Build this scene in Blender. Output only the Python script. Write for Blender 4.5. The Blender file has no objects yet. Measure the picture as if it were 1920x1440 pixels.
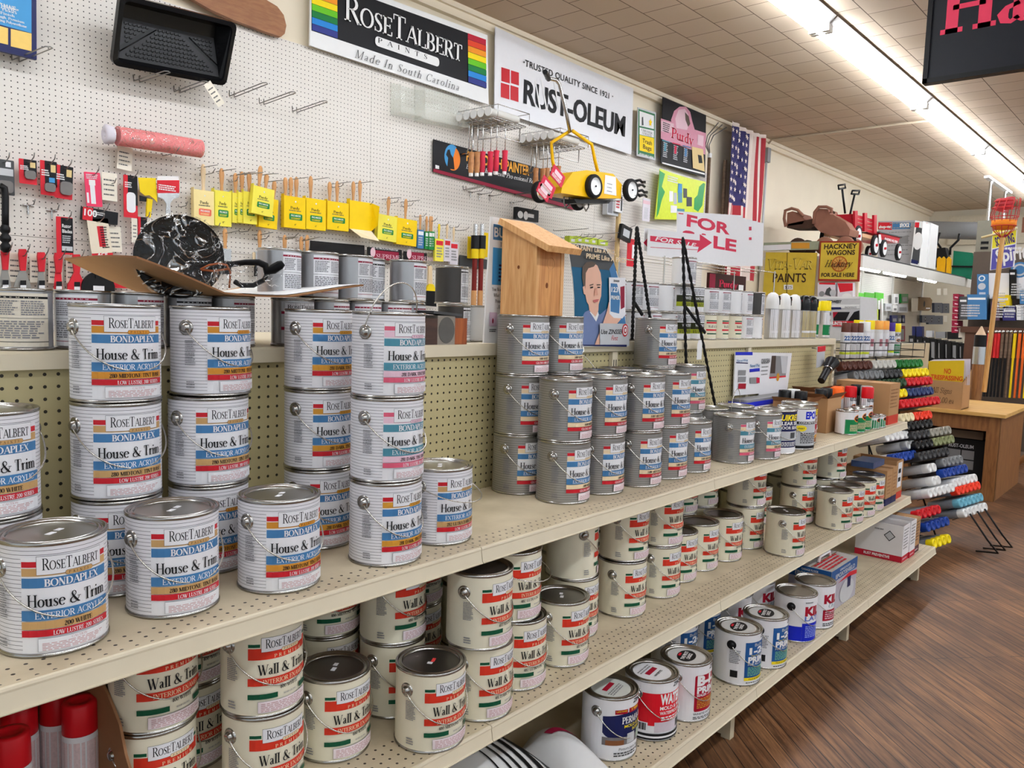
import bpy, bmesh, math, random
from math import sin, cos, pi, radians, hypot
from mathutils import Vector, Matrix

# ---------------------------------------------------------------- camera, world, exposure
sc = bpy.context.scene
FW, FH, FPX = 1920, 1440, 1484.4
CAM = Vector((-1.3883, -4.0303, 1.5152))
YAW, PITCH, ROLL = 0.7186, -0.0926, 0.0318
_f = Vector((cos(YAW)*cos(PITCH), sin(YAW)*cos(PITCH), sin(PITCH)))
_r0 = Vector((sin(YAW), -cos(YAW), 0)); _u0 = _r0.cross(_f)
_r = cos(ROLL)*_r0 + sin(ROLL)*_u0
_u = -sin(ROLL)*_r0 + cos(ROLL)*_u0
cd = bpy.data.cameras.new('camera'); cam = bpy.data.objects.new('camera', cd)
sc.collection.objects.link(cam)
cd.sensor_width = 36; cd.lens = FPX/FW*36; cd.clip_start = 0.05; cd.clip_end = 100
m = Matrix((( _r.x, _u.x, -_f.x, CAM.x), (_r.y, _u.y, -_f.y, CAM.y), (_r.z, _u.z, -_f.z, CAM.z), (0, 0, 0, 1)))
cam.matrix_world = m
sc.camera = cam
sc.view_settings.view_transform = 'Standard'; sc.view_settings.look = 'None'
sc.view_settings.gamma = 1; sc.view_settings.exposure = 0.42; sc.view_settings.use_curve_mapping = False
wd = bpy.data.worlds.new('world'); sc.world = wd; wd.use_nodes = True
wd.node_tree.nodes['Background'].inputs[0].default_value = (0.86, 0.94, 1.0, 1)
wd.node_tree.nodes['Background'].inputs[1].default_value = 0.65      # ambient fill through walls left out, standing in for shop-front daylight
TUBE_POWER = 23.0                                                   # fluorescent tubes
UNDER_POWER = 26.0
try: sc.cycles.max_bounces = 7; sc.cycles.sample_clamp_indirect = 6
except Exception: pass

def ray(px, py): return _f + _r*((px-FW/2)/FPX) - _u*((py-FH/2)/FPX)
def aty(px, py, y): d = ray(px, py); return CAM + d*((y-CAM.y)/d.y)
def atz(px, py, z): d = ray(px, py); return CAM + d*((z-CAM.z)/d.z)
def atx(px, py, x): d = ray(px, py); return CAM + d*((x-CAM.x)/d.x)

# ---------------------------------------------------------------- materials
MATS = {}
def lin(c): return tuple(((v/255)/12.92 if v/255 <= 0.04045 else ((v/255+0.055)/1.055)**2.4) for v in c)
def base_mat(name):
    m = bpy.data.materials.new(name); m.use_nodes = True
    return m, m.node_tree.nodes, m.node_tree.links, m.node_tree.nodes['Principled BSDF']
def mat(name, rgb, rough=0.5, metal=0.0, var=0.06, scale=30.0, emit=0, spec=0.22, trans=0, alpha=1, bump=0.0):
    """plain coloured stuff with a slight procedural mottling of its colour"""
    if name in MATS: return MATS[name]
    m, N, Lk, b = base_mat(name); c = lin(rgb)
    b.inputs['Roughness'].default_value = rough; b.inputs['Metallic'].default_value = metal
    b.inputs['Specular IOR Level'].default_value = spec
    if trans: b.inputs['Transmission Weight'].default_value = trans
    if alpha < 1: b.inputs['Alpha'].default_value = alpha
    if emit:
        b.inputs['Emission Color'].default_value = (*c, 1); b.inputs['Emission Strength'].default_value = emit
    if var:
        tc = N.new('ShaderNodeTexCoord'); nz = N.new('ShaderNodeTexNoise'); nz.inputs['Scale'].default_value = scale
        Lk.new(tc.outputs['Object'], nz.inputs['Vector'])
        mx = N.new('ShaderNodeMix'); mx.data_type = 'RGBA'
        mx.inputs[6].default_value = (*[max(0, v*(1-var)) for v in c], 1)
        mx.inputs[7].default_value = (*[min(1, v*(1+var)) for v in c], 1)
        Lk.new(nz.outputs['Fac'], mx.inputs[0]); Lk.new(mx.outputs[2], b.inputs['Base Color'])
        if bump:
            bp = N.new('ShaderNodeBump'); bp.inputs['Strength'].default_value = bump; bp.inputs['Distance'].default_value = 0.01
            Lk.new(nz.outputs['Fac'], bp.inputs['Height']); Lk.new(bp.outputs[0], b.inputs['Normal'])
    else:
        b.inputs['Base Color'].default_value = (*c, 1)
    MATS[name] = m; return m
def math_node(N, Lk, op, a, b=None, c=None):
    n = N.new('ShaderNodeMath'); n.operation = op
    for i, v in enumerate((a, b, c)):
        if v is None: continue
        if isinstance(v, (int, float)): n.inputs[i].default_value = v
        else: Lk.new(v, n.inputs[i])
    return n.outputs[0]
def mixc(N, Lk, fac, c1, c2):
    mx = N.new('ShaderNodeMix'); mx.data_type = 'RGBA'
    if isinstance(fac, (int, float)): mx.inputs[0].default_value = fac
    else: Lk.new(fac, mx.inputs[0])
    for i, c in ((6, c1), (7, c2)):
        if isinstance(c, tuple): mx.inputs[i].default_value = (*c[:3], 1)
        else: Lk.new(c, mx.inputs[i])
    return mx.outputs[2]
def perforated(name, rgb, hole, axes=('X', 'Z'), pitch=0.0254, rad=0.12, rough=0.5, y_limit=None, dirt=0.1, off=(0, 0), dscale=6.0):
    """painted board or sheet steel punched with round holes on a one-inch grid"""
    m, N, Lk, b = base_mat(name); b.inputs['Roughness'].default_value = rough
    tc = N.new('ShaderNodeTexCoord'); sp = N.new('ShaderNodeSeparateXYZ'); Lk.new(tc.outputs['Object'], sp.inputs[0])
    d2 = []
    for a, o in zip(axes, off):
        v = math_node(N, Lk, 'MULTIPLY_ADD', sp.outputs[a], 1/pitch, o+100)
        v = math_node(N, Lk, 'FRACT', v); v = math_node(N, Lk, 'SUBTRACT', v, 0.5)
        d2.append(math_node(N, Lk, 'MULTIPLY', v, v))
    s = math_node(N, Lk, 'ADD', d2[0], d2[1]); h = math_node(N, Lk, 'LESS_THAN', s, rad*rad)
    if y_limit:
        h = math_node(N, Lk, 'MULTIPLY', h, math_node(N, Lk, 'LESS_THAN', sp.outputs['Y'], y_limit[1]))
        h = math_node(N, Lk, 'MULTIPLY', h, math_node(N, Lk, 'GREATER_THAN', sp.outputs['Y'], y_limit[0]))
    nz = N.new('ShaderNodeTexNoise'); nz.inputs['Scale'].default_value = dscale; nz.inputs['Detail'].default_value = 6
    Lk.new(tc.outputs['Object'], nz.inputs['Vector'])
    rp = N.new('ShaderNodeValToRGB'); rp.color_ramp.elements[0].position = 0.35; rp.color_ramp.elements[1].position = 0.75
    Lk.new(nz.outputs['Fac'], rp.inputs[0]); c = lin(rgb)
    col = mixc(N, Lk, rp.outputs[0], c, tuple(v*(1-dirt*k) for v, k in zip(c, (1, 1.1, 1.3))))
    Lk.new(mixc(N, Lk, h, col, lin(hole)), b.inputs['Base Color'])
    MATS[name] = m; return m

# ---------------------------------------------------------------- mesh builder
class MB:
    def __init__(s): s.v = []; s.f = []; s.mi = []; s.mats = []; s.sm = []
    def mid(s, m):
        if m not in s.mats: s.mats.append(m)
        return s.mats.index(m)
    def add(s, vs, fs, m, smooth=False):
        o = len(s.v); k = s.mid(m); s.v.extend([tuple(v) for v in vs])
        for f in fs: s.f.append([i+o for i in f]); s.mi.append(k); s.sm.append(smooth)
        return s
    def box(s, c, d, m, R=None):
        x, y, z = d[0]/2, d[1]/2, d[2]/2; c = Vector(c)
        vs = [Vector((i*x, j*y, k*z)) for i in (-1, 1) for j in (-1, 1) for k in (-1, 1)]
        if R is not None: vs = [R @ v for v in vs]
        return s.add([v+c for v in vs], [(0, 1, 3, 2), (4, 6, 7, 5), (0, 4, 5, 1), (2, 3, 7, 6), (0, 2, 6, 4), (1, 5, 7, 3)], m)
    def bb(s, x0, x1, y0, y1, z0, z1, m): return s.box(((x0+x1)/2, (y0+y1)/2, (z0+z1)/2), (abs(x1-x0), abs(y1-y0), abs(z1-z0)), m)
    def quad(s, a, b, c, d, m): return s.add([a, b, c, d], [(0, 1, 2, 3)], m)
    def lathe(s, prof, m, n=32, M=None, smooth=True, a0=0, a1=2*pi):
        full = abs(a1-a0-2*pi) < 1e-6; k = n if full else n+1
        vs = []
        for r, z in prof:
            for i in range(k):
                a = a0+(a1-a0)*i/n; vs.append(Vector((r*cos(a), r*sin(a), z)))
        if M is not None: vs = [M @ v for v in vs]
        fs = []
        for j in range(len(prof)-1):
            for i in range(n):
                i2 = (i+1) % k if full else i+1
                fs.append((j*k+i, j*k+i2, (j+1)*k+i2, (j+1)*k+i))
        return s.add(vs, fs, m, smooth)
    def cyl(s, p0, p1, r0, m, r1=None, n=16, caps=True, smooth=True):
        p0, p1 = Vector(p0), Vector(p1); d = p1-p0; Lg = d.length
        M = Matrix.Translation(p0) @ d.to_track_quat('Z', 'Y').to_matrix().to_4x4(); r1 = r0 if r1 is None else r1
        s.lathe([(r0, 0), (r1, Lg)], m, n, M, smooth)
        if caps:
            for r, z, fl in ((r0, 0, 1), (r1, Lg, 0)):
                vs = [M @ Vector((r*cos(2*pi*i/n), r*sin(2*pi*i/n), z)) for i in range(n)]
                s.add(vs, [list(range(n))[::-1] if fl else list(range(n))], m)
        return s
    def disc(s, M, r, m, n=24, ry=None):
        return s.add([M @ Vector((r*cos(2*pi*i/n), (ry or r)*sin(2*pi*i/n), 0)) for i in range(n)], [list(range(n))], m)
    def tube(s, pts, r, m, n=6, closed=False, rad=None):
        P = [Vector(p) for p in pts]; N = len(P); vs = []; up = None
        for i, p in enumerate(P):
            t = (P[(i+1) % N]-P[i-1]) if closed or 0 < i < N-1 else (P[1]-P[0] if i == 0 else P[-1]-P[-2])
            t.normalize()
            if up is None: up = t.orthogonal().normalized()
            up = (up - t*up.dot(t)); up = up.normalized() if up.length > 1e-6 else t.orthogonal().normalized()
            b = t.cross(up); rr = rad[i] if rad else r
            vs += [p + (up*cos(2*pi*k/n)+b*sin(2*pi*k/n))*rr for k in range(n)]
        fs = []
        for i in range(N if closed else N-1):
            j = (i+1) % N
            for k in range(n): fs.append((i*n+k, i*n+(k+1) % n, j*n+(k+1) % n, j*n+k))
        if not closed: fs += [list(range(n))[::-1], [(N-1)*n+k for k in range(n)]]
        return s.add(vs, fs, m, True)
    def prism(s, poly, M, h, m, smooth=False):
        """outline in the local xy-plane, extruded to +z by h"""
        n = len(poly); vs = [M @ Vector((x, y, 0)) for x, y in poly] + [M @ Vector((x, y, h)) for x, y in poly]
        return s.add(vs, [list(range(n))[::-1], list(range(n, 2*n))] + [(i, (i+1) % n, n+(i+1) % n, n+i) for i in range(n)], m, smooth)
    def poly(s, pts, M, m): return s.add([M @ Vector((p[0], p[1], p[2] if len(p) > 2 else 0)) for p in pts], [list(range(len(pts)))], m)
    def grid(s, fn, nu, nv, m, smooth=True):
        vs = [fn(i/nu, j/nv) for j in range(nv+1) for i in range(nu+1)]
        return s.add(vs, [(j*(nu+1)+i, j*(nu+1)+i+1, (j+1)*(nu+1)+i+1, (j+1)*(nu+1)+i) for j in range(nv) for i in range(nu)], m, smooth)
    def mesh(s, name):
        me = bpy.data.meshes.new(name); me.from_pydata(s.v, [], s.f)
        for m in s.mats: me.materials.append(m)
        me.polygons.foreach_set('material_index', s.mi); me.polygons.foreach_set('use_smooth', s.sm)
        me.update(); return me
    def obj(s, name, parent=None, loc=None, R=None): return link(name, s.mesh(name), parent, loc, R)
def link(name, me, parent=None, loc=None, R=None):
    o = bpy.data.objects.new(name, me); sc.collection.objects.link(o)
    if parent is not None: o.parent = parent
    M = R.to_4x4() if R is not None else Matrix.Identity(4)
    if loc is not None: M = Matrix.Translation(loc) @ M
    o.matrix_local = M
    return o
def tag(o, label, cat, group=None, kind=None):
    o['label'] = label; o['category'] = cat
    if group: o['group'] = group
    if kind: o['kind'] = kind
    return o
def thing(name, label, cat, loc=(0, 0, 0), rz=0, group=None, R=None):
    o = bpy.data.objects.new(name, None); o.empty_display_size = 0.05; sc.collection.objects.link(o)
    M = (R.to_4x4() if R is not None else Matrix.Rotation(rz, 4, 'Z'))
    o.matrix_world = Matrix.Translation(loc) @ M
    return tag(o, label, cat, group)
def struct(name, mb, label=None):
    o = mb.obj(name); o['kind'] = 'structure'
    if label: o['label'] = label
    return o
def copy_tree(o, parent=None):
    c = o.copy(); sc.collection.objects.link(c)
    if parent is not None: c.parent = parent
    for ch in list(o.children): copy_tree(ch, c)
    return c
def frame(origin, ux, uy):
    """matrix whose local x runs along ux and local y along uy"""
    ux = Vector(ux).normalized(); uz = ux.cross(Vector(uy)).normalized(); uy = uz.cross(ux)
    return Matrix(((ux.x, uy.x, uz.x, origin[0]), (ux.y, uy.y, uz.y, origin[1]), (ux.z, uy.z, uz.z, origin[2]), (0, 0, 0, 1)))
RZ = lambda a: Matrix.Rotation(a, 3, 'Z')
I4 = Matrix.Identity(4)

# ---------------------------------------------------------------- lettering
# serif capitals and lower case drawn as pen strokes: S stem, L line, A arc, P free stroke, F serif, D dot
TH, TN = 'k', 'n'
GL = {
'A': (.76, 'Ln.08,0,.4,1;Lk.4,1,.7,0;Ln.19,.34,.58,.34;F.08,0,.1;F.7,0,.12'),
'B': (.66, 'S.15,0,1,bt;A.3,.75,.2,.23,-90,90;A.3,.26,.26,.25,-90,90;Ln.15,.98,.3,.98;Ln.15,.515,.3,.515;Ln.15,.02,.3,.02'),
'C': (.72, 'A.43,.5,.34,.48,48,312;Ln.67,.68,.67,.97;Ln.67,.06,.67,.24'),
'D': (.8, 'S.15,0,1,bt;A.32,.5,.38,.48,-90,90;Ln.15,.98,.33,.98;Ln.15,.02,.33,.02'),
'E': (.62, 'S.15,0,1,bt;Ln.15,.97,.54,.97;Ln.15,.51,.45,.51;Ln.15,.03,.57,.03;Ln.54,.98,.54,.78;Ln.57,.02,.57,.24;Ln.45,.4,.45,.62'),
'F': (.58, 'S.15,0,1,bt;Ln.15,.97,.53,.97;Ln.15,.51,.44,.51;Ln.53,.98,.53,.78;Ln.44,.4,.44,.62'),
'G': (.78, 'A.43,.5,.34,.48,48,300;Ln.67,.68,.67,.97;S.66,.06,.42,t'),
'H': (.8, 'S.15,0,1,bt;S.64,0,1,bt;Ln.15,.51,.64,.51'),
'I': (.34, 'S.17,0,1,bt'),
'J': (.4, 'S.24,.1,1,t;A.12,.05,.12,.2,180,360'),
'K': (.74, 'S.15,0,1,bt;Ln.2,.42,.6,.98;Lk.3,.54,.66,0;F.6,1,.1;F.66,0,.1'),
'L': (.6, 'S.15,0,1,bt;Ln.15,.03,.56,.03;Ln.56,.02,.56,.26'),
'M': (.94, 'Ln.12,0,.14,1;Lk.15,1,.45,.04;Ln.45,.04,.77,1;S.79,0,1,bt;F.12,0,.1;F.14,1,.08'),
'N': (.8, 'Ln.14,0,.14,1;Lk.15,1,.64,0;Ln.65,0,.65,1;F.14,0,.1;F.13,1,.09;F.65,1,.1'),
'O': (.82, 'A.41,.5,.34,.48,0,360'),
'P': (.62, 'S.15,0,1,bt;A.3,.73,.25,.25,-90,90;Ln.15,.98,.3,.98;Ln.15,.48,.3,.48'),
'R': (.7, 'S.15,0,1,bt;A.3,.74,.24,.24,-90,90;Ln.15,.98,.3,.98;Ln.15,.5,.32,.5;Lk.34,.5,.64,0;F.68,0,.08'),
'S': (.56, 'P.46,.82,.04;.4,.94,.04;.28,.98,.05;.15,.91,.09;.11,.77,.12;.17,.63,.14;.28,.53,.16;.41,.41,.15;.46,.25,.13;.41,.09,.08;.28,.02,.05;.14,.06,.04;.09,.2,.04;Ln.46,.76,.46,.98;Ln.09,.02,.09,.24'),
'T': (.66, 'S.33,0,1,b;Ln.05,.97,.61,.97;Ln.05,.98,.05,.76;Ln.61,.98,.61,.76'),
'U': (.8, 'S.16,.3,1,t;A.4,.3,.25,.28,180,360;Ln.65,.3,.65,1;F.65,1,.1'),
'V': (.74, 'Lk.08,1,.38,0;Ln.38,0,.67,1;F.08,1,.12;F.67,1,.09'),
'W': (1.04, 'Lk.08,1,.32,0;Ln.32,0,.54,.9;Lk.46,1,.7,0;Ln.7,0,.97,1;F.08,1,.12;F.47,1,.1;F.97,1,.09'),
'X': (.74, 'Lk.08,1,.64,0;Ln.1,0,.62,1;F.08,1,.1;F.64,0,.1;F.1,0,.09;F.62,1,.09'),
'Y': (.72, 'Lk.07,1,.36,.46;Ln.36,.46,.64,1;S.36,0,.48,b;F.08,1,.1;F.64,1,.09'),
'Z': (.66, 'Ln.08,.97,.58,.97;Lk.56,.97,.1,.03;Ln.08,.03,.6,.03;Ln.08,.98,.08,.78;Ln.6,.02,.6,.24'),
'a': (.5, 'P.08,.48,.08;.12,.57,.06;.22,.61,.05;.31,.55,.1;.33,.42,.13;.33,.1,.13;.38,.03,.06;.46,.05,.04;P.33,.37,.04;.16,.3,.07;.1,.18,.12;.13,.06,.1;.22,.02,.05;.33,.1,.04'),
'b': (.56, 'S.13,0,1,t;A.28,.3,.2,.3,-120,130'),
'c': (.46, 'A.26,.31,.2,.3,50,320'),
'd': (.58, 'S.42,0,1,bt;A.27,.3,.2,.3,50,310'),
'e': (.5, 'A.27,.31,.2,.3,10,320;Ln.08,.36,.46,.36'),
'g': (.52, 'A.25,.4,.16,.21,0,360;A.25,-.08,.2,.15,0,360;Ln.36,.55,.48,.6'),
'h': (.6, 'S.14,0,1,bt;A.3,.4,.15,.2,0,150;S.45,0,.4,b'),
'i': (.3, 'S.15,0,.62,bl;D.14,.85,.08'),
'k': (.56, 'S.13,0,1,bt;Ln.18,.28,.44,.6;Lk.26,.36,.5,0;F.44,.61,.07;F.5,0,.08'),
'l': (.3, 'S.15,0,1,bt'),
'm': (.9, 'S.14,0,.62,bl;A.29,.4,.15,.2,0,150;S.44,0,.4,b;A.59,.4,.15,.2,0,150;S.74,0,.4,b'),
'n': (.6, 'S.14,0,.62,bl;A.3,.4,.15,.2,0,150;S.45,0,.4,b'),
'o': (.54, 'A.27,.31,.2,.3,0,360'),
'p': (.58, 'S.14,-.34,.62,bl;A.29,.31,.2,.3,-130,130'),
'r': (.42, 'S.14,0,.62,bl;P.18,.42,.04;.26,.56,.05;.36,.58,.1'),
's': (.42, 'P.34,.5,.03;.28,.6,.04;.2,.61,.05;.11,.55,.09;.11,.44,.11;.22,.33,.13;.33,.2,.12;.33,.08,.09;.22,.01,.05;.12,.03,.04;.07,.14,.03;Ln.35,.46,.35,.6;Ln.07,.02,.07,.16'),
't': (.38, 'S.17,.1,.82,;A.28,.12,.11,.1,180,300;Ln.05,.6,.34,.6'),
'u': (.6, 'S.14,.16,.62,l;A.29,.18,.15,.17,180,330;S.45,0,.62,bl'),
'w': (.82, 'Lk.07,.62,.25,0;Ln.25,0,.42,.6;Lk.38,.62,.56,0;Ln.56,0,.76,.62;F.08,.62,.09;F.76,.62,.07'),
'y': (.56, 'Lk.07,.62,.27,0;Ln.48,.62,.2,-.2;P.2,-.2,.04;.14,-.3,.06;.06,-.27,.1;F.08,.62,.09;F.48,.62,.08'),
'&': (.86, 'P.8,.5,.04;.72,.3,.05;.58,.1,.06;.4,.01,.06;.2,.03,.08;.09,.16,.12;.1,.32,.12;.22,.45,.07;.4,.57,.05;.52,.72,.06;.5,.88,.08;.38,.98,.05;.26,.93,.08;.22,.78,.12;.3,.58,.15;.5,.3,.16;.72,.06,.13;.86,.02,.04;Ln.66,.5,.92,.5'),
'0': (.56, 'A.28,.5,.2,.48,0,360'), '1': (.4, 'S.2,0,1,b;Ln.08,.86,.2,.98'),
'2': (.54, 'P.08,.76,.06;.14,.92,.06;.26,.98,.06;.4,.88,.12;.4,.7,.13;.26,.4,.08;.08,.05,.05;Lk.08,.06,.46,.06'),
'3': (.52, 'A.24,.75,.17,.23,-90,150;A.24,.26,.2,.25,-150,90'),
'4': (.56, 'S.38,0,1,b;Ln.38,.98,.05,.3;Ln.05,.3,.52,.3'),
'5': (.52, 'A.22,.3,.22,.29,-140,110;Ln.12,.55,.14,.97;Lk.14,.94,.42,.94'),
'6': (.54, 'A.28,.28,.19,.27,0,360;P.4,.96,.05;.2,.8,.08;.09,.5,.13;.09,.3,.13'),
'7': (.5, 'Lk.06,.93,.46,.93;Ln.45,.95,.18,0'),
'8': (.54, 'A.27,.75,.16,.23,0,360;A.27,.26,.2,.25,0,360'),
'9': (.54, 'A.26,.7,.19,.27,0,360;P.45,.7,.13;.45,.5,.13;.34,.2,.08;.14,.04,.05'),
'-': (.36, 'Lk.06,.36,.3,.36'), '.': (.24, 'D.12,.07,.08'), ',': (.24, 'D.12,.05,.08'), "'": (.2, 'Lk.1,.95,.1,.75'), '!': (.3, 'Lk.15,1,.15,.3;D.15,.07,.08'), '$': (.56, 'Ln.28,-.1,.28,1.1'),
}
_gc = {}
def glyph(ch, tk, tn):
    key = (ch, tk, tn)
    if key in _gc: return _gc[key]
    if ch not in GL: return (.3, [])
    adv, spec = GL[ch]; out = []; toks = spec.split(';'); i = 0
    def seg(x0, y0, x1, y1, w0, w1=None):
        w1 = w0 if w1 is None else w1; dx, dy = x1-x0, y1-y0; Lg = hypot(dx, dy) or 1; nx, ny = -dy/Lg, dx/Lg
        out.append([(x0+nx*w0/2, y0+ny*w0/2), (x0-nx*w0/2, y0-ny*w0/2), (x1-nx*w1/2, y1-ny*w1/2), (x1+nx*w1/2, y1+ny*w1/2)])
    def ribbon(pts):
        L_, R_ = [], []
        for k, (x, y, w) in enumerate(pts):
            a = pts[max(0, k-1)]; b = pts[min(len(pts)-1, k+1)]; dx, dy = b[0]-a[0], b[1]-a[1]; Lg = hypot(dx, dy) or 1
            nx, ny = -dy/Lg*w/2, dx/Lg*w/2; L_.append((x+nx, y+ny)); R_.append((x-nx, y-ny))
        for k in range(len(pts)-1): out.append([L_[k], R_[k], R_[k+1], L_[k+1]])
    while i < len(toks):
        t = toks[i]; c = t[0]; i += 1
        if c == 'S':
            p = t[1:].split(','); x, y0, y1 = map(float, p[:3]); fl = p[3]
            if y0 > y1: y0, y1 = y1, y0
            seg(x, y0, x, y1, tk); sw = tk/2+.075
            if 'b' in fl: seg(x-sw, y0+tn/2, x+sw, y0+tn/2, tn)
            if 't' in fl: seg(x-sw, y1-tn/2, x+sw, y1-tn/2, tn)
            if 'l' in fl: out.append([(x-tk/2-.08, y1-.1), (x-tk/2, y1-.16), (x-tk/2+.01, y1)])
        elif c == 'L':
            x0, y0, x1, y1 = map(float, t[2:].split(',')); seg(x0, y0, x1, y1, tk if t[1] == 'k' else tn)
        elif c == 'A':
            cx, cy, rx, ry, a0, a1 = map(float, t[1:].split(',')); n = max(4, int(abs(a1-a0)/22)); pts = []
            for k in range(n+1):
                a = radians(a0+(a1-a0)*k/n); w = tn+(tk-tn)*abs(cos(a))**1.3
                pts.append((cx+(rx)*cos(a), cy+ry*sin(a), w))
            ribbon(pts)
        elif c == 'P':
            pts = [tuple(map(float, t[1:].split(',')))]
            while i < len(toks) and (toks[i][0] in '.-' or toks[i][0].isdigit()):
                pts.append(tuple(map(float, toks[i].split(',')))); i += 1
            ribbon([(x, y, max(tn*.8, w*tk/.14)) for x, y, w in pts])
        elif c == 'F':
            x, y, hw = map(float, t[1:].split(',')); yy = y+tn/2 if y < .3 else y-tn/2; seg(x-hw, yy, x+hw, yy, tn)
        elif c == 'D':
            x, y, r = map(float, t[1:].split(',')); out.append([(x+r*cos(k*pi/4), y+r*sin(k*pi/4)) for k in range(8)])
    _gc[key] = (adv, out); return _gc[key]
def serif_width(s, h, tk=.14, tn=.05, sp=0.0, small=None):
    return sum((glyph(ch.upper() if small and ch.islower() else ch, tk, tn)[0]*(small if small and ch.islower() else 1)+sp)*h for ch in s) if s else 0
def serif(s, h, tk=.14, tn=.05, sp=0.0, small=None, slant=0.0, width=None, align='l', dy=None):
    """polygons (2-D) of a line of serif text, cap height h; small = size of small capitals"""
    tot = sum((.32 if ch == ' ' else glyph(ch.upper() if small and ch.islower() else ch, tk, tn)[0]*(small if small and ch.islower() else 1))+sp for ch in s)*h
    kx = 1 if width is None else width/tot; x = {'l': 0, 'c': -tot*kx/2, 'r': -tot*kx}[align]; P = []
    for ch in s:
        if ch == ' ': x += (.32+sp)*h*kx; continue
        k = small if small and ch.islower() else 1; c2 = ch.upper() if small and ch.islower() else ch
        adv, polys = glyph(c2, tk/(k if k < 1 else 1)*(.9 if k < 1 else 1), tn/(k if k < 1 else 1))
        for p in polys: P.append([(x+(px*k+slant*py*k)*h*kx, py*k*h) for px, py in p])
        x += (adv*k+sp)*h*kx
    return P
_sansc = {}
def sans(s, h, bold=0.0, width=None, align='l', shear=0.0, sp=1.0):
    """polygons (2-D) of a line of plain text in Blender's own font, cap height h"""
    key = (s, bold, shear, sp)
    if key not in _sansc:
        cu = bpy.data.curves.new('t', 'FONT'); cu.body = s; cu.size = 1; cu.offset = bold; cu.shear = shear; cu.space_character = sp; cu.resolution_u = 3
        ob = bpy.data.objects.new('t', cu); me = ob.to_mesh()
        vs = [(v.co.x, v.co.y) for v in me.vertices]; fs = [list(p.vertices) for p in me.polygons]
        ob.to_mesh_clear(); bpy.data.objects.remove(ob); bpy.data.curves.remove(cu)
        _sansc[key] = (vs, fs)
    vs, fs = _sansc[key]
    if not vs: return []
    x0 = min(v[0] for v in vs); x1 = max(v[0] for v in vs); k = h/0.69; kx = k if width is None else width/(x1-x0)
    W = (x1-x0)*kx; o = {'l': 0, 'c': -W/2, 'r': -W}[align]
    return [[(o+(vs[i][0]-x0)*kx, vs[i][1]*k) for i in f] for f in fs]
def greek(x0, x1, y0, y1, lines, seed=1, fill=.55):
    """rows of unreadable small print"""
    rg = random.Random(seed); P = []; dy = (y1-y0)/lines
    for i in range(lines):
        y = y1-(i+1)*dy+dy*.2; x = x0; xe = x1-(x1-x0)*(rg.random()*.25)
        while x < xe:
            w = (x1-x0)*rg.uniform(.04, .14); P.append([(x, y), (min(x+w, xe), y), (min(x+w, xe), y+dy*fill), (x, y+dy*fill)]); x += w+(x1-x0)*.025
    return P
def rect(x0, x1, y0, y1): return [[(x0, y0), (x1, y0), (x1, y1), (x0, y1)]]
def ell(cx, cy, rx, ry=None, n=20, a0=0, a1=360):
    ry = ry or rx; return [[(cx+rx*cos(radians(a0+(a1-a0)*i/n)), cy+ry*sin(radians(a0+(a1-a0)*i/n))) for i in range(n if a1-a0 == 360 else n+1)]]
def rrect(x0, x1, y0, y1, r):
    p = []
    for cx, cy, a in ((x1-r, y0+r, -90), (x1-r, y1-r, 0), (x0+r, y1-r, 90), (x0+r, y0+r, 180)):
        p += [(cx+r*cos(radians(a+k*22.5)), cy+r*sin(radians(a+k*22.5))) for k in range(5)]
    return [p]
def shift(P, dx, dy, rot=0, k=1):
    c, s_ = cos(rot), sin(rot); return [[(dx+k*(x*c-y*s_), dy+k*(x*s_+y*c)) for x, y in p] for p in P]
def line(x0, y0, x1, y1, w):
    dx, dy = x1-x0, y1-y0; Lg = hypot(dx, dy) or 1; nx, ny = -dy/Lg*w/2, dx/Lg*w/2
    return [[(x0+nx, y0+ny), (x0-nx, y0-ny), (x1-nx, y1-ny), (x1+nx, y1+ny)]]
def clip_x(p, x0, x1):
    """the part of polygon p between two vertical lines"""
    for lim, sg in ((x0, 1), (x1, -1)):
        out = []
        for i in range(len(p)):
            a, b = p[i-1], p[i]; da, db = sg*(a[0]-lim), sg*(b[0]-lim)
            if (da >= 0) != (db >= 0): t = da/(da-db); out.append((lim, a[1]+(b[1]-a[1])*t))
            if db >= 0: out.append(b)
        p = out
        if not p: break
    return p
class Art:
    """printed artwork: layers of flat polygons, later laid on a plane or wrapped on a cylinder"""
    def __init__(s): s.L = []
    def put(s, polys, m, z=None): s.L.append((polys, m)); return s
    def flat(s, mb, M, step=0.0004, base=0.0004):
        for i, (P, m) in enumerate(s.L):
            for p in P: mb.poly([(x, y, base+i*step) for x, y in p], M, m)
        return mb
    def wrap(s, mb, r, step=0.00018, base=0.0003, maxw=0.012, zmap=lambda v: v):
        """x is arc length from the front centre (angle -90 deg), y is height"""
        for i, (P, m) in enumerate(s.L):
            R = r+base+i*step
            for p in P:
                xs = [q[0] for q in p]; x0, x1 = min(xs), max(xs); n = max(1, math.ceil((x1-x0)/maxw)); parts = [p]
                if n > 1: parts = [c for c in (clip_x(p, x0+(x1-x0)*k/n, x0+(x1-x0)*(k+1)/n) for k in range(n)) if len(c) > 2]
                for q in parts:
                    mb.add([(R*sin(x/r), -R*cos(x/r), zmap(y)) for x, y in q], [list(range(len(q)))], m, False)
        return mb
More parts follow.
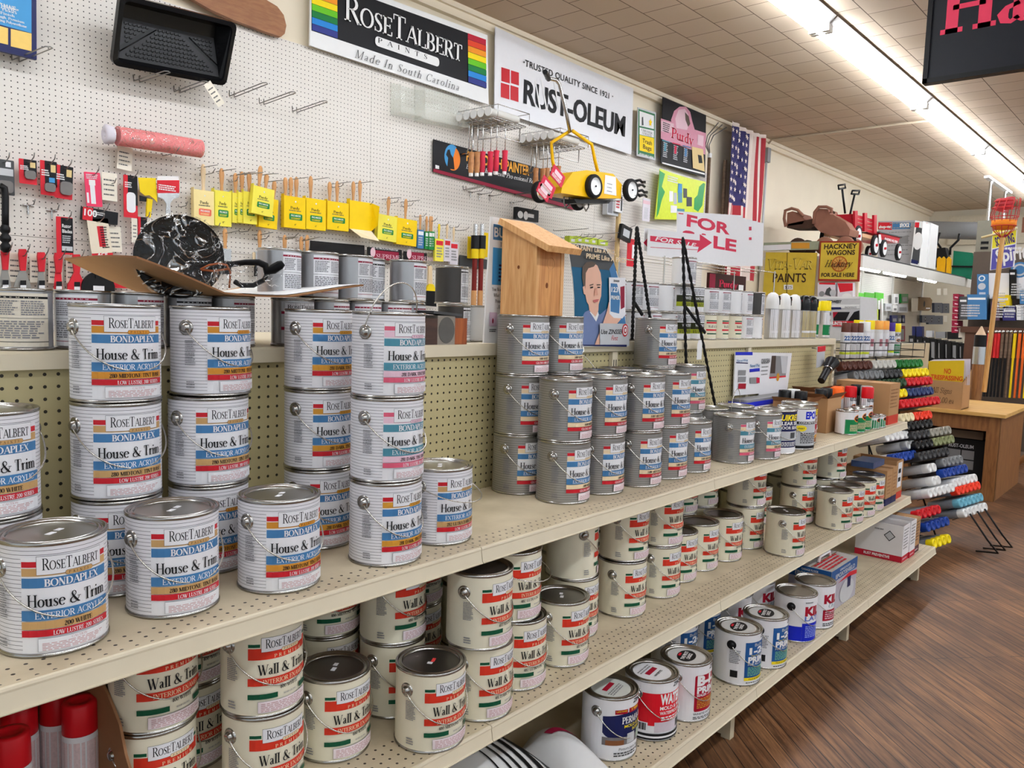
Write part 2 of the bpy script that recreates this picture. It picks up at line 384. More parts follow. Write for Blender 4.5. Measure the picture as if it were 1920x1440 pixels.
# ---------------------------------------------------------------- room shell
ZC = 3.573; XE = 14.83; XN = -5.0; YR = -12.0
def ceiling_mat():
    m, N, Lk, b = base_mat('ceiling_tile'); b.inputs['Roughness'].default_value = .85
    tc = N.new('ShaderNodeTexCoord'); mp = N.new('ShaderNodeMapping'); Lk.new(tc.outputs['Object'], mp.inputs[0])
    mp.inputs['Location'].default_value = (.04, .028, 0)
    br = N.new('ShaderNodeTexBrick'); Lk.new(mp.outputs[0], br.inputs['Vector']); br.offset = .5
    for k, v in (('Scale', 1), ('Mortar Size', .0035), ('Mortar Smooth', .1), ('Bias', 0), ('Brick Width', .2995), ('Row Height', .2995)): br.inputs[k].default_value = v
    br.inputs['Color1'].default_value = (*lin((205, 186, 164)), 1); br.inputs['Color2'].default_value = (*lin((196, 177, 154)), 1)
    br.inputs['Mortar'].default_value = (*lin((98, 80, 64)), 1)
    nz = N.new('ShaderNodeTexNoise'); nz.inputs['Scale'].default_value = 1.3; nz.inputs['Detail'].default_value = 5; Lk.new(tc.outputs['Object'], nz.inputs['Vector'])
    rp = N.new('ShaderNodeValToRGB'); rp.color_ramp.elements[0].position = .45; rp.color_ramp.elements[1].position = .8; Lk.new(nz.outputs[0], rp.inputs[0])
    mm = N.new('ShaderNodeMix'); mm.data_type = 'RGBA'; mm.blend_type = 'MULTIPLY'; mm.inputs[0].default_value = 1
    Lk.new(br.outputs['Color'], mm.inputs[6]); Lk.new(mixc(N, Lk, rp.outputs[0], (1, 1, 1), (.93, .9, .86)), mm.inputs[7])
    Lk.new(mm.outputs[2], b.inputs['Base Color']); return m
def floor_mat():
    m, N, Lk, b = base_mat('floor_boards'); b.inputs['Roughness'].default_value = .5
    tc = N.new('ShaderNodeTexCoord'); mp = N.new('ShaderNodeMapping'); Lk.new(tc.outputs['Object'], mp.inputs[0])
    mp.inputs['Rotation'].default_value = (0, 0, radians(-48))
    br = N.new('ShaderNodeTexBrick'); Lk.new(mp.outputs[0], br.inputs['Vector']); br.offset = .37
    for k, v in (('Scale', 1), ('Mortar Size', .0022), ('Mortar Smooth', .2), ('Bias', 0), ('Brick Width', 1.9), ('Row Height', .062)): br.inputs[k].default_value = v
    br.inputs['Color1'].default_value = (*lin((136, 99, 68)), 1); br.inputs['Color2'].default_value = (*lin((112, 78, 52)), 1); br.inputs['Mortar'].default_value = (*lin((38, 24, 16)), 1)
    m2 = N.new('ShaderNodeMapping'); Lk.new(mp.outputs[0], m2.inputs[0]); m2.inputs['Scale'].default_value = (2.2, 34, 1)
    nz = N.new('ShaderNodeTexNoise'); nz.inputs['Scale'].default_value = 1.6; nz.inputs['Detail'].default_value = 9; nz.inputs['Roughness'].default_value = .68; Lk.new(m2.outputs[0], nz.inputs['Vector'])
    rp = N.new('ShaderNodeValToRGB'); rp.color_ramp.elements[0].position = .36; rp.color_ramp.elements[1].position = .66; Lk.new(nz.outputs[0], rp.inputs[0])
    n3 = N.new('ShaderNodeTexNoise'); n3.inputs['Scale'].default_value = 2.2; n3.inputs['Detail'].default_value = 4; Lk.new(tc.outputs['Object'], n3.inputs['Vector'])
    r3 = N.new('ShaderNodeValToRGB'); r3.color_ramp.elements[0].position = .38; r3.color_ramp.elements[1].position = .66; Lk.new(n3.outputs[0], r3.inputs[0])
    mm = N.new('ShaderNodeMix'); mm.data_type = 'RGBA'; mm.blend_type = 'MULTIPLY'; mm.inputs[0].default_value = 1
    Lk.new(br.outputs['Color'], mm.inputs[6]); Lk.new(mixc(N, Lk, rp.outputs[0], (.38, .33, .3), (1.35, 1.3, 1.2)), mm.inputs[7])
    m4 = N.new('ShaderNodeMix'); m4.data_type = 'RGBA'; m4.blend_type = 'MULTIPLY'; m4.inputs[0].default_value = 1
    Lk.new(mm.outputs[2], m4.inputs[6]); Lk.new(mixc(N, Lk, r3.outputs[0], (.7, .66, .62), (1.25, 1.22, 1.18)), m4.inputs[7])
    Lk.new(m4.outputs[2], b.inputs['Base Color'])
    bp = N.new('ShaderNodeBump'); bp.inputs['Strength'].default_value = .25; bp.inputs['Distance'].default_value = .004
    Lk.new(nz.outputs[0], bp.inputs['Height']); Lk.new(bp.outputs[0], b.inputs['Normal'])
    return m
struct('floor', MB().bb(XN, XE, YR, .12, -.06, 0, floor_mat()))
struct('ceiling', MB().bb(XN, XE, YR, .12, ZC, ZC+.06, ceiling_mat()))
cream = mat('cream_wall', (240, 228, 205), .7, var=.05, scale=3)
struct('wall_left', MB().bb(XN, XE+.12, .03, .15, 0, ZC, cream))
farw = mat('far_wall', (226, 218, 200), .75, var=.1, scale=3)
struct('wall_far', MB().bb(XE, XE+.12, YR, .15, 0, ZC, farw))
tm = MB(); tm.bb(XN, XE, -.035, .03, ZC-.035, ZC, cream); tm.bb(XN, XE, -.012, .03, ZC-.085, ZC-.035, cream)
struct('trim_1', tm)
struct('baseboard_left', MB().bb(XN, XE, .0, .03, 0, .14, cream))

# white pegboard sheets on the left wall
peg_white = perforated('peg_white', (226, 220, 212), (38, 32, 28), ('X', 'Z'), rad=.115, off=(.35, .2), dirt=.03)
pegx = [-4.0, -.63, 1.808, 4.214, 6.175]
for i in range(4):
    for z0, z1, w in ((.56, 1.7765, 'lower'), (1.7785, 2.987, 'upper')):
        o = MB().bb(pegx[i]+.001, pegx[i+1]-.001, 0, .028, z0, z1, peg_white).obj('pegboard_sheet')
        tag(o, ('lower' if w == 'lower' else 'upper') + ' white pegboard sheet on the left wall, ' + ['nearest the viewer', 'behind the yellow brush sleeves', 'under the two long paint signs', 'beside the cream wall'][i], 'pegboard', 'white pegboard sheets on the left wall')

# ---------------------------------------------------------------- fluorescent strips
white_enamel = mat('white_enamel', (238, 238, 236), .4)
tube_glow = mat('tube_glow', (242, 248, 255), .4, var=0, emit=TUBE_POWER)
tube_glow2 = mat('tube_glow_small', (250, 252, 255), .4, var=0, emit=UNDER_POWER)
chrome = mat('chrome', (200, 200, 200), .22, 1.0, var=.03)
steel = mat('dull_steel', (150, 148, 144), .38, .9, var=.05)
def strip_light(x0, x1, y, z, label, group):
    t = thing('fluorescent_light', label, 'ceiling light', ((x0+x1)/2, y, z), group=group); h = (x1-x0)/2
    b = MB(); b.bb(-h, h, -.055, .055, -.06, 0, white_enamel)
    b.add([(-h, -.055, -.06), (h, -.055, -.06), (h, -.105, -.015), (-h, -.105, -.015)], [(0, 1, 2, 3)], white_enamel)
    b.add([(-h, .055, -.06), (h, .055, -.06), (h, .105, -.015), (-h, .105, -.015)], [(0, 3, 2, 1)], white_enamel)
    b.obj('housing', t)
    for s in (-1, 1):
        MB().cyl((-h+.03, s*.045, -.085), (h-.03, s*.045, -.085), .019, tube_glow, n=10).obj('tube', t)
        for x in (-h, h-.03): MB().bb(x, x+.03, s*.045-.024, s*.045+.024, -.11, -.06, white_enamel).obj('lamp_holder', t)
xs = [-3.2+i*2.46 for i in range(8)]
nm = ['first', 'second', 'third', 'fourth', 'fifth', 'sixth', 'seventh', 'eighth']
for i, x in enumerate(xs[:-1]):
    strip_light(x, x+2.44, -1.865, ZC, 'white twin-tube fluorescent strip on the ceiling, %s length of the row over the shelving' % nm[i], 'fluorescent strips over the shelving')
for yy, w in ((-4.9, 'next'), (-7.9, 'second')):  # unseen rows, added and set close to light the can fronts
    for i, x in enumerate(xs[:6]):
        strip_light(x, x+2.44, yy, ZC, 'unseen twin-tube fluorescent strip added on the ceiling over the %s aisle' % w, 'unseen fluorescent strips added over the other aisles')

# ---------------------------------------------------------------- steel shelving
beige = mat('beige_steel', (222, 211, 186), .45, var=.05, scale=14)
beige_d = mat('beige_steel_dull', (198, 186, 158), .5, var=.08, scale=10)
deckm = lambda n, y0, y1, sc_: perforated(n, (214, 200, 172), (52, 44, 36), ('X', 'Y'), rad=.13, y_limit=(y0, y1), dirt=.26, dscale=sc_)
YK = -2.272
ZT, ZM, ZB, ZD = .9326, .4939, .2213, 1.405
YT, YM, YB = -2.7295, -2.7804, -2.9336
JX = [-2.4384, -1.2192, 0, 1.2192, 2.4384, 3.6576]
peg_beige = perforated('peg_beige', (196, 184, 140), (40, 34, 22), ('X', 'Z'), rad=.14, off=(.42, .1), dirt=.1)
slot = mat('slot_dark', (60, 54, 44), .7)
wh = ['outside the left edge of the view', 'at the near end', 'in the second bay', 'in the third bay', 'at the far end']
for i in range(5):
    o = MB().bb(-.59, .59, .004, .016, .1, 1.37, peg_beige).obj('back_panel', None, ((JX[i]+JX[i+1])/2, YK, 0))
    tag(o, 'beige perforated steel back panel of the shelving %s' % wh[i], 'back panel', 'beige back panels of the shelving')
for i, x in enumerate(JX):
    u = MB(); u.bb(-.018, .018, -.012, .03, 0, 1.366, beige)
    for k in range(26):
        for s in (-.008, .008): u.bb(s-.0022, s+.0022, -.0128, -.0118, .06+k*.05, .085+k*.05, slot)
    tag(u.obj('slotted_upright', None, (x, YK, 0)), 'beige slotted steel upright of the shelving, ' + ('beyond the left edge', 'left of the near bay', 'between the white and the grey cans', 'beside the smiling man poster', 'above the brown cartons', 'last one, before the spray can rack')[i], 'upright', 'slotted uprights of the shelving')
    l = MB(); l.bb(-.016, .016, YB-YK+.075, YB-YK+.11, .0, .125, beige_d); l.bb(-.014, .014, YB-YK+.11, YB-YK+.3, .01, .11, beige_d)
    tag(l.obj('floor_bracket', None, (x, YK, 0)), 'short beige steel leg under the bottom shelf, ' + ('outside the view', 'at the left frame edge', 'hidden below the paper sack', 'below the blue primer cans', 'below the appliance box', 'at the far end by the rack')[i], 'shelf leg', 'legs under the bottom shelf')
dk = MB(); dk.bb(JX[0], JX[-1], -.012, .9, 1.372, 1.405, beige); dk.bb(JX[0], JX[-1], -.016, -.012, 1.368, 1.4, beige)
tag(dk.obj('top_deck', None, (0, YK, 0)), 'long beige steel top deck of the shelving with small cans on it', 'top deck')
tag(MB().bb(JX[0], JX[-1], .86, .875, .0, 1.371, beige_d).obj('rear_panel', None, (0, YK, 0)), 'beige rear panel of the shelving facing the wall', 'back panel')
def shelf(x0, x1, yl, z, m, label, group):
    t = thing('gondola_shelf', label, 'shelf', ((x0+x1)/2, yl, z), group=group); h = (x1-x0)/2-.0012
    d = MB(); d.bb(-h, h, .004, YK-yl-.014, -.022, 0, m); d.obj('deck', t)
    l = MB()
    prof = [(.004, 0), (0, .0012), (-.004, .0), (-.0055, -.004), (-.0045, -.008), (-.009, -.034), (-.013, -.0365), (-.012, -.0385), (-.006, -.0385), (-.0005, -.03), (.004, -.022)]
    vs = [(-h, y, zz) for y, zz in prof]+[(h, y, zz) for y, zz in prof]; n = len(prof)
    l.add(vs, [(i, i+1, n+i+1, n+i) for i in range(n-1)]+[list(range(n)), list(range(n, 2*n))[::-1]], beige)
    l.obj('price_channel', t)
    b = MB()
    for s in (-1, 1): b.prism([(0, -.022), (YK-yl-.014, -.022), (YK-yl-.014, -.085), (.03, -.035)], frame((s*(h-.008), .004, 0), (0, 1, 0), (0, 0, 1)), .004, beige_d)
    if z > .3: b.obj('bracket', t)
mT, mM, mB = deckm('deck_upper', .012, .075, 7), deckm('deck_middle', .012, .125, 9), deckm('deck_lower', .012, .15, 8)
for i in range(5):
    for yl, z, m, nm_ in ((YT, ZT, mT, 'upper'), (YM, ZM, mM, 'middle'), (YB, ZB, mB, 'bottom')):
        shelf(JX[i], JX[i+1], yl, z, m, 'scuffed beige steel %s shelf %s with perforated front' % (nm_, wh[i]), 'beige %s shelves' % nm_)
# ---------------------------------------------------------------- paint cans
RC, HC = .0825, .19
ink = mat('ink_black', (22, 22, 26), .5, var=0); paper = mat('paper_white', (236, 236, 240), .45, var=.02)
red = mat('print_red', (196, 32, 44), .4, var=.03); blue = mat('print_blue', (68, 122, 172), .4, var=.03)
tan = mat('print_tan', (198, 158, 104), .4, var=.03); ochre = mat('print_ochre', (208, 148, 52), .4, var=.03)
orange_p = mat('print_orange_tan', (206, 140, 50), .4, var=.03); pinkp = mat('print_pink', (232, 196, 212), .4, var=.03); rosep = mat('print_rose', (214, 92, 118), .4, var=.03)
creamp = mat('print_cream', (238, 214, 176), .4, var=.03); green = mat('print_green', (20, 84, 58), .4, var=.03); vermil = mat('print_vermilion', (214, 56, 38), .4, var=.03)
blush = mat('print_blush', (240, 226, 230), .45, var=.02); pinkink = mat('small_print_pink', (206, 170, 172), .5, var=0); greyink = mat('small_print_grey', (130, 130, 136), .5, var=0)
teal = mat('print_teal', (78, 140, 160), .4, var=.03)
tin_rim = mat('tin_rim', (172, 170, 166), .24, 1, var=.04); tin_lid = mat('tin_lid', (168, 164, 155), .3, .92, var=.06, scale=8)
tin_dark = mat('tin_dark', (112, 108, 102), .3, .9, var=.06); bodywhite_side = None
wire = mat('bail_wire', (205, 202, 196), .25, 1, var=.03)
def striped_body(name, rgb, ink_rgb, rough, metal, pitch, frac):
    m, N, Lk, b = base_mat(name); b.inputs['Roughness'].default_value = rough; b.inputs['Metallic'].default_value = metal
    tc = N.new('ShaderNodeTexCoord'); sp = N.new('ShaderNodeSeparateXYZ'); Lk.new(tc.outputs['Object'], sp.inputs[0])
    f = math_node(N, Lk, 'FRACT', math_node(N, Lk, 'MULTIPLY', sp.outputs['Z'], 1/pitch)); h = math_node(N, Lk, 'LESS_THAN', f, frac)
    nz = N.new('ShaderNodeTexNoise'); nz.inputs['Scale'].default_value = 25; Lk.new(tc.outputs['Object'], nz.inputs['Vector'])
    c = lin(rgb); col = mixc(N, Lk, nz.outputs[0], tuple(v*.95 for v in c), c)
    Lk.new(mixc(N, Lk, h, col, lin(ink_rgb)), b.inputs['Base Color']); MATS[name] = m; return m
body_white = striped_body('can_white', (234, 233, 238), (60, 60, 66), .42, 0, .0068, .11)
body_grey = striped_body('can_grey', (158, 156, 152), (76, 74, 72), .38, .55, .0072, .12)
body_cream = mat('can_cream', (233, 227, 204), .4, var=.03); body_pale = mat('can_white_plain', (236, 236, 238), .38, var=.03)
body_tin = mat('can_bare_tin', (176, 176, 178), .32, .85, var=.05); body_blackc = mat('can_dark', (74, 72, 70), .4, .5, var=.06)
zf = lambda f: .184-f*.178
def logo_box(a, x0, x1, f0, f1, pill):
    z0, z1 = zf(f1), zf(f0); a.put(rect(x0, x1, z0, z1), ink); a.put(rect(x0+.0005, x1-.0005, z0+.0005, z1-.0005), paper)
    h = (z1-z0)*.62; w = (x1-x0)*.86; cx = (x0+x1)/2+.001
    t = serif('RoseTalbert', h, .12, .045, small=.78, width=w, align='c')
    a.put(shift(t, cx, z0+(z1-z0)*.26), ink)
    px0, px1 = cx-.012, cx+.032; pz0, pz1 = z0-.0035, z0+.0045
    a.put(rrect(px0, px1, pz0, pz1, .0035), ink); a.put(rrect(px0+.0004, px1-.0004, pz0+.0004, pz1-.0004, .0033), pill)
    a.put(shift(serif('PAINTS', .0042, .12, .06, sp=.55, width=.034, align='c'), (px0+px1)/2, pz0+.0018), ink)
def art_bond(mid, base_text, series, grey=False, rd=red, bl=blue):
    a = Art(); W = .0695
    if not grey: a.put(rect(-W-.001, W+.001, zf(.985), zf(.1)), paper)
    else: a.put(rect(-W, W, zf(.585), zf(.135)), paper); 
    a.put(rect(-W, W, zf(.19), zf(.137)), rd); a.put(rect(-W, W, zf(.272), zf(.198)), mid)
    a.put(rect(-W, W, zf(.38), zf(.288)), bl)
    logo_box(a, -.047, .056, .088, .262, mid if not grey else creamp)
    a.put(shift(serif('BONDAPLEX', .0122, .19, .06, width=.084, align='c'), .006, zf(.374)+.001), paper)
    a.put(shift(serif('House & Trim', .0205, .145, .045, width=.124, align='c'), .001, zf(.555)), ink)
    a.put(rect(-W, W, zf(.68), zf(.585)), bl)
    a.put(shift(serif('EXTERIOR ACRYLIC', .0105, .13, .055, width=.108, align='c'), .004, zf(.665)), paper)
    a.put(rect(-W, W, zf(.762), zf(.688)), mid); a.put(rect(-W, W, zf(.83), zf(.768)), rd)
    a.put(shift(serif(base_text, .0078, .19, .07, width=.0062*len(base_text)*.78, align='c'), .012, zf(.75)), ink)
    a.put(shift(serif(series, .0072, .15, .06, width=.082, align='c'), .016, zf(.822)), paper)
    x0 = -.046 if not grey else -.03
    a.put(rect(x0, W-.002, zf(.968), zf(.845)), greyink if not grey else blush); a.put(rect(x0+.0004, W-.0025, zf(.966), zf(.848)), paper if not grey else blush)
    a.put(shift(serif('CAUTION', .004, .14, .06, width=.024, align='c'), .012, zf(.878)), pinkink); a.put(greek(x0+.006, W-.008, zf(.96), zf(.885), 5, 3), pinkink)
    a.put(greek(-.115, -.092, zf(.66), zf(.36), 14, 5), greyink); a.put(greek(-.112, -.094, zf(.93), zf(.84), 3, 7), greyink)
    return a
def art_wall(line2, base_text):
    a = Art(); W = .0695
    a.put(rect(-W, -.046, zf(.205), zf(.168)), green); a.put(rect(.058, W, zf(.205), zf(.168)), green); a.put(rect(-W, W, zf(.35), zf(.218)), vermil)
    logo_box(a, -.044, .058, .095, .262, creamp)
    a.put(shift(serif(line2, .0068, .15, .06, sp=.45, width=.07, align='c'), .016, zf(.335)), creamp)
    a.put(shift(serif('Wall & Trim', .0215, .15, .045, width=.112, align='c'), .006, zf(.525)), ink)
    a.put(rect(-W, W, zf(.65), zf(.56)), vermil); a.put(shift(serif('INTERIOR ENAMEL', .0095, .14, .055, width=.1, align='c'), .009, zf(.634)), creamp)
    a.put(shift(serif(base_text, .0072, .16, .06, width=.0062*len(base_text)*.78, align='c'), .014, zf(.715)), ink)
    a.put(rect(-W, -.012, zf(.805), zf(.745)), green); a.put(rect(.042, W, zf(.805), zf(.745)), green); a.put(shift(serif('SEMI-GLOSS', .0035, .16, .07, width=.03, align='c'), .015, zf(.79)), greyink)
    a.put(rect(-.05, W-.004, zf(.965), zf(.83)), greyink); a.put(rect(-.0496, W-.0044, zf(.962), zf(.833)), blush)
    a.put(greek(-.044, W-.01, zf(.955), zf(.85), 5, 9), pinkink)
    a.put(greek(-.115, -.09, zf(.6), zf(.34), 12, 15), greyink); a.put(greek(-.112, -.094, zf(.93), zf(.83), 3, 17), greyink)
    return a
def lathe_can(r, h, m_body, m_low=None, zlow=0):
    b = MB(); k = r/.0825
    b.lathe([(0, .002), (r*.97, .002), (r+.002, .0015), (r+.0022, .004), (r, .0065)], tin_rim, 44)
    if m_low: b.lathe([(r, .0065), (r, zlow)], m_low, 44); b.lathe([(r, zlow), (r, h-.007)], m_body, 44)
    else: b.lathe([(r, .0065), (r, h-.007)], m_body, 44)
    b.lathe([(r, h-.007), (r+.0016, h-.006), (r+.002, h-.002), (r+.0005, h)], tin_rim, 44)
    return b
def lid_mb(r, h, m_lid, m_rim):
    b = MB()
    b.lathe([(r+.0005, h), (r-.0035, h), (r-.0045, h-.003), (r-.0085, h-.0045), (r-.0105, h-.001), (r-.013, h-.0008), (r-.0155, h-.0055)], m_rim, 44)
    b.lathe([(r-.0155, h-.0055), (r-.02, h-.0065), (r*.6, h-.0062), (0, h-.0062)], m_lid, 44)
    return b
def ear_mesh(plastic=None):
    b = MB(); m1, m2 = (plastic, plastic) if plastic else (tin_rim, tin_dark)
    M = Matrix.Rotation(pi/2, 4, 'Y')
    b.lathe([(.0165, -.003), (.0165, .0015), (.013, .0035), (.0115, .002), (.0095, .0045), (.0085, .009), (.005, .0105), (0, .0105)], m1, 18, M); return b
def bail_mesh(r, drop):
    b = MB(); n = 26; R = r+.007
    pts = []
    for i in range(n+1):
        t = pi*i/n; k = abs(sin(t))**.8
        pts.append((R*cos(t), -drop*k, 0))
    pts = [(R-.006, 0, 0)]+pts+[(-R+.006, 0, 0)]
    b.tube(pts, .0016, wire, 6); return b
CANS = {}
def kind(key, r, h, body, art=None, m_lid=tin_lid, m_rim=tin_rim, ears=True, earz=.765, plastic=None, low=None, zlow=0, zmap=None, lidart=None, ear_a=-170):
    d = {'r': r, 'h': h}
    d['body'] = lathe_can(r, h, body, low, zlow).mesh('body'); lm = lid_mb(r, h, m_lid, m_rim)
    if lidart: lidart.flat(lm, Matrix.Translation((0, 0, h-.0062)) @ Matrix.Rotation(radians(15), 4, 'Z'), .0003)
    d['lid'] = lm.mesh('lid')
    if art: d['label'] = art.wrap(MB(), r, zmap=zmap or (lambda v: v)).mesh('label')
    if ears: d['ear'] = ear_mesh(plastic).mesh('bail_ear'); d['bail'] = bail_mesh(r, r*1.42).mesh('bail')
    d['earz'] = earz*h; d['ear_a'] = ear_a; CANS[key] = d
stk = MB(); stk.bb(-.014, .003, -.006, .004, 0, .0005, paper); stk.bb(.012, .026, -.002, .008, 0, .0005, paper); STICK = stk.mesh('price_sticker')
stk = MB(); stk.bb(-.014, -.004, -.006, .006, 0, .0005, paper); stk.bb(-.002, .018, -.008, .0, 0, .0005, mat('sticker_red', (240, 70, 70), .5)); STICKR = stk.mesh('price_sticker')
def can(key, x, y, z, label, group=None, rz=0, bail=-45, name='paint_can', sticker=None, cat='paint can'):
    d = CANS[key]; y = min(y, -2.374) if z < ZD-.01 else y; t = thing(name, label, cat, (x, y, z), radians(rz), group)
    link('body', d['body'], t); link('lid', d['lid'], t)
    if 'label' in d: link('label', d['label'], t)
    if 'ear' in d:
        a = radians(d['ear_a'])
        for k in (0, 1):
            link('bail_ear', d['ear'], t, (d['r']*cos(a+pi*k), d['r']*sin(a+pi*k), d['earz']), RZ(a+pi*k))
        # bail plane: local -y is the way it hangs
        link('bail', d['bail'], t, (0, 0, d['earz']), RZ(a+pi) @ Matrix.Rotation(radians(-bail), 3, 'X'))
    if sticker: link('price_sticker', STICK if sticker == 1 else STICKR, t, (0, 0, d['h']-.006), RZ(.6))
    return t
LB = 'LOW LUSTRE 200 SERIES'
kind('w280', RC, HC, body_white, art_bond(orange_p, '280 MIDTONE TINT BASE', LB)); kind('w280t', RC, HC, body_white, art_bond(tan, '280 MIDTONE TINT BASE', LB))
kind('w281', RC, HC, body_white, art_bond(ochre, '281 DARK TINT BASE', LB)); kind('w281p', RC, HC, body_white, art_bond(pinkp, '281 DARK TINT BASE', LB, rd=rosep, bl=teal))
kind('w282', RC, HC, body_white, art_bond(tan, '282 ULTRA DARK TINT BASE', LB)); kind('w200', RC, HC, body_white, art_bond(tan, '200 WHITE', LB))
kind('g1400', RC, HC, body_grey, art_bond(creamp, '1400 WHITE', 'GLOSS 1400 SERIES', True)); kind('g1480', RC, HC, body_grey, art_bond(creamp, '1480 MIDTONE TINT BASE', 'GLOSS 1400 SERIES', True))
kind('g1481', RC, HC, body_grey, art_bond(creamp, '1481 DARK TINT BASE', 'GLOSS 1400 SERIES', True, rosep, teal))
for k_, l2, bt in (('c400', 'PREMIUM', '400 WHITE'), ('c480', 'PREMIUM', '480 MIDTONE TINT BASE'), ('c483', 'PREMIUM', '483 NEUTRAL BASE'), ('c482', 'PREMIUM', '482 ULTRA DK. TINT BASE'), ('c481', 'PREMIUM', '481 DARK TINT BASE'),
                   ('c4480', 'PREMIUM', '4480 MIDTONE'), ('v420', 'VELVET FLAT', '420 ULTRA DARK'), ('v400', 'VELVET FLAT', '400 WHITE')):
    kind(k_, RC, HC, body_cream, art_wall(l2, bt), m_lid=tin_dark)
GW = 'white pinstriped paint cans on the upper shelf'; GG = 'grey pinstriped paint cans on the upper shelf'; GC = 'cream paint cans on the middle shelf'
W_ = 'white pinstriped gallon can, %s'
def W(key, x, y, n, col, where, **k): can(key, x, y, ZT+n*HC, W_ % where, GW, rz=RND.uniform(-4, 4) if 'rz' not in k else k.pop('rz'), **k)
RND = random.Random(4)
W('w200', -.91, -2.59, 0, 'tan', 'cut off by the left edge at the shelf front', sticker=1)
W('w280t', -.95, -2.40, 0, 'tan', 'under the half-hidden can at the left edge'); W('w200', -.952, -2.402, 1, 'tan', 'upper can at the left edge behind the front one', sticker=1, rz=-1)
S3 = ['bottom', 'middle', 'top']
for n, kk in enumerate(('w280t', 'w280t', 'w280')): W(kk, -.725+.002*n, -2.398+.003*n, n, 'tan', '%s can of the leftmost three-high stack' % S3[n])
for n, kk in enumerate(('w280', 'w280t', 'w280')): W(kk, -.53+(0, 0, .014)[n], -2.40+(0, 0, .016)[n], n, 'tan', '%s can of the second three-high stack from the left' % S3[n], rz=(0, 3, 16)[n])
W('w280t', -.695, -2.574, 0, 'tan', 'single can at the front, second from the left edge', sticker=1, rz=-3)
W('w280', -.482, -2.603, 0, 'orange', 'single can in front of the second and third stacks', sticker=1, rz=-1)
for n, kk in enumerate(('w281', 'w281', 'w281')): W(kk, -.252+.002*n, -2.415+.004*n, n, 'ochre', '%s can of the stack half hidden behind the pink-topped stack' % S3[n])
for n, kk in enumerate(('w281', 'w281p', 'w281p')): W(kk, -.214+.002*n, -2.624+.002*n, n, ('ochre', 'pale pink', 'pale pink')[n], '%s can of the front three-high stack with a raised handle' % S3[n], rz=(4, 3, 2)[n], bail=(-45, -42, 72)[n])
W('w282', -.012, -2.592, 0, 'tan', 'single can right of the front stack, handle swung out', sticker=1, bail=-18)
G_ = 'grey pinstriped gallon can, %s'
def G(key, x, y, n, where, **k): can(key, x, y, ZT+n*HC, G_ % where, GG, rz=k.pop('rz', RND.uniform(-4, 4)), **k)
for n in range(3): G('g1400', .548+.002*n, -2.374, n, '%s can of the stack under the left half of the birdhouse' % S3[n])
for n in range(3): G('g1400', .737, -2.374, n, '%s can of the stack under the right half of the birdhouse' % S3[n])
for n in range(2): G('g1400', .562, -2.548+.002*n, n, '%s front can at the left corner of the grey group' % ('lower', 'upper')[n])
for n in range(2): G('g1400', .752, -2.55, n, '%s front can, second pair of the grey group' % ('lower', 'upper')[n])
for n in range(2): G('g1480', .945, -2.576, n, '%s front can, third pair of the grey group' % ('lower', 'upper')[n])
for n in range(2): G('g1480', 1.133, -2.572, n, '%s front can, fourth pair of the grey group' % ('lower', 'upper')[n])
G('g1480', 1.312, -2.573, 0, 'front can right of the fourth pair')
for n in range(2): G('g1400', .925, -2.36, n, '%s can in the back row behind the third front pair' % ('lower', 'upper')[n], bail=120 if n else -45)
for n in range(2): G('g1480', 1.125, -2.37, n, '%s can in the back row behind the fourth front pair' % ('lower', 'upper')[n])
for n in range(3): G('g1480', 1.355+.004*n, -2.376, n, '%s can of the three-high stack behind the black strap frames' % S3[n])
for n in range(2): G('g1481', 1.57+.01*n, -2.398, n, '%s can of the pair before the beige panel' % ('lower', 'upper')[n])
G('g1481', 1.622, -2.606, 0, 'single can with its handle held level, right of the gap', bail=-8, rz=3); G('g1481', 1.806, -2.64, 0, 'single can left of the blue concrete sealer')
G('g1481', 1.765, -2.42, 0, 'back can whose lid shows behind the level-handled one'); G('g1481', 1.957, -2.45, 0, 'back can with its wire handle standing up', bail=88)
C_ = 'cream gallon can, %s'
def C(key, x, y, n, where, **k): can(key, x, y, ZM+n*HC, C_ % where, GC, rz=k.pop('rz', RND.uniform(-4, 4)), **k)
C('c400', -.705, -2.50, 0, 'lower can beside the torn carton'); C('c400', -.702, -2.502, 1, 'upper can beside the torn carton')
C('c400', -.57, -2.376, 0, 'lower back can between the carton stack and the front stack') ; C('c400', -.385, -2.375, 0, 'back can behind the single front can at left'); C('c400', -.385, -2.375, 1, 'back can on top, in shade behind the near stack'); C('c400', -.57, -2.376, 1, 'upper back can between the two near stacks')
C('c400', -.516, -2.60, 0, 'lower can of the near two-high front stack', rz=-2); C('c400', -.518, -2.598, 1, 'upper can of the near two-high front stack', rz=-2)
C('c400', -.318, -2.575, 0, 'single can with two stickers left of the scarred-label can', sticker=1)
C('c480', -.098, -2.523, 0, 'lower can of the stack behind the scarred-label can'); C('c480', -.10, -2.523, 1, 'upper can of the stack behind the scarred-label can', rz=12)
C('c480', -.135, -2.706, 0, 'front can with a torn label and a red sticker', sticker=2)
C('c481', .05, -2.694, 0, 'lower can of the front stack beside the torn label'); C('c483', .034, -2.70, 1, 'upper can of the front stack beside the torn label', rz=6)
C('c482', .236, -2.655, 0, 'lower can of the stack left of the neutral-base can', rz=-5); C('c482', .222, -2.64, 1, 'upper can of the stack left of the neutral-base can', bail=-15)
C('c483', .437, -2.656, 0, 'single can with two stickers in the second bay', sticker=1)
C('c480', .621, -2.56, 0, 'lower can under the can that shows its back'); C('c480', .612, -2.558, 1, 'upper can turned to show its back print', rz=52)
C('c4480', .886, -2.575, 0, 'lower can of the first stack right of the back-turned can'); C('c4480', .892, -2.572, 1, 'upper can of the first stack right of the back-turned can', rz=3)
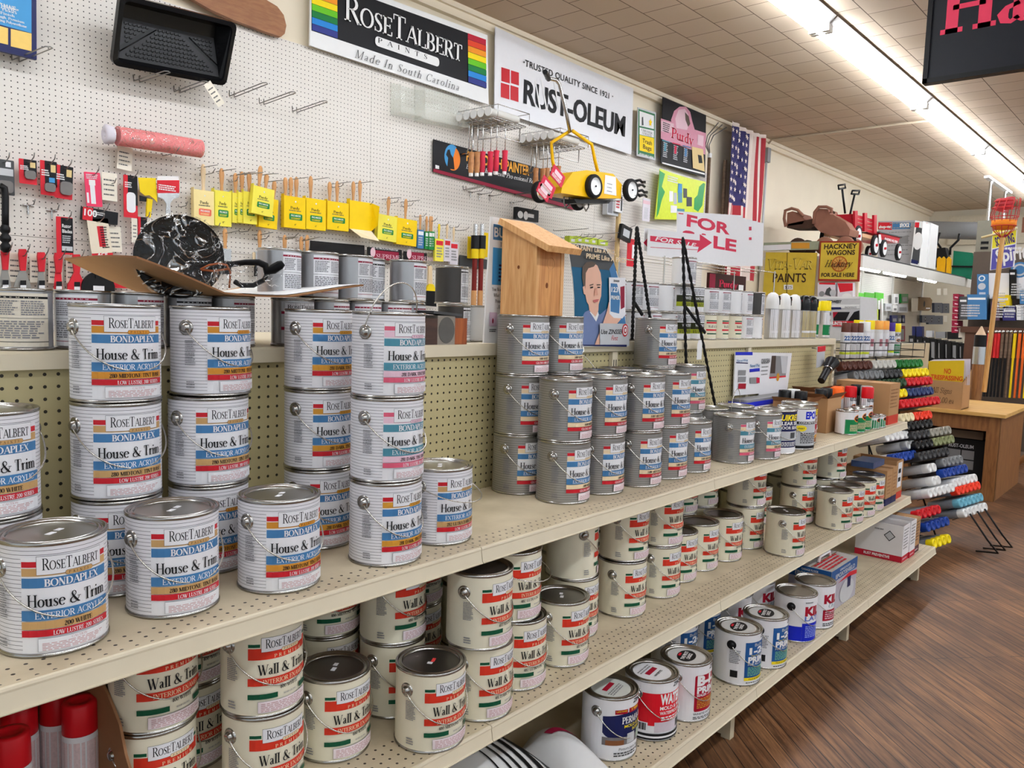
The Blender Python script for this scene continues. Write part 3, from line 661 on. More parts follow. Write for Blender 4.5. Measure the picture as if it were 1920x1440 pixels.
C('c4480', 1.137, -2.567, 0, 'lower can of the second stack in the middle of the shelf'); C('c4480', 1.14, -2.566, 1, 'upper can of the second stack in the middle of the shelf')
C('v420', 1.335, -2.528, 0, 'first of the three single-height cans in the middle'); C('v420', 1.524, -2.523, 0, 'second of the three single-height cans in the middle'); C('v420', 1.716, -2.537, 0, 'third of the three single-height cans in the middle', rz=-5)
C('v420', 1.956, -2.527, 0, 'lower can of the stack behind the lone front can'); C('v420', 1.96, -2.525, 1, 'upper can of the stack behind the lone front can')
C('v420', 1.982, -2.704, 0, 'lone front can at the edge in the third bay', sticker=1, rz=3)
C('v400', 2.565, -2.525, 0, 'lower can of the stack left of the far front pair'); C('v400', 2.57, -2.525, 1, 'upper can of the stack left of the far front pair', rz=-8)
C('v400', 2.595, -2.702, 0, 'front can at the edge in the far bay'); C('v400', 2.777, -2.70, 0, 'second front can at the edge in the far bay')
C('v420', 2.86, -2.53, 0, 'lower can behind the second far front can'); C('v420', 2.90, -2.56, 1, 'upper can standing high in the far bay', rz=4)
C('v400', 2.965, -2.70, 0, 'third front can in the far bay'); C('v400', 3.15, -2.69, 0, 'last front can beside the brown cartons')
for i, (x, n) in enumerate(((.80, 0), (.80, 1), (1.0, 0), (1.0, 1), (1.25, 0), (1.25, 1), (1.61, 0), (1.61, 1), (1.8, 0), (1.8, 1), (2.2, 0), (2.2, 1), (2.4, 0), (2.75, 0), (2.75, 1), (3.0, 0), (3.0, 1), (.33, 0), (.33, 1), (.1, 0), (.1, 1), (-.195, 0), (-.195, 1))):
    C('v400' if x > 1.2 else 'c480', x, -2.374, n, '%s can of the shaded back row against the panel' % ('lower', 'upper')[n])
# ---------------------------------------------------------------- helpers for flat things on a plane facing the aisle
class PX:
    """a plane y = const facing the aisle; turns pixels into its own (x, z) metres"""
    def __init__(s, y, ox, oy): s.y = y; p = aty(ox, oy, y); s.o = p
    def __call__(s, *pts): return [[s.p(*q) for q in pts]]
    def p(s, px, py): q = aty(px, py, s.y); return (q.x-s.o.x, q.z-s.o.z)
FACE = frame((0, 0, 0), (1, 0, 0), (0, 0, 1))            # local x -> X, local y -> Z, facing -Y
def board(name, label, cat, y, px, m_edge, art=None, thick=.006, group=None, part='board'):
    """flat board whose outline px is traced on the plane y; art(P, a) adds the print"""
    P = PX(y, *px[0]); t = thing(name, label, cat, P.o, group=group)
    b = MB(); b.prism(P(*px)[0], frame((0, thick, 0), (1, 0, 0), (0, 0, 1)), thick, m_edge); b.obj(part, t)
    if art:
        a = Art(); art(P, a)
        if a.L: a.flat(MB(), FACE).obj('print', t)
    return t
def txt(P, a, s, px, py, h, m, fn=sans, rot=0, k=1, **kw): x, z = P.p(px, py); a.put(shift(fn(s, h, **kw), x, z, rot), m)
def tpx(P, a, s, x0, x1, yb, hpx, m, fn=sans, **kw):
    """a line of text from pixel column x0 to x1, standing on pixel row yb at x0"""
    A, B, T = P.p(x0, yb), P.p(x1, yb), P.p(x0, yb-hpx); a.put(shift(fn(s, T[1]-A[1], width=B[0]-A[0], **kw), A[0], A[1]), m)
white = mat('white_card', (240, 240, 240), .5, var=.02); black = mat('black_plastic', (20, 20, 22), .35, var=.05); black_m = mat('black_matt', (28, 27, 28), .7, var=.08)
yellow = mat('yellow_card', (250, 214, 20), .5, var=.03); yellow_l = mat('yellow_pale', (246, 228, 110), .5, var=.03); cardb = mat('cardboard', (178, 136, 94), .75, var=.07, scale=14)
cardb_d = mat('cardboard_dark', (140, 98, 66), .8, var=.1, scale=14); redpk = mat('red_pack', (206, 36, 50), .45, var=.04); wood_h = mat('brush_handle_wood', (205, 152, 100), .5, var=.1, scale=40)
skyb = mat('sky_blue_print', (70, 150, 205), .5, var=.05); navy = mat('navy_print', (28, 34, 84), .45, var=.04); grey = mat('mid_grey', (140, 140, 142), .5, var=.05); grey_l = mat('light_grey', (196, 198, 202), .5, var=.04)
grey_d = mat('dark_grey', (74, 76, 78), .5, var=.06); orange = mat('orange_print', (240, 132, 40), .5, var=.04); maroon = mat('maroon_print', (142, 24, 54), .45, var=.04)
def wood_mat(name, c1, c2, scale=8.0, stretch=(1, 1, 12), rough=.55):
    m, N, Lk, b = base_mat(name); b.inputs['Roughness'].default_value = rough
    tc = N.new('ShaderNodeTexCoord'); mp = N.new('ShaderNodeMapping'); mp.inputs['Scale'].default_value = stretch; Lk.new(tc.outputs['Object'], mp.inputs[0])
    wv = N.new('ShaderNodeTexNoise'); wv.inputs['Scale'].default_value = scale; wv.inputs['Detail'].default_value = 6; wv.inputs['Distortion'].default_value = .6; Lk.new(mp.outputs[0], wv.inputs['Vector'])
    rp = N.new('ShaderNodeValToRGB'); rp.color_ramp.elements[0].position = .35; rp.color_ramp.elements[1].position = .65; Lk.new(wv.outputs[0], rp.inputs[0])
    Lk.new(mixc(N, Lk, rp.outputs[0], lin(c1), lin(c2)), b.inputs['Base Color']); MATS[name] = m; return m
pine = wood_mat('pine', (226, 176, 118), (206, 148, 88), 9, (12, 12, 1)); pine_f = wood_mat('pine_front', (216, 156, 92), (192, 128, 68), 9, (12, 12, 1)); oakb = wood_mat('old_oak', (150, 100, 52), (122, 76, 36), 6, (8, 8, 1)); oak_top = wood_mat('oak_top', (222, 178, 104), (198, 150, 78), 5, (8, 1, 8))
film = None
def film_mat():
    m = bpy.data.materials.new('clear_film'); m.use_nodes = True; N, Lk = m.node_tree.nodes, m.node_tree.links; N.remove(N['Principled BSDF'])
    tc = N.new('ShaderNodeTexCoord'); nz = N.new('ShaderNodeTexNoise'); nz.inputs['Scale'].default_value = 11; nz.inputs['Detail'].default_value = 3; nz.inputs['Distortion'].default_value = 2.4; Lk.new(tc.outputs['Object'], nz.inputs['Vector'])
    rp = N.new('ShaderNodeValToRGB'); e = rp.color_ramp.elements; e[0].position = .47; e[0].color = (.03, .03, .03, 1); e[1].position = .53; e[1].color = (.03, .03, .03, 1); k = e.new(.5); k.color = (.55, .55, .55, 1); Lk.new(nz.outputs[0], rp.inputs[0])
    bp = N.new('ShaderNodeBump'); bp.inputs['Strength'].default_value = .9; bp.inputs['Distance'].default_value = .03; Lk.new(nz.outputs[0], bp.inputs['Height'])
    g = N.new('ShaderNodeBsdfGlossy'); g.inputs['Roughness'].default_value = .12; Lk.new(bp.outputs[0], g.inputs['Normal']); t = N.new('ShaderNodeBsdfTransparent'); mx = N.new('ShaderNodeMixShader')
    Lk.new(rp.outputs[0], mx.inputs[0]); Lk.new(t.outputs[0], mx.inputs[1]); Lk.new(g.outputs[0], mx.inputs[2]); Lk.new(mx.outputs[0], N['Material Output'].inputs[0]); MATS['clear_film'] = m; return m
film = film_mat()

# ---------------------------------------------------------------- quart cans on the deck
RQ, HQ = .054, .124
zq = lambda v: v
def art_back(strip, rot=0.0, w=.075, body=paper):
    a = Art(); x0, x1 = rot-w/2, rot+w/2
    a.put(rect(x0, x1, .008, .114), body); a.put(rect(x0, x1, .103, .1075), strip); a.put(shift(serif('PREMIUM', .0022, .16, .06, sp=.8, width=w*.7, align='c'), rot, .104), body)
    a.put(rect(x0, x1, .064, .0648), grey_d); a.put(rect(x0, x1, .017, .0182), strip)
    a.put(greek(x0+.004, rot-.001, .07, .1, 7, 1), greyink); a.put(greek(rot+.002, x1-.003, .07, .1, 7, 2), greyink); a.put(greek(x0+.004, x1-.003, .024, .06, 8, 3), greyink)
    return a
def kq(key, body, art, lid=tin_lid): kind(key, RQ, HQ, body, art, m_lid=lid, ears=False)
kq('q_mar', body_tin, art_back(maroon, .016)); kq('q_mar2', body_tin, art_back(maroon, -.012, .09)); kq('q_blk', body_tin, art_back(black, .0, .095)); kq('q_cream', body_tin, art_back(black, -.02, .11, mat('paper_aged', (228, 220, 204), .5)))
kq('q_dark', body_blackc, art_back(black, .02, .06)); kq('q_white', body_pale, art_back(maroon, .0, .085)); kq('q_white2', body_pale, art_back(maroon, .03, .06))
a = Art(); a.put(rect(-.06, .06, .01, .114), grey_l); a.put(rect(-.05, .05, .094, .111), paper); a.put(shift(serif('RoseTalbert', .009, .13, .05, small=.78, width=.088, align='c'), 0, .0975), ink)
a.put(rect(-.06, .06, .083, .09), maroon); a.put(shift(serif('PREMIUM', .004, .15, .06, sp=.4, width=.05, align='c'), 0, .0845), paper)
a.put(shift(serif('Sunflo', .011, .16, .05, width=.036, align='c'), -.012, .068), ink); a.put(shift(serif('enamel', .011, .16, .05, width=.045, align='c'), -.008, .055), ink)
a.put(rect(-.06, .06, .042, .05), maroon); a.put(shift(serif('RUST INHIBITING', .005, .15, .06, width=.07, align='c'), 0, .0435), paper)
a.put(shift(serif('MACHINERY GRAY', .005, .17, .06, width=.08, align='c'), .004, .033), ink); a.put(rect(0, .05, .025, .03), ink); a.put(rect(-.05, .03, .011, .021), paper)
kq('q_enam', body_tin, a)
a = Art(); a.put(rect(-.045, .045, .088, .094), green); a.put(rect(-.045, .045, .078, .086), redpk); a.put(shift(serif('Wall & Trim', .012, .15, .05, width=.07, align='c'), 0, .058), ink); a.put(rect(-.045, .045, .043, .051), redpk); a.put(rect(-.04, .04, .026, .032), green)
kq('q_wall', body_cream, a)
a = Art(); a.put(rect(-.075, .075, .01, .118), paper); a.put(rect(-.075, .075, .035, .08), mat('print_dark_olive', (46, 50, 24), .5)); a.put(rect(-.075, .075, .03, .05), mat('print_lime', (176, 186, 40), .5)); a.put(shift(sans('WATERTITE', .012, .02, width=.08, align='c'), 0, .062), paper); a.put(greek(-.05, .05, .032, .048, 3, 4), ink); a.put(greek(-.06, .06, .085, .112, 4, 5), greyink)
kq('q_water', body_pale, a)
QG = 'quart cans on the top deck'
def Q(key, x, n, label, y=-2.225, rz=0): can(key, x, y, ZD+n*HQ, label, QG, rz=rz, name='quart_can', cat='small paint can')
Q('q_cream', -.835, 0, 'small tin can with yellowed back print cut off by the left edge')
Q('q_mar2', -.72, 0, 'small tin can second from the left, behind the tallest white stack', rz=-25); Q('q_mar', -.605, 0, 'small tin can half hidden by the first white stack'); Q('q_blk', -.49, 0, 'small tin can with black strip under the cardboard sheet'); Q('q_mar', -.378, 0, 'small tin can under the middle of the cardboard sheet')
Q('q_mar2', -.32+.005, 0, 'small tin can showing its maroon strip beside the rust-inhibiting one', y=-2.12); Q('q_enam', -.205, 0, 'small grey enamel can turned front-on with maroon bands'); Q('q_mar', -.09, 0, 'small tin can, lower row, first right of the grey enamel one')
Q('q_mar2', .023, 0, 'small tin can, lower row, second right of the grey enamel one'); Q('q_mar2', .135, 0, 'small tin can, lower row, behind the raised wire handle', rz=5); Q('q_mar', .25, 0, 'small tin can, lower row, left of the stone block', y=-2.16)
Q('q_mar', -.245, 1, 'small tin can, upper row, behind the plastic-wrapped skillet handle'); Q('q_mar2', -.128, 1, 'small tin can, upper row, loosely wrapped in clear film', rz=14)
Q('q_mar', -.012, 1, 'small tin can, upper row, bare left side and maroon strip'); Q('q_blk', .085, 1, 'small tin can, upper row, with black strips', y=-2.16); Q('q_mar', .19, 1, 'small tin can, rightmost of the upper row on the left')
Q('q_dark', .47, 0, 'lower dark can of the pair beside the blue card', y=-2.14); Q('q_dark', .455, 1, 'upper dark can of the pair beside the blue card', y=-2.14)
Q('q_white2', .58, 0, 'white can half hidden behind the blue card', y=-2.12)
for i, (x, kk, w) in enumerate(((1.33, 'q_white', 'first'), (1.47, 'q_white2', 'second'), (1.61, 'q_white', 'third'), (1.745, 'q_white2', 'fourth'), (1.87, 'q_water', 'fifth'), (2.0, 'q_water', 'sixth'), (2.125, 'q_wall', 'seventh'), (2.255, 'q_wall', 'eighth'), (2.4, 'q_wall', 'ninth'), (2.53, 'q_white', 'tenth'), (2.65, 'q_white2', 'eleventh'))):
    Q(kk, x, 0, 'small can, lower row right of the poster, %s from it' % w, rz=(i*37) % 20-10, y=-2.19)
for i, (x, kk, w) in enumerate(((1.32, 'q_white', 'first'), (1.45, 'q_white', 'second'), (1.575, 'q_white', 'third'), (1.71, 'q_white2', 'fourth'), (1.86, 'q_water', 'fifth'), (1.985, 'q_water', 'sixth'), (2.13, 'q_white', 'seventh'), (2.26, 'q_white', 'eighth'), (2.385, 'q_white2', 'ninth'), (2.515, 'q_white', 'tenth'), (2.66, 'q_dark', 'eleventh'))):
    Q(kk, x, 1, 'small can, second row right of the poster, %s from it' % w, rz=(i*53) % 24-12, y=-2.19)
Q('q_white', 1.83, 2, 'single small can on top of the second row behind the black frame')

# ---------------------------------------------------------------- spray cans
def spray_parts(r, h, body, cap, art=None, cap_h=.045, ribs=False):
    b = MB(); b.lathe([(0, .001), (r*.95, .001), (r, .003), (r, h-.02), (r*.93, h-.008), (r*.6, h)], body, 26); p = {'body': b.mesh('body')}
    c = MB(); rc = r*.98
    c.lathe([(rc*.6, h), (rc, h-.016), (rc, h-.014), (rc*.97, h+cap_h-.004), (rc*.9, h+cap_h), (rc*.55, h+cap_h), (rc*.5, h+cap_h-.004), (0, h+cap_h-.004)], cap, 26); p['cap'] = c.mesh('cap')
    if art: p['label'] = art.wrap(MB(), r).mesh('label')
    return p
def spray(parts, loc, label, group=None, R=None, rz=0, cat='spray can'):
    t = thing('spray_can', label, cat, loc, rz, group, R)
    for n, me in parts.items(): link(n, me, t)
    return t
def sp_art(bg, band, word=None, h=.18, wcol=None, logo=False, r=.033):
    a = Art(); W = r*1.9
    if bg: a.put(rect(-W, W, .008, h-.022), bg)
    a.put(rect(-W, W, .02, .02+h*.35), band)
    if logo: a.put(ell(.0, h*.62, .017, .011), orange); a.put(ell(0, h*.62, .014, .0085), black); a.put(shift(sans('STOPS RUST', .004, .02, width=.022, align='c'), 0, h*.61), white)
    if word: a.put(shift(sans(word, h*.1, .03, width=.05, align='c'), 0, h*.78), wcol or ink)
    a.put(greek(-.024, .024, .03, .02+h*.3, 6, 11), grey_l); return a
cap_white = mat('cap_white', (238, 238, 236), .3, var=.02); cap_yellow = mat('cap_yellow', (252, 226, 20), .3, var=.02); cap_black = mat('cap_black', (24, 24, 26), .25, var=.03)
cap_brown = mat('cap_brown', (96, 54, 44), .3, var=.03); cap_grey = mat('cap_grey', (122, 124, 126), .3, var=.03); cap_green = mat('cap_green', (22, 112, 44), .3, var=.03); cap_dgreen = mat('cap_dark_green', (34, 66, 38), .3, var=.03)
cap_red = mat('cap_red', (206, 24, 34), .3, var=.03); cap_blue = mat('cap_blue', (24, 62, 150), .3, var=.03); cap_navy = mat('cap_navy', (38, 56, 104), .3, var=.03); cap_almond = mat('cap_almond', (238, 222, 180), .3, var=.02); cap_orange = mat('cap_orange', (248, 104, 24), .3, var=.02)
cap_vermil = mat('cap_vermilion', (240, 60, 34), .3, var=.02); cap_sky = mat('cap_sky', (110, 178, 200), .3, var=.02); cap_olive = mat('cap_olive', (128, 134, 92), .3, var=.03); cap_taupe = mat('cap_taupe', (150, 146, 134), .3, var=.03); cap_steel = mat('cap_steel', (176, 178, 180), .3, .3, var=.03); cap_cream2 = mat('cap_cream', (214, 212, 204), .3, var=.02); cap_char = mat('cap_charcoal', (52, 52, 54), .28, var=.03)
spray_green = mat('spray_green', (24, 128, 74), .35, var=.03); gold = mat('champagne_foil', (196, 178, 132), .3, .6, var=.06); tinbody = mat('spray_tin', (188, 188, 190), .3, .7, var=.04)
# trigger-topped cans on the right end of the deck
def trig_parts(capm, sleeve):
    r, h = .036, .165; b = MB(); b.lathe([(0, .001), (r*.95, .001), (r, .003), (r, h)], tinbody, 26); p = {'body': b.mesh('body')}
    a = Art(); a.put(rect(-.066, .066, .008, h-.004), sleeve); a.put(rect(.0, .045, .02, h-.004), gold); a.put(greek(.004, .04, h*.68, h*.92, 4, 2), ink); a.put([[(.01, .05), (.036, .05), (.026, .085)]], grey_d); a.put([[(.014, .008), (.04, .008), (.03, .035)]], grey_d); a.put(rect(-.066, .066, .034, .046), paper)
    p['label'] = a.wrap(MB(), r).mesh('label')
    c = MB(); c.lathe([(r, h-.002), (r, h+.03), (r*.94, h+.055), (r*.72, h+.078), (r*.3, h+.088), (0, h+.088)], capm, 26); p['trigger_cap'] = c.mesh('trigger_cap')
    n = MB(); n.bb(-.008, .008, -.039, -.028, h+.022, h+.07, black); n.bb(-.005, .005, -.041, -.036, h+.05, h+.06, redpk); p['trigger'] = n.mesh('trigger'); return p
tw, tb = trig_parts(cap_white, paper), trig_parts(cap_black, gold)
def dx(px, y=-2.225): return aty(px, 610, y).x
for i, px in enumerate((1446, 1468, 1487)): spray(tw, (dx(px), -2.225, ZD), 'white trigger-topped spray can on the deck, %s of three' % ('left', 'middle', 'right')[i], 'white trigger-topped spray cans', rz=.5)
for i, px in enumerate((1506, 1519)): spray(tb, (dx(px), -2.225, ZD), 'champagne spray can with black trigger cap on the deck, %s one' % ('left', 'right')[i], 'champagne spray cans with black caps', rz=.5)
syel = spray_parts(.033, .185, tinbody, cap_yellow, sp_art(paper, spray_green, 'RUST', logo=True))
spray(syel, (3.59, -2.235, ZD), 'yellow-capped green spray can standing at the right end of the deck', rz=.4); spray(syel, (dx(1531, -2.13)-.06, -2.14, ZD), 'yellow-capped spray can behind the front yellow-capped one on the deck', rz=.4)

# ---------------------------------------------------------------- wok skillet on a cardboard sheet, stone sample, bird house, posters
zs = ZD+HQ
def sheet(u, v):
    x = -.675+.575*u+.03*v*(1-2*u); y = -2.385+.47*v; z = HQ+.006
    if u < .33: z += (.33-u)*.2*(1+.15*v)
    if u > .6: z += (u-.6)**1.3*.11
    return (x+.42, y+2.22, z+.003*sin(9*u+4*v))
t = thing('cardboard_sheet', 'torn brown cardboard sheet bent up at its left end under the wrapped skillet', 'cardboard', (-.42, -2.22, ZD))
b = MB(); b.grid(lambda u, v: Vector(sheet(u, v)), 24, 8, cardb); b.grid(lambda u, v: Vector(sheet(u, v))-Vector((0, 0, .004)), 24, 8, cardb)
b.grid(lambda u, v: Vector(sheet(u, 0))-Vector((0, 0, .004*v)), 24, 1, cardb_d); b.grid(lambda u, v: Vector(sheet(0, u))-Vector((0, 0, .004*v)), 8, 1, cardb_d); b.obj('sheet', t)
MB().grid(lambda u, v: Vector(sheet(.42+.575*u, .02+.9*v))+Vector((0, 0, .002)), 12, 6, white).obj('white_liner', t, None)
iron = mat('black_iron', (10, 10, 12), .45, 0, spec=.12, var=.15, scale=20)
cen = aty(337, 482, -2.26)
t = thing('skillet', 'round black iron skillet shrink-wrapped in clear film, leaning on the cardboard sheet', 'skillet', cen)
ax = (Vector((-.52, -.84, .16))).normalized(); M = ax.to_track_quat('Z', 'Y').to_matrix().to_4x4(); RW = .094
b = MB(); b.lathe([(0, -.036), (RW*.45, -.034), (RW*.75, -.024), (RW*.93, -.008), (RW, .008), (RW*1.02, .008), (RW*1.0, -.004), (RW*.9, -.022), (RW*.7, -.034), (RW*.3, -.042), (0, -.042)], iron, 40, M); b.obj('pan', t)
h = MB(); hp = [aty(px, py, yy)-cen for px, py, yy in ((395, 505, -2.27), (425, 497, -2.3), (460, 492, -2.33), (485, 492, -2.35), (498, 498, -2.36), (500, 508, -2.36), (512, 505, -2.37), (525, 497, -2.38), (531, 493, -2.385))]
h.tube(hp, .01, iron, 8, rad=[.008, .007, .007, .008, .009, .012, .012, .011, .007]); h.obj('handle', t)
h = MB(); h.tube([aty(px, py, -2.33)-cen for px, py in ((440, 528), (452, 535), (475, 535), (495, 525), (502, 512))], .006, iron, 8); h.obj('handle_loop', t)
rst = mat('rust_brown', (140, 76, 40), .6, var=.15)
b = MB(); b.tube([aty(px, py, -2.32)-cen for px, py in ((376, 505), (392, 497), (410, 494), (425, 497), (432, 510), (430, 540))], .0025, rst, 6); b.tube([aty(px, py, -2.32)-cen for px, py in ((378, 506), (400, 508), (430, 504))], .0025, rst, 6); b.obj('twine', t)
fw = MB(); fw.lathe([(0, .012), (RW*.5, .01), (RW*.85, .014), (RW*1.05, .014), (RW*1.08, 0), (RW*1.0, -.02), (RW*.6, -.046), (0, -.05)], film, 40, M)
def fsheet(u, v):
    p0 = Vector(aty(400+150*u, 492+10*u, -2.34)) - cen; p1 = Vector(aty(400+120*u, 540+2*u, -2.34)) - cen
    return p0.lerp(p1, v)+Vector((0, .01*sin(17*u)*cos(9*v), .006*sin(11*u+5*v)))
fw.grid(fsheet, 14, 6, film); fw.obj('film_wrap', t)

stone = mat('granite_grit', (150, 142, 132), .9, var=.5, scale=420); walnut = wood_mat('walnut_side', (78, 50, 38), (58, 36, 28), 8, (1, 1, 10)); cedar = wood_mat('cedar_side', (176, 96, 48), (148, 72, 34), 7, (10, 1, 1))
o = aty(797, 648, -2.285); c1 = aty(875, 640, -2.285); wd_ = c1.x-o.x
t = thing('feeder_block', 'pebble-faced block with a dark round disc between dark and reddish wood strips', 'block', (o.x, -2.285, ZD)); hb = .088
MB().bb(wd_*.28, wd_*.7, 0, .085, 0, hb, stone).obj('pebble_core', t); MB().bb(0, wd_*.28, 0, .085, 0, hb*.9, walnut).obj('dark_strip', t); MB().bb(wd_*.7, wd_, 0, .085, 0, hb*.92, cedar).obj('red_strip', t)
MB().disc(Matrix.Translation((wd_*.49, -.0012, hb*.5)) @ FACE, .034, mat('dull_disc', (96, 94, 90), .6, var=.15), ry=.04).obj('disc', t)
b = MB(); b.box((wd_*.5, .04, hb+.006), (.12, .09, .008), grey_d, Matrix.Rotation(.06, 3, 'Y')); b.obj('slate_lid', t)

# blue and white standing card behind the bird house
def art_bul(P, a):
    w = lambda z0, z1, x0=.03, x1=.3: rect(x0, x1, z0, z1)
    a.put(w(.335, .385), blue); a.put(shift(sans('BULLDOG', .03, .02), .034, .345), white); a.put(shift(serif('"The Truth', .014, .15, .05), .06, .315), ink); a.put(w(.19, .31), skyb); a.put(greek(.06, .2, .2, .26, 5, 3), navy)
    for i, s_ in enumerate(("You Won't Believe", 'What This', 'Primer', '...Until')): a.put(shift(serif(s_, .011, .15, .05), .03+.008*i, .17-i*.019), ink)
    a.put(w(.055, .1, .02, .055), mat('print_mauve', (206, 178, 196), .5)); a.put(ell(.036, .072, .004, .009), maroon); a.put(greek(.02, .055, .035, .047, 2, 4), ink)
P_ = [(907, 643), (921, 406), (1000, 418), (990, 645)]
board('standing_card', 'tall white and blue advertising card standing behind the birdhouse', 'advertising card', -2.262, P_, white, art_bul, .006)
# bird house
bx = aty(1003, 588, -2.44); D_ = .147; Wb = .14; zb = ZT+3*HC
t = thing('bird_house', 'raw pine birdhouse with sloping roof and round hole, standing on grey cans', 'birdhouse', (bx.x, -2.44, zb))
hf, hbk = .222, .288; th = .016
s = MB()
for x in (0, Wb-th): s.prism([(0, 0), (D_, 0), (D_, hbk), (0, hf)], frame((x, 0, 0), (0, 1, 0), (0, 0, 1)), th, pine)
s.obj('side_wall', t, None); 
f = MB(); f.bb(th, Wb-th, .002, th, .0, hf-.004, pine_f); f.obj('front_wall', t)
MB().bb(th, Wb-th, D_-th, D_-.001, 0, hbk-.004, pine).obj('back_wall', t); MB().bb(th, Wb-th, th, D_-th, .001, .014, pine).obj('floor_board', t)
hole = MB(); hole.lathe([(.0, .004), (.017, .004), (.0185, .0)], mat('hole_shade', (70, 44, 26), .8), 24, Matrix.Translation((Wb*.52, .0014, .165)) @ Matrix.Rotation(pi/2, 4, 'X') @ Matrix.Scale(-1, 4, (0, 0, 1))); hole.obj('entrance_hole', t)
kn = MB(); kn.disc(Matrix.Translation((Wb*.4, .0012, .095)) @ FACE, .006, mat('knot', (120, 66, 30), .6), ry=.009); kn.disc(frame((-.0008, D_*.5, .15), (0, -1, 0), (0, 0, 1)), .005, mat('knot', (120, 66, 30), .6), ry=.006); kn.obj('knots', t)
rf = MB(); sl = math.atan2(hbk-hf, D_); rl = (D_+.06)/cos(sl)
rf.box((Wb/2, D_/2-.026, (hf+hbk)/2+.008-.012), (Wb+.03, rl, .02), pine, Matrix.Rotation(sl, 3, 'X')); rf.obj('roof', t)

# curved poster with the smiling man
skin = mat('print_skin', (232, 184, 160), .5, var=.04); shirt = mat('print_shirt', (112, 128, 170), .5, var=.06); tealbg = mat('print_deep_teal', (22, 92, 128), .45, var=.3, scale=5); hairp = mat('print_hair', (98, 84, 74), .6); lips = mat('print_lips', (196, 110, 106), .5)
def art_man(P, a):
    a.put(P((1064, 455), (1068, 480), (1074, 520), (1077, 560), (1077, 600), (1076, 646), (1173, 648), (1172, 600), (1165, 545), (1150, 490), (1135, 468)), tealbg)
    a.put(P((1064, 455), (1068, 480), (1071, 500), (1156, 508), (1150, 490), (1135, 468)), grey_d)
    a.put(P((1150, 492), (1165, 545), (1172, 600), (1173, 610), (1160, 610), (1152, 550), (1142, 505)), blue)
    a.put(P((1078, 646), (1085, 605), (1096, 585), (1110, 578), (1124, 590), (1138, 578), (1152, 590), (1160, 648)), shirt); a.put(P((1105, 585), (1117, 603), (1122, 590), (1119, 578)), white)
    a.put(P((1101, 560), (1104, 582), (1116, 594), (1121, 582), (1122, 560)), skin); a.put(P((1096, 500), (1101, 494), (1110, 492), (1119, 498), (1125, 512), (1127, 530), (1126, 555), (1121, 572), (1114, 580), (1106, 577), (1099, 566), (1095, 545), (1093, 525)), skin)
    a.put(P((1090, 520), (1091, 500), (1098, 492), (1108, 490), (1117, 494), (1112, 500), (1102, 503), (1097, 512), (1096, 545), (1093, 538)), hairp); a.put(P((1091, 538), (1095, 536), (1097, 553), (1093, 551)), skin)
    a.put(P((1104, 534), (1111, 532), (1111, 534), (1104, 536)), hairp); a.put(P((1117, 533), (1124, 533), (1124, 535), (1117, 535)), hairp); a.put(P((1105, 538), (1110, 537), (1110, 540), (1105, 541)), ink); a.put(P((1118, 538), (1123, 538), (1123, 540), (1118, 540)), ink)
    a.put(P((1114, 540), (1117, 540), (1119, 553), (1112, 554)), mat('print_skin_rose', (216, 158, 136), .5)); a.put(P((1109, 563), (1116, 561), (1121, 561), (1118, 566), (1112, 567)), lips)
    a.put(P((1112, 648), (1128, 606), (1136, 582), (1139, 566), (1148, 575), (1152, 590), (1162, 598), (1150, 612), (1136, 622), (1122, 648)), skin)
    a.put(P((1139, 520), (1170, 521), (1170, 590), (1164, 597), (1148, 596), (1140, 588)), paper); a.put(P((1142, 531), (1154, 532), (1160, 556), (1158, 588), (1142, 584)), blue); a.put(P((1160, 538), (1168, 536), (1168, 576), (1161, 580)), maroon)
    txt(P, a, '123', 1143, 547, .018, white, width=.045, bold=.03); txt(P, a, 'PRIMER', 1142, 561, .014, white, width=.06, bold=.03); txt(P, a, 'ZINSSER', 1147, 528, .007, ink, width=.04, bold=.02)
    a.put(P((1121, 606), (1176, 607), (1176, 648), (1121, 646)), grey_l)
    txt(P, a, 'Use ZINSSER', 1123, 626, .017, ink, width=.15, bold=.02, shear=.2); txt(P, a, 'First', 1142, 638, .018, red, width=.045, shear=.3)
    x, z = P.p(1168, 619)
    for r, m_ in ((.021, red), (.016, white), (.011, red), (.006, white)): a.put(ell(x, z, r, r*1.2), m_)
    tpx(P, a, 'TO PAINT Like A PRO,', 1068, 1150, 467, 9, creamp, bold=.025); tpx(P, a, 'PRIME Like A PRO!', 1094, 1169, 484, 9, creamp, bold=.025)
    a.put(P((1078, 646), (1170, 646), (1170, 650), (1078, 648)), navy)
board('header_poster', 'curved poster of a smiling man in a blue shirt holding a primer can', 'poster', -2.305, [(1064, 454), (1068, 480), (1074, 520), (1077, 560), (1077, 600), (1076, 650), (1176, 650), (1173, 600), (1166, 545), (1151, 490), (1136, 466)], white, art_man, .004)

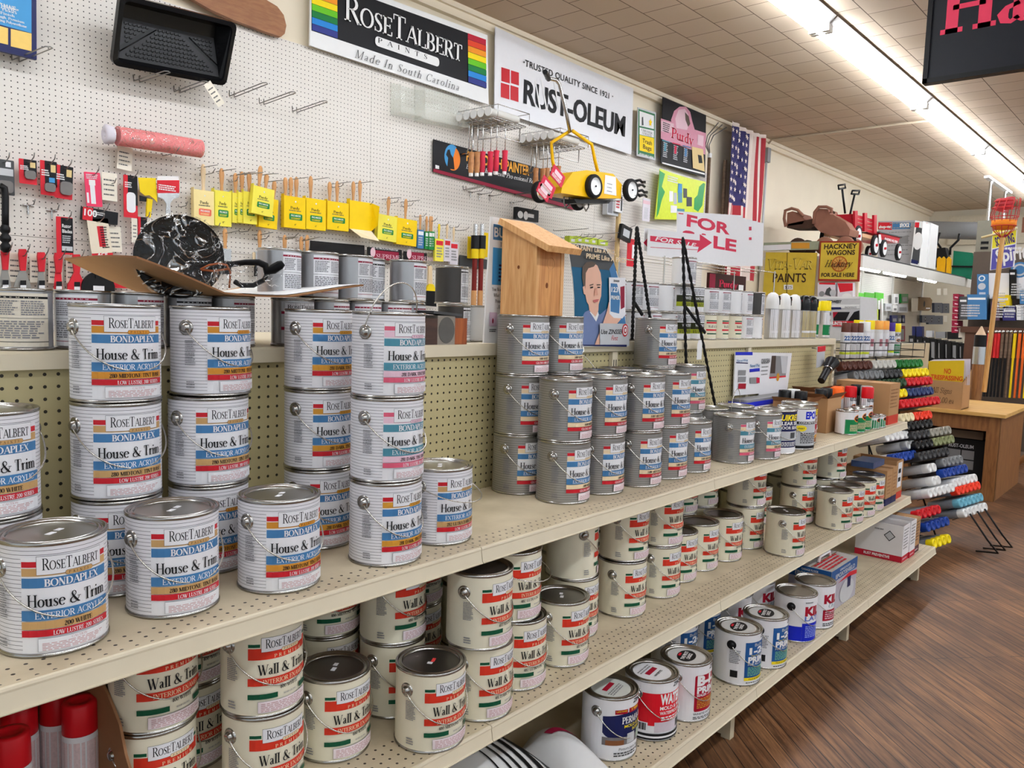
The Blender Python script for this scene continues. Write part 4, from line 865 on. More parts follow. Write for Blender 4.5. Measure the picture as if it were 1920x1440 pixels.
# twisted black stands, sale signs
def twisted(t, p0, p1, name='leg'):
    p0, p1 = Vector(p0), Vector(p1); n = 70; d = p1-p0; ux = d.orthogonal().normalized(); uy = d.normalized().cross(ux); b = MB()
    for ph in (0, pi): b.tube([p0+d*(i/n)+(ux*cos(i*1.1+ph)+uy*sin(i*1.1+ph))*.0032 for i in range(n+1)], .0048, black_m, 5)
    return b.obj(name, t)
for lab, (ap, lg, br, bs) in (('left black twisted-iron trellis stand behind the grey cans', ((1194, 425), [(1187, 592, .935), (1218, 592, .935)], ((1188, 565), (1204, 590)), 0)), ('right black twisted-iron trellis stand with a white tag', ((1280, 445), [(1287, 700, .935), (1340, 757, .935)], ((1285, 575), (1322, 624)), 1))):
    ys, zf_ = (-2.299, ZT) if bs else (-2.268, ZD); A0 = aty(*ap, ys); t = thing('trellis_stand', lab, 'stand', (A0.x, ys, zf_), group='black twisted stands')
    for px, py, z in lg:
        q = aty(px, py, ys); k = (A0.z-zf_-.008)/(A0.z-q.z); e = A0+(q-A0)*k; twisted(t, A0-Vector((A0.x, ys, zf_)), e-Vector((A0.x, ys, zf_)))
    q0, q1 = (aty(*q, ys) for q in br); twisted(t, q0-Vector((A0.x, ys, zf_)), q1-Vector((A0.x, ys, zf_)), 'brace')
    if bs:
        q = aty(1312, 645, ys-.02)-Vector((A0.x, ys, zf_)); g = MB(); g.prism([(-.022, -.07), (.022, -.07), (.022, 0), (.012, .018), (-.012, .018), (-.022, 0)], frame(q, (1, 0, 0), (0, 0, 1)), .001, white); g.obj('price_tag', t)
def art_fs(P, a):
    tpx(P, a, 'FOR', 1287, 1369, 423, 21, rosered, bold=.035); tpx(P, a, 'SALE', 1278, 1381, 454, 23, rosered, bold=.035); a.put(P((1272, 399), (1281, 400), (1281, 402), (1272, 401)), redpk)
rosered = mat('sign_rose_red', (205, 32, 72), .45, var=.03); plast = mat('sign_plastic', (236, 236, 240), .35, var=.02)
ysg = -1.86
board('sale_sign', 'large white sign reading FOR SALE in rose red, front of the sheaf', 'sign', ysg, [(1269, 492), (1270, 396), (1392, 404), (1391, 500)], plast, art_fs, .004, 'large sale signs in the rack')
for i, (px0, px1, w) in enumerate(((1300, 1398, 'second'), (1318, 1411, 'third'), (1334, 1421, 'fourth'), (1350, 1432, 'rearmost'))):
    board('sale_sign', 'large white sale sign, %s of the sheaf behind the front one' % w, 'sign', ysg+.03*(i+1), [(px0, 495), (px0, 402+i*2), (px1, 409+i*3), (px1-2, 499)], plast, (lambda P, a, q=px1: (a.put(P((q-7, 425), (q-2, 425), (q-2, 432), (q-7, 432)), rosered), a.put(P((q-7, 445), (q-2, 445), (q-2, 450), (q-7, 450)), rosered))) if i == 1 else None, .004, 'large sale signs in the rack')
def art_ar(P, a):
    a.put(P((1219, 442), (1312, 451), (1312, 439), (1335, 455), (1307, 474), (1310, 463), (1219, 452)), rosered); tpx(P, a, 'FOR SALE', 1228, 1306, 451, 8, white, bold=.02, shear=.25)
    a.put(P((1219, 463), (1308, 468), (1308, 469), (1219, 464)), rosered)
board('arrow_sign', 'white arrow sign reading FOR SALE, pointing right', 'sign', ysg-.08, [(1214, 478), (1216, 430), (1338, 446), (1337, 496)], plast, art_ar, .004, 'arrow signs in the rack')
board('arrow_sign', 'white arrow sign pointing left, half hidden behind the right-pointing one', 'sign', ysg-.05, [(1207, 470), (1209, 428), (1330, 442), (1330, 490)], plast, lambda P, a: a.put(P((1206, 455), (1216, 445), (1216, 466)), rosered), .004, 'arrow signs in the rack')
q = aty(1214, 480, ysg); t = thing('sign_rack', 'thin wire rack holding the sheaf of sale signs above the deck', 'rack', (q.x, ysg, ZD)); qe = aty(1425, 497, ysg)
for x in (0, qe.x-q.x):
    for yy in (-.1, .17): MB().cyl((x, yy, 0), (x, yy, q.z-ZD), .004, wire, n=6).obj('post', t)
b = MB()
for yy in (-.1, .03, .17): b.cyl((-.02, yy, q.z-ZD-.01), (qe.x-q.x+.02, yy, q.z-ZD-.01), .003, wire, n=6)
b.obj('rails', t)
def art_purdy2(P, a):
    a.put(P((1331, 513), (1342, 514), (1340, 549), (1329, 548)), maroon); tpx(P, a, 'Purdy', 1348, 1383, 538, 14, rosered, fn=serif, tk=.2, tn=.1); a.put(P((1385, 534), (1394, 535), (1393, 550), (1384, 549)), white)
board('display_board', 'dark brown brush display board lettered in rose, behind the white cans', 'display board', -1.62, [(1326, 628), (1331, 511), (1399, 519), (1394, 632)], mat('dark_brown_board', (58, 22, 16), .5), art_purdy2, .02)
# ---------------------------------------------------------------- things on the left wall (wall plane y = 0)
def wrect(x0, y0, x1, y1, y):
    a = aty(x0, (y0+y1)/2, y); b = aty(x1, (y0+y1)/2, y); c = aty((x0+x1)/2, y0, y); d = aty((x0+x1)/2, y1, y); return a.x, b.x, d.z, c.z
def hook(px, py, out=.10, group='empty steel hooks on the white pegboard', label='bare steel hook sticking out of the white pegboard', up=.02, y=0.0, tee=False, name='peg_hook'):
    """single-wire hook whose tip shows at the pixel"""
    tip = aty(px, py, y-out); t = thing(name, label, 'hook', (tip.x, y, tip.z-up), group=group)
    b = MB(); b.tube([(0, 0, .012), (0, -.004, .0), (0, -out*.3, -.002), (0, -out*.8, 0), (0, -out, up)], .0024, steel, 6); b.obj('arm', t)
    if tee: MB().cyl((-.022, -.006, 0), (.022, -.006, 0), .005, chrome, n=8).cyl((0, -.008, 0), (0, -.008, -.04), .004, chrome, n=8).obj('bracket', t)
    return t
def loop_hook(px0, py0, px1, py1, label, out=.22):
    a = aty(px0, py0, 0); tip = aty(px1, py1, -out); t = thing('loop_hook', label, 'hook', (a.x, 0, a.z), group='double-wire hooks')
    d = Vector((tip.x-a.x, -out, tip.z-a.z)); w = Vector((.028, 0, 0)); b = MB()
    b.tube([Vector((0, 0, .03)), Vector((0, -.004, 0)), d*.9, d+w*.0, d*1.04+w*.5, d+w, d*.9+w, Vector((.028, -.004, 0)), Vector((.028, 0, .03))], .0028, steel, 6); b.obj('wire', t); return t
# signs high on the wall
def art_rt(P, a):
    L = lambda y0, y1, x0, x1, dy: P((x0, y0), (x1, y0+dy), (x1, y1+dy), (x0, y1))
    cols = [mat('rainbow_red', (190, 34, 60), .4), mat('rainbow_vermilion', (222, 70, 40), .4), mat('rainbow_orange', (240, 150, 40), .4), mat('rainbow_yellow', (250, 222, 20), .4), mat('rainbow_lime', (100, 190, 30), .4), mat('rainbow_green', (10, 120, 60), .4), mat('rainbow_blue', (30, 130, 210), .4), mat('rainbow_indigo', (40, 50, 130), .4)]
    def band(x0, x1, yt0, yt1, yb0, yb1, m_): a.put(P((x0, yt0), (x1, yt1), (x1, yb1), (x0, yb0)), m_)
    T = lambda x: -50+(x-583)*.361; B = lambda x: 57+(x-583)*.334
    band(584, 911, T(584)+6, T(911)+6, B(584), B(911), ink)
    for i, m_ in enumerate(cols):
        for x0, x1 in ((584, 632), (877, 911)):
            f0, f1 = i/8, (i+1)/8; band(x0, x1, T(x0)+6+(B(x0)-T(x0)-6)*f0, T(x1)+6+(B(x1)-T(x1)-6)*f0, T(x0)+6+(B(x0)-T(x0)-6)*f1-.8, T(x1)+6+(B(x1)-T(x1)-6)*f1-.8, m_)
    tpx(P, a, 'RoseTalbert', 644, 867, 37, 48, white, fn=serif, small=.76, tk=.13, tn=.05)
    p0, p1 = P.p(702, 82), P.p(822, 125); q = P.p(702, 67); h = q[1]-p0[1]; a.put(rrect(p0[0], p1[0], p0[1]-.01, p0[1]+h, h*.5), white); a.put(shift(serif('PAINTS', h*.62, .14, .05, sp=.75, width=(p1[0]-p0[0])*.84), p0[0]+.02, p0[1]+.012), ink)
    A, B_, T_ = P.p(663, 108), P.p(862, 108), P.p(663, 92); a.put(shift(serif('Made In South Carolina', T_[1]-A[1], .09, .04, sp=.12, slant=.25, width=B_[0]-A[0]), A[0], A[1]), grey_d)
board('paint_sign', 'long white and black paint sign with rainbow ends above the pegboard', 'sign', -.045, [(581, 85), (583, -56), (914, 66), (916, 196)], white, art_rt, .012)
def art_ro(P, a):
    for (x0, y0, x1, y1) in ((939, 126, 955, 154), (957, 132, 972, 158), (938, 155, 954, 184), (956, 160, 971, 189)):
        d = (x1-x0)*.3; a.put(P((x0, y0), (x1, y0+d), (x1, y1+d*.6), (x0, y1-2)), red)
    tpx(P, a, 'RUST-OLEUM', 980, 1172, 192, 43, ink, bold=.022, sp=1.0); tpx(P, a, 'RUST-OLEUM', 981.2, 1173.2, 192.5, 43, ink, bold=.022, sp=1.0)
    for x in (1001, 1013, 1036): a.put(P((x, 150), (x+2, 150), (x+12, 205), (x+9, 205)), white)
    tpx(P, a, 'TRUSTED QUALITY SINCE 1921', 983, 1143, 124, 12, ink, bold=.01, sp=1.06); x, z = P.p(981, 117); a.put(ell(x, z, .007), ink); x, z = P.p(1147, 181); a.put(ell(x, z, .006), ink)
def cloth_board(name, label, cat, y, px, m_, art, wave=.02, group=None, part='cloth'):
    P = PX(y, *px[0]); t = thing(name, label, cat, P.o, group=group); c = [P.p(*q) for q in px]
    f = lambda u, v: Vector(((c[0][0]*(1-u)+c[1][0]*u)*(1-v)+(c[3][0]*(1-u)+c[2][0]*u)*v, -.004, (c[0][1]*(1-u)+c[1][1]*u)*(1-v)+(c[3][1]*(1-u)+c[2][1]*u)*v-.012*sin(pi*u)*(1-v)))
    b = MB(); b.grid(f, 24, 8, m_); b.grid(lambda u, v: f(u, v)+Vector((0, .006, 0)), 24, 8, m_); b.obj(part, t)
    a = Art(); art(P, a)
    if a.L: a.flat(MB(), frame((0, -.0045, 0), (1, 0, 0), (0, 0, 1))).obj('print', t)
    return t
cloth_board('hanging_banner', 'white vinyl paint banner with red squares and bold black lettering', 'banner', -.04, [(928, 50), (1187, 166), (1183, 290), (926, 206)], plast, art_ro)
def art_tb(P, a):
    a.put(P((1197, 204), (1228, 214), (1227, 297), (1196, 289)), mat('print_leaf_green', (60, 122, 84), .5)); a.put(P((1199, 208), (1226, 217), (1226, 242), (1199, 236)), white); a.put(P((1199, 239), (1226, 245), (1226, 258), (1199, 252)), white); a.put(P((1199, 253), (1226, 259), (1226, 289), (1199, 282)), yellow)
    tpx(P, a, 'CHESTER', 1202, 1223, 245, 4, ink, fn=serif); tpx(P, a, 'COUNTY', 1204, 1222, 251, 4, ink, fn=serif); tpx(P, a, 'Trash', 1204, 1222, 267, 8, ink, bold=.01); tpx(P, a, 'Bags', 1205, 1221, 278, 8, ink, bold=.01); tpx(P, a, 'AVAILABLE HERE', 1198, 1225, 290, 4, white, bold=.02)
    x, z = P.p(1219, 230); a.put([[(x+.03*cos(k*pi/5-.3)*(1 if k % 2 else .5), z+.04*sin(k*pi/5-.3)*(1 if k % 2 else .5)) for k in range(10)]], yellow); a.put(P((1203, 220), (1205, 219), (1206, 235), (1203, 235)), grey_d)
board('trash_bag_sign', 'small green, white and yellow sign reading Trash Bags', 'sign', -.05, [(1194, 292), (1196, 201), (1230, 211), (1229, 301)], grey_l, art_tb, .006)
rose = mat('print_dusty_rose', (216, 150, 170), .5, var=.08); pk = mat('print_pale_rose', (232, 196, 206), .5, var=.05); paperc = mat('print_buff', (226, 200, 142), .5)
def art_pur(P, a):
    a.put(P((1239, 222), (1324, 250), (1322, 290), (1239, 260)), rose); a.put(P((1262, 245), (1258, 225), (1264, 208), (1274, 200), (1286, 200), (1294, 210), (1298, 228), (1303, 245), (1304, 270), (1262, 262)), rose); a.put(P((1266, 222), (1272, 206), (1284, 204), (1290, 214), (1293, 230), (1288, 244), (1268, 240)), pk); a.put(P((1284, 210), (1291, 218), (1294, 232), (1290, 238), (1285, 225)), hairp)
    a.put(P((1240, 226), (1263, 232), (1262, 250), (1239, 246)), pk); a.put(shift(greek(0, .14, 0, .09, 5, 3), *P.p(1242, 246)), ink); a.put(P((1308, 252), (1319, 255), (1318, 275), (1307, 271)), pk)
    tpx(P, a, 'Purdy', 1258, 1300, 258, 20, white, fn=serif, tk=.26, tn=.14); tpx(P, a, 'Purdy', 1258, 1300, 258, 20, rosered, fn=serif, tk=.19, tn=.09)
    for i, (x, c_) in enumerate(((1241, teal), (1260, rosered), (1279, blue))): a.put(P((x, 262+i*5), (x+15, 266+i*5), (x+15, 268+i*5), (x, 264+i*5)), c_); a.put(shift(greek(0, .09, 0, .14, 8, i), *P.p(x+1, 294+i*5)), grey_l); a.put(P((x+4, 268+i*5), (x+8, 269+i*5), (x+7, 284+i*5), (x+3, 283+i*5)), c_)
    a.put(P((1296, 275), (1317, 280), (1320, 322), (1298, 315)), paperc); a.put(P((1307, 290), (1314, 292), (1316, 306), (1309, 306)), ink); a.put(P((1240, 304), (1320, 325), (1320, 328), (1240, 307)), white)
board('brush_poster', 'black and dusty pink brush poster under the ceiling edge', 'poster', -.06, [(1239, 306), (1243, 182), (1324, 216), (1322, 333)], ink, art_pur, .006)
lime = mat('print_lime_yellow', (214, 228, 60), .35, var=.12); leafg = mat('print_glove_green', (30, 150, 70), .35, var=.1)
def art_gl(P, a):
    a.put(P((1242, 323), (1318, 343), (1314, 405), (1236, 402)), lime); a.put(P((1236, 320), (1246, 326), (1240, 350), (1246, 360), (1240, 375), (1234, 400), (1230, 408)), leafg); a.put(P((1318, 343), (1321, 345), (1316, 385), (1308, 397), (1300, 392), (1301, 372), (1307, 366), (1310, 350)), leafg)
    for i, (x, y, m_, w, h) in enumerate(((1254, 368, white, 7, 20), (1262, 372, grey_l, 6, 22), (1270, 362, teal, 8, 36), (1280, 362, grey_d, 7, 18), (1286, 378, grey_d, 10, 18), (1256, 392, white, 12, 14), (1268, 396, teal, 14, 10))): a.put(P((x, y-h/2), (x+w, y-h/2+1), (x+w, y+h/2), (x, y+h/2)), m_)
    a.put(P((1272, 344), (1276, 345), (1278, 362), (1269, 361)), skyb); a.put(shift(greek(0, .2, 0, .06, 3, 4), *P.p(1250, 340)), white)
cloth_board('plastic_banner', 'shiny yellow banner with green rubber gloves printed at both sides', 'banner', -.08, [(1237, 316), (1323, 341), (1317, 413), (1227, 411)], lime, art_gl)
# flag
flag_blue = mat('flag_blue', (62, 58, 104), .8, var=.08); flag_red = mat('flag_red', (172, 54, 62), .8, var=.08); flag_white = mat('flag_white', (232, 218, 208), .8, var=.04)
fl = aty(1370, 232, -.12); fr = aty(1432, 260, -.12); fb = aty(1364, 522, -.12); Wf = fr.x-fl.x; Hf = fl.z-fb.z
t = thing('flag', 'striped flag with white stars on blue, hung vertically under the ceiling', 'flag', fl)
def fpos(u, v, o=0): return Vector((Wf*(u-.0)+(-.04*v)*(1-u)+.02*sin(7*v+u*5)*v, -(.035*sin(u*15+1.5*v)*(.35+v)+.02*sin(u*31+2))+o, -Hf*v-(fl.z-fr.z)*u*(1-v)+.02*sin(pi*u)*(1-v)*-1))
for i in range(13):
    u0, u1 = i/13, (i+1)/13; m_ = flag_red if i % 2 == 0 else flag_white; v0 = .5 if i < 7 else 0
    MB().grid(lambda u, v, a=u0, b=u1, c=v0: fpos(a+(b-a)*u, c+(1-c)*v), 4, 24, m_).obj('stripe', t)
MB().grid(lambda u, v: fpos(u*7/13, v*.5), 20, 20, flag_blue).obj('canton', t)
st = MB()
for r in range(9):
    for c in range(6 if r % 2 == 0 else 5):
        u = (7/13)*((c+(.5 if r % 2 == 0 else 1))/6); v = .5*(r+.6)/9.3; p0 = fpos(u, v, -.012)
        st.add([p0+Vector((.03*(1 if k % 2 == 0 else .42)*sin(k*pi/5), 0, .03*(1 if k % 2 == 0 else .42)*cos(k*pi/5))) for k in range(10)], [list(range(10))], flag_white)
st.obj('stars', t)
MB().grid(lambda u, v: fpos(u, -.025+.025*v), 20, 1, flag_white).obj('heading', t)
# pitchfork, conduit
q0 = aty(1360, 300, -.05); q1 = aty(1352, 470, -.05); t = thing('pitchfork', 'long-handled pitchfork hung tines-up beside the flag', 'pitchfork', (q1.x, -.03, q1.z-.35)); o_ = Vector(t.location)
b = MB(); b.cyl(q1-o_-Vector((0, 0, .3)), q0-o_, .018, wood_mat('grey_handle', (120, 96, 76), (96, 74, 58), 8, (1, 1, 8)), n=10); b.obj('handle', t)
for dx0, ex, ey in ((-5, 1347, 230), (0, 1354, 234), (6, 1362, 239)):
    pts = [aty(1331, 291, -.05), aty(1326+dx0*.6, 272, -.06), aty(1332+dx0, 254, -.08), aty(ex, ey, -.1)]
    MB().tube([p-o_ for p in pts], .006, steel, 6).obj('tine', t)
MB().cyl(aty(1331, 288, -.05)-o_, aty(1330, 296, -.05)-o_, .022, white, n=10).obj('ferrule', t)
b = MB(); b.tube([aty(1330, 296, -.05)-o_, aty(1324, 420, -.05)-o_], .018, MATS['grey_handle'], 8); b.obj('shaft', t)
q = aty(1438, 288, -.04); t = thing('junction_box', 'small grey electrical box at the top of the wall beside the flag', 'electrical box', q); MB().bb(-.04, .04, -.03, .035, -.1, .06, grey).obj('box', t)
MB().tube([(0, .0, -.1), (0, .0, -1.35)], .014, grey_l, 8).obj('downpipe', t)
t = thing('ceiling_conduit', 'thin metal conduit running from the wall box to the light strip', 'conduit', (q.x, 0, ZC-.03)); MB().tube([(0, -.05, -.03), (0, -.09, .01), (0, -1.75, .012)], .013, mat('conduit_paint', (176, 160, 138), .5), 8).obj('pipe', t)
# wooden paddle, blue poster, roller tray
pm = wood_mat('paddle_wood', (156, 104, 64), (136, 86, 50), 5, (3, 1, 14)); P = PX(-.05, 395, 10); t = thing('wooden_paddle', 'brown wooden oar blade lying along the top of the pegboard', 'oar', P.o)
b = MB(); b.prism(P((330, -55), (410, -40), (470, -18), (520, 12), (532, 28), (537, 48), (534, 63), (527, 69), (505, 62), (440, 38), (395, 18), (330, -20))[0], frame((0, .03, 0), (1, 0, 0), (0, 0, 1)), .03, pm); b.obj('blade', t)
def art_bp(P, a):
    a.put(P((-60, -90), (59, -30), (59, 62), (-60, 30)), skyb); a.put(P((-60, 32), (15, 53), (15, 84), (-60, 66)), mat('print_maple', (238, 200, 110), .5, var=.08)); a.put(P((20, 54), (59, 63), (59, 96), (20, 87)), MATS['print_maple'])
    tpx(P, a, 'POLYURETHANE', -52, 29, 1, 10, white, fn=serif, tk=.2, tn=.1)
    for i, (s_, x1) in enumerate((('for Interior / Exterior', 35), ('Use For Floors', 31), ('or Top Finish', 27), ('More Tough, Premium', 45), ('Outstanding Polyurethane', 49))): tpx(P, a, s_, -40+3*i, x1, 1+8*i, 5, white, fn=serif, tk=.16, tn=.08)
board('finish_poster', 'blue wood-finish poster with maple squares cut off at the top left', 'poster', -.09, [(-70, 78), (-70, -110), (68, -45), (69, 112)], navy, art_bp, .02)
# black roller tray: local x along its width, local y up its slope
bp_ = mat('tray_black', (16, 16, 18), .18, var=.05); bp2 = mat('tray_ramp', (34, 34, 36), .3, var=.05)
TL, TR, BR, BL = aty(203, -6, -.30), aty(419, 38, -.30), aty(449, 166, -.17), aty(232, 116, -.17)
ux = ((TR-TL)+(BR-BL)).normalized(); Wt = ((TR-TL).length+(BR-BL).length)/2; c0 = (TL+TR+BR+BL)/4; uyv = ((TL+TR)-(BL+BR)); Ht = uyv.length/2; F = frame(c0, ux, uyv); Rm = F.to_3x3()
t = thing('roller_tray', 'large black plastic paint tray hung on hooks near the top left', 'paint tray', c0, R=Rm)
w, h = Wt/2, Ht/2
def ringpts(sx, sy, z, r): return [(x, y, z) for x, y in rrect(-sx, sx, -sy, sy, r)[0]]
def loft(b, rings, m):
    n = len(rings[0])
    for i in range(len(rings)-1): b.add(rings[i]+rings[i+1], [(k, (k+1) % n, n+(k+1) % n, n+k) for k in range(n)], m, False)
b = MB(); loft(b, [ringpts(w, h, -.03, .03), ringpts(w, h, 0, .03), ringpts(w-.02, h-.02, .003, .025), ringpts(w-.024, h-.024, -.006, .022)], bp_); b.obj('rim', t)
b = MB(); yw = h*.28                                  # deep well above yw, sloping ramp below
i0 = w-.024; j0 = h-.024
b.quad((-i0, j0, -.006), (i0, j0, -.006), (i0-.03, j0-.03, -.10), (-i0+.03, j0-.03, -.10), bp_); b.quad((-i0+.03, j0-.03, -.10), (i0-.03, j0-.03, -.10), (i0-.03, yw, -.10), (-i0+.03, yw, -.10), bp_)
b.add([(-i0, j0, -.006), (-i0+.03, j0-.03, -.1), (-i0+.03, yw, -.1), (-i0+.012, -j0+.01, -.02), (-i0, -j0, -.006)], [(0, 1, 2, 3, 4)], bp_); b.add([(i0, j0, -.006), (i0-.03, j0-.03, -.1), (i0-.03, yw, -.1), (i0-.012, -j0+.01, -.02), (i0, -j0, -.006)], [(4, 3, 2, 1, 0)], bp_)
b.quad((-i0, -j0, -.006), (i0, -j0, -.006), (i0-.012, -j0+.01, -.02), (-i0+.012, -j0+.01, -.02), bp_); b.obj('well', t)
b = MB(); b.quad((-i0+.012, -j0+.01, -.02), (i0-.012, -j0+.01, -.02), (i0-.03, yw, -.10), (-i0+.03, yw, -.10), bp2)
slope = (.08)/(yw+j0-.01); zz = lambda y: -.02-slope*(y+j0-.01)
for i in range(22):
    for j in range(8):
        x = -i0+.05+i*(2*i0-.1)/21; y = -j0+.03+j*(yw+j0-.05)/7
        if abs(abs(x)-(.06+.16*(yw-y)/(yw+j0)*1.3)) < .022: continue
        b.tube([(x-.006, y+.004, zz(y)+.003), (x-.007, y-.003, zz(y)+.004), (x, y-.006, zz(y)+.005), (x+.006, y-.002, zz(y)+.004)], .0016, bp_, 4)
for s in (-1, 1):
    y0, y1 = yw-.02, -j0+.03; x0, x1 = s*.08, s*.27; b.add([(x0-.014, y0, zz(y0)+.001), (x0+.014, y0, zz(y0)+.001), (x1+.014, y1, zz(y1)+.001), (x1-.014, y1, zz(y1)+.001)], [(0, 1, 2, 3)], black); b.tube([(x0+.016, y0, zz(y0)+.003), (x1+.016, y1, zz(y1)+.003)], .003, bp_, 5)
b.obj('ramp', t)
for a_, w_ in (((22, 113, 85, 87), 'under the blue poster'), ((250, 152, 308, 133), 'left one under the paint tray'), ((326, 172, 380, 152), 'right one under the paint tray'), ((430, 180, 493, 155), 'first of three bare ones right of the tray'), ((486, 194, 546, 172), 'second of three bare ones right of the tray'), ((548, 209, 606, 189), 'third of three bare ones right of the tray')):
    loop_hook(*a_, 'double-wire steel hook, '+w_)
def tagcard(px, py, w, h, rot, label, seed=1, y=-.05, lines=4, m_=None):
    o = aty(px, py, y); t = thing('price_card', label, 'price card', o, R=Matrix.Rotation(rot, 3, 'Y')); MB().prism(rect(-w/2, w/2, -h, 0)[0], frame((0, .001, 0), (1, 0, 0), (0, 0, 1)), .001, m_ or mat('aged_card', (240, 232, 216), .6, var=.04)).obj('card', t)
    a = Art(); a.put(greek(-w*.38, w*.38, -h*.85, -h*.15, lines, seed, .3), grey_d); a.flat(MB(), FACE).obj('handwriting', t); return t
tagcard(388, 155, .045, .12, -.7, 'white handwritten tag dangling from the black paint tray', 3, -.22)
# pink roller cover in a bag
A, B = aty(203, 252, -.13), aty(376, 279, -.13); t = thing('roller_cover', 'long pink roller cover in a clear bag across two hooks', 'roller cover', (A+B)/2); o_ = (A+B)/2
pinkr = mat('pink_nap', (236, 140, 140), .85, var=.08, scale=90, bump=.3); d = (B-A).normalized(); b = MB(); b.cyl(A-o_+d*.04, B-o_, .044, pinkr, n=24); b.obj('nap', t); b = MB(); b.lathe([(.012, -.02), (.03, 0), (.049, .03), (.05, .25), (.048, (B-A).length+.01), (.02, (B-A).length+.03)], film, 20, Matrix.Translation(A-o_) @ d.to_track_quat('Z', 'Y').to_matrix().to_4x4()); b.obj('bag', t)
b = MB(); b.lathe([(.04, .02), (.046, -.012), (.03, -.02), (.012, -.015), (0, .0)], mat('bag_paper', (226, 220, 230), .5), 12, Matrix.Translation(A-o_) @ d.to_track_quat('Z', 'Y').to_matrix().to_4x4()); b.obj('bag_end', t)
hook(250, 258, .18, label='steel hook carrying the left end of the pink roller cover', group=None); hook(336, 277, .18, label='steel hook carrying the right end of the pink roller cover', group=None)
tagcard(235, 275, .07, .11, .06, 'paper price card hanging below the pink roller cover', 5)

# carded tools
def card(px, label, art=None, base=redpk, y=-.06, name='tool_card', cat='packaged tool', hk=True, thick=.004, group=None, blister=None, rot=0):
    """upright card from pixel box (x0, y0, x1, y1); art(a, w, h) draws with the origin bottom left"""
    X0, X1, Z0, Z1 = wrect(*px, y); w, h = X1-X0, Z1-Z0; t = thing(name, label, cat, (X0+w/2, y, Z1), group=group, R=Matrix.Rotation(rot, 3, 'Y')); o = (-w/2, 0, -h)
    MB().prism(rrect(0, w, 0, h, min(w, h)*.05)[0], frame((o[0], thick, o[2]), (1, 0, 0), (0, 0, 1)), thick, base).obj('card', t)
    if art: a = Art(); art(a, w, h); a.flat(MB(), frame(o, (1, 0, 0), (0, 0, 1))).obj('print', t)
    if blister:
        x0, x1, y0, y1, dp, m_ = blister; b = MB(); b.prism(rrect(x0*w, x1*w, y0*h, y1*h, min((x1-x0)*w, (y1-y0)*h)*.3)[0], frame((o[0], 0, o[2]), (1, 0, 0), (0, 0, 1)), dp, m_); b.obj('blister', t)
    if hk: MB().tube([(0, .06, -.012), (0, -.03, -.014), (0, -.075, .002), (.0, -.085, .02)], .0024, steel, 6).obj('peg_hook', t)
    return t
blis = mat('clear_blister', (120, 116, 114), .15, var=.1)
def a_rb(a, w, h): a.put(rect(w*.26, w, h*.32, h), ink); a.put(rect(w*.62, w*.92, h*.68, h*.9), paperc); a.put(greek(w*.06, w*.6, h*.55, h*.75, 3, 2), white); a.put(rect(0, w*.4, h*.05, h*.3), redpk)
card((36, 299, 69, 345), 'short red and black scraper-blade card, upper left row', a_rb, blister=(.28, .9, .2, .55, .012, blis)); card((76, 302, 107, 366), 'red and black blade card with blue price sticker', lambda a, w, h: (a_rb(a, w, h), a.put(rect(w*.5, w*.85, h*.38, h*.52), skyb)), blister=(.2, .85, .1, .35, .012, blis)); card((105, 311, 138, 373), 'tilted red and black card with coiled wire, beside the blue-stickered one', a_rb, blister=(.25, .95, .12, .52, .014, blis), rot=.05)
card((-14, 299, 27, 365), 'grey and black blister card cut off by the left edge', lambda a, w, h: (a.put(rect(w*.3, w*.95, h*.55, h*.75), grey_l), a.put(rect(w*.6, w*.85, h*.8, h*.95), paper)), base=grey_d, blister=(.2, .9, .05, .4, .014, blis))
card((158, 323, 188, 387), 'pink blister card holding a narrow white scraper', lambda a, w, h: (a.put(rect(w*.3, w*.6, h*.08, h*.75), paper), a.put(rect(w*.25, w*.65, h*.62, h*.78), white), a.put(rect(w*.05, w*.18, h*.1, h*.4), paper), a.put(greek(w*.1, w*.9, h*.8, h*.95, 3, 3), paper)), base=mat('pink_pack', (226, 60, 96), .4), rot=-.06)
tagcard(205, 324, .07, .13, 0, 'handwritten paper card reading about blades, upper row', 8)
card((232, 329, 258, 408), 'tall red and black card with a white curved window', lambda a, w, h: (a.put(rect(w*.3, w, h*.3, h), ink), a.put(rrect(w*.2, w*.85, h*.12, h*.6, w*.25), paper), a.put(greek(w*.08, w*.6, h*.7, h*.85, 3, 4), white)), blister=None)
tool_y = mat('tool_yellow', (240, 208, 24), .4, var=.03)
def yel_scr(a, w, h): pass
P = PX(-.07, 276, 335); t = thing('wall_scraper', 'yellow carded scraper with a jagged lower edge and yellow handle', 'scraper', P.o); MB().prism(P((259, 333), (292, 334), (295, 380), (289, 373), (280, 366), (272, 367), (263, 360))[0], frame((0, .003, 0), (1, 0, 0), (0, 0, 1)), .004, tool_y).obj('card', t); MB().prism(P((262, 366), (283, 372), (283, 379), (262, 377))[0], frame((0, .004, 0), (1, 0, 0), (0, 0, 1)), .003, black).obj('blade', t); MB().prism(P((275, 372), (285, 374), (281, 408), (273, 406))[0], frame((0, .004, 0), (1, 0, 0), (0, 0, 1)), .014, tool_y).obj('handle', t); a = Art(); tpx(P, a, 'STANLEY', 262, 290, 346, 5, ink, fn=serif); a.flat(MB(), FACE).obj('print', t)
P = PX(-.08, 316, 335); t = thing('wide_scraper', 'wide silver scraper with a red and white card sleeve', 'scraper', P.o)
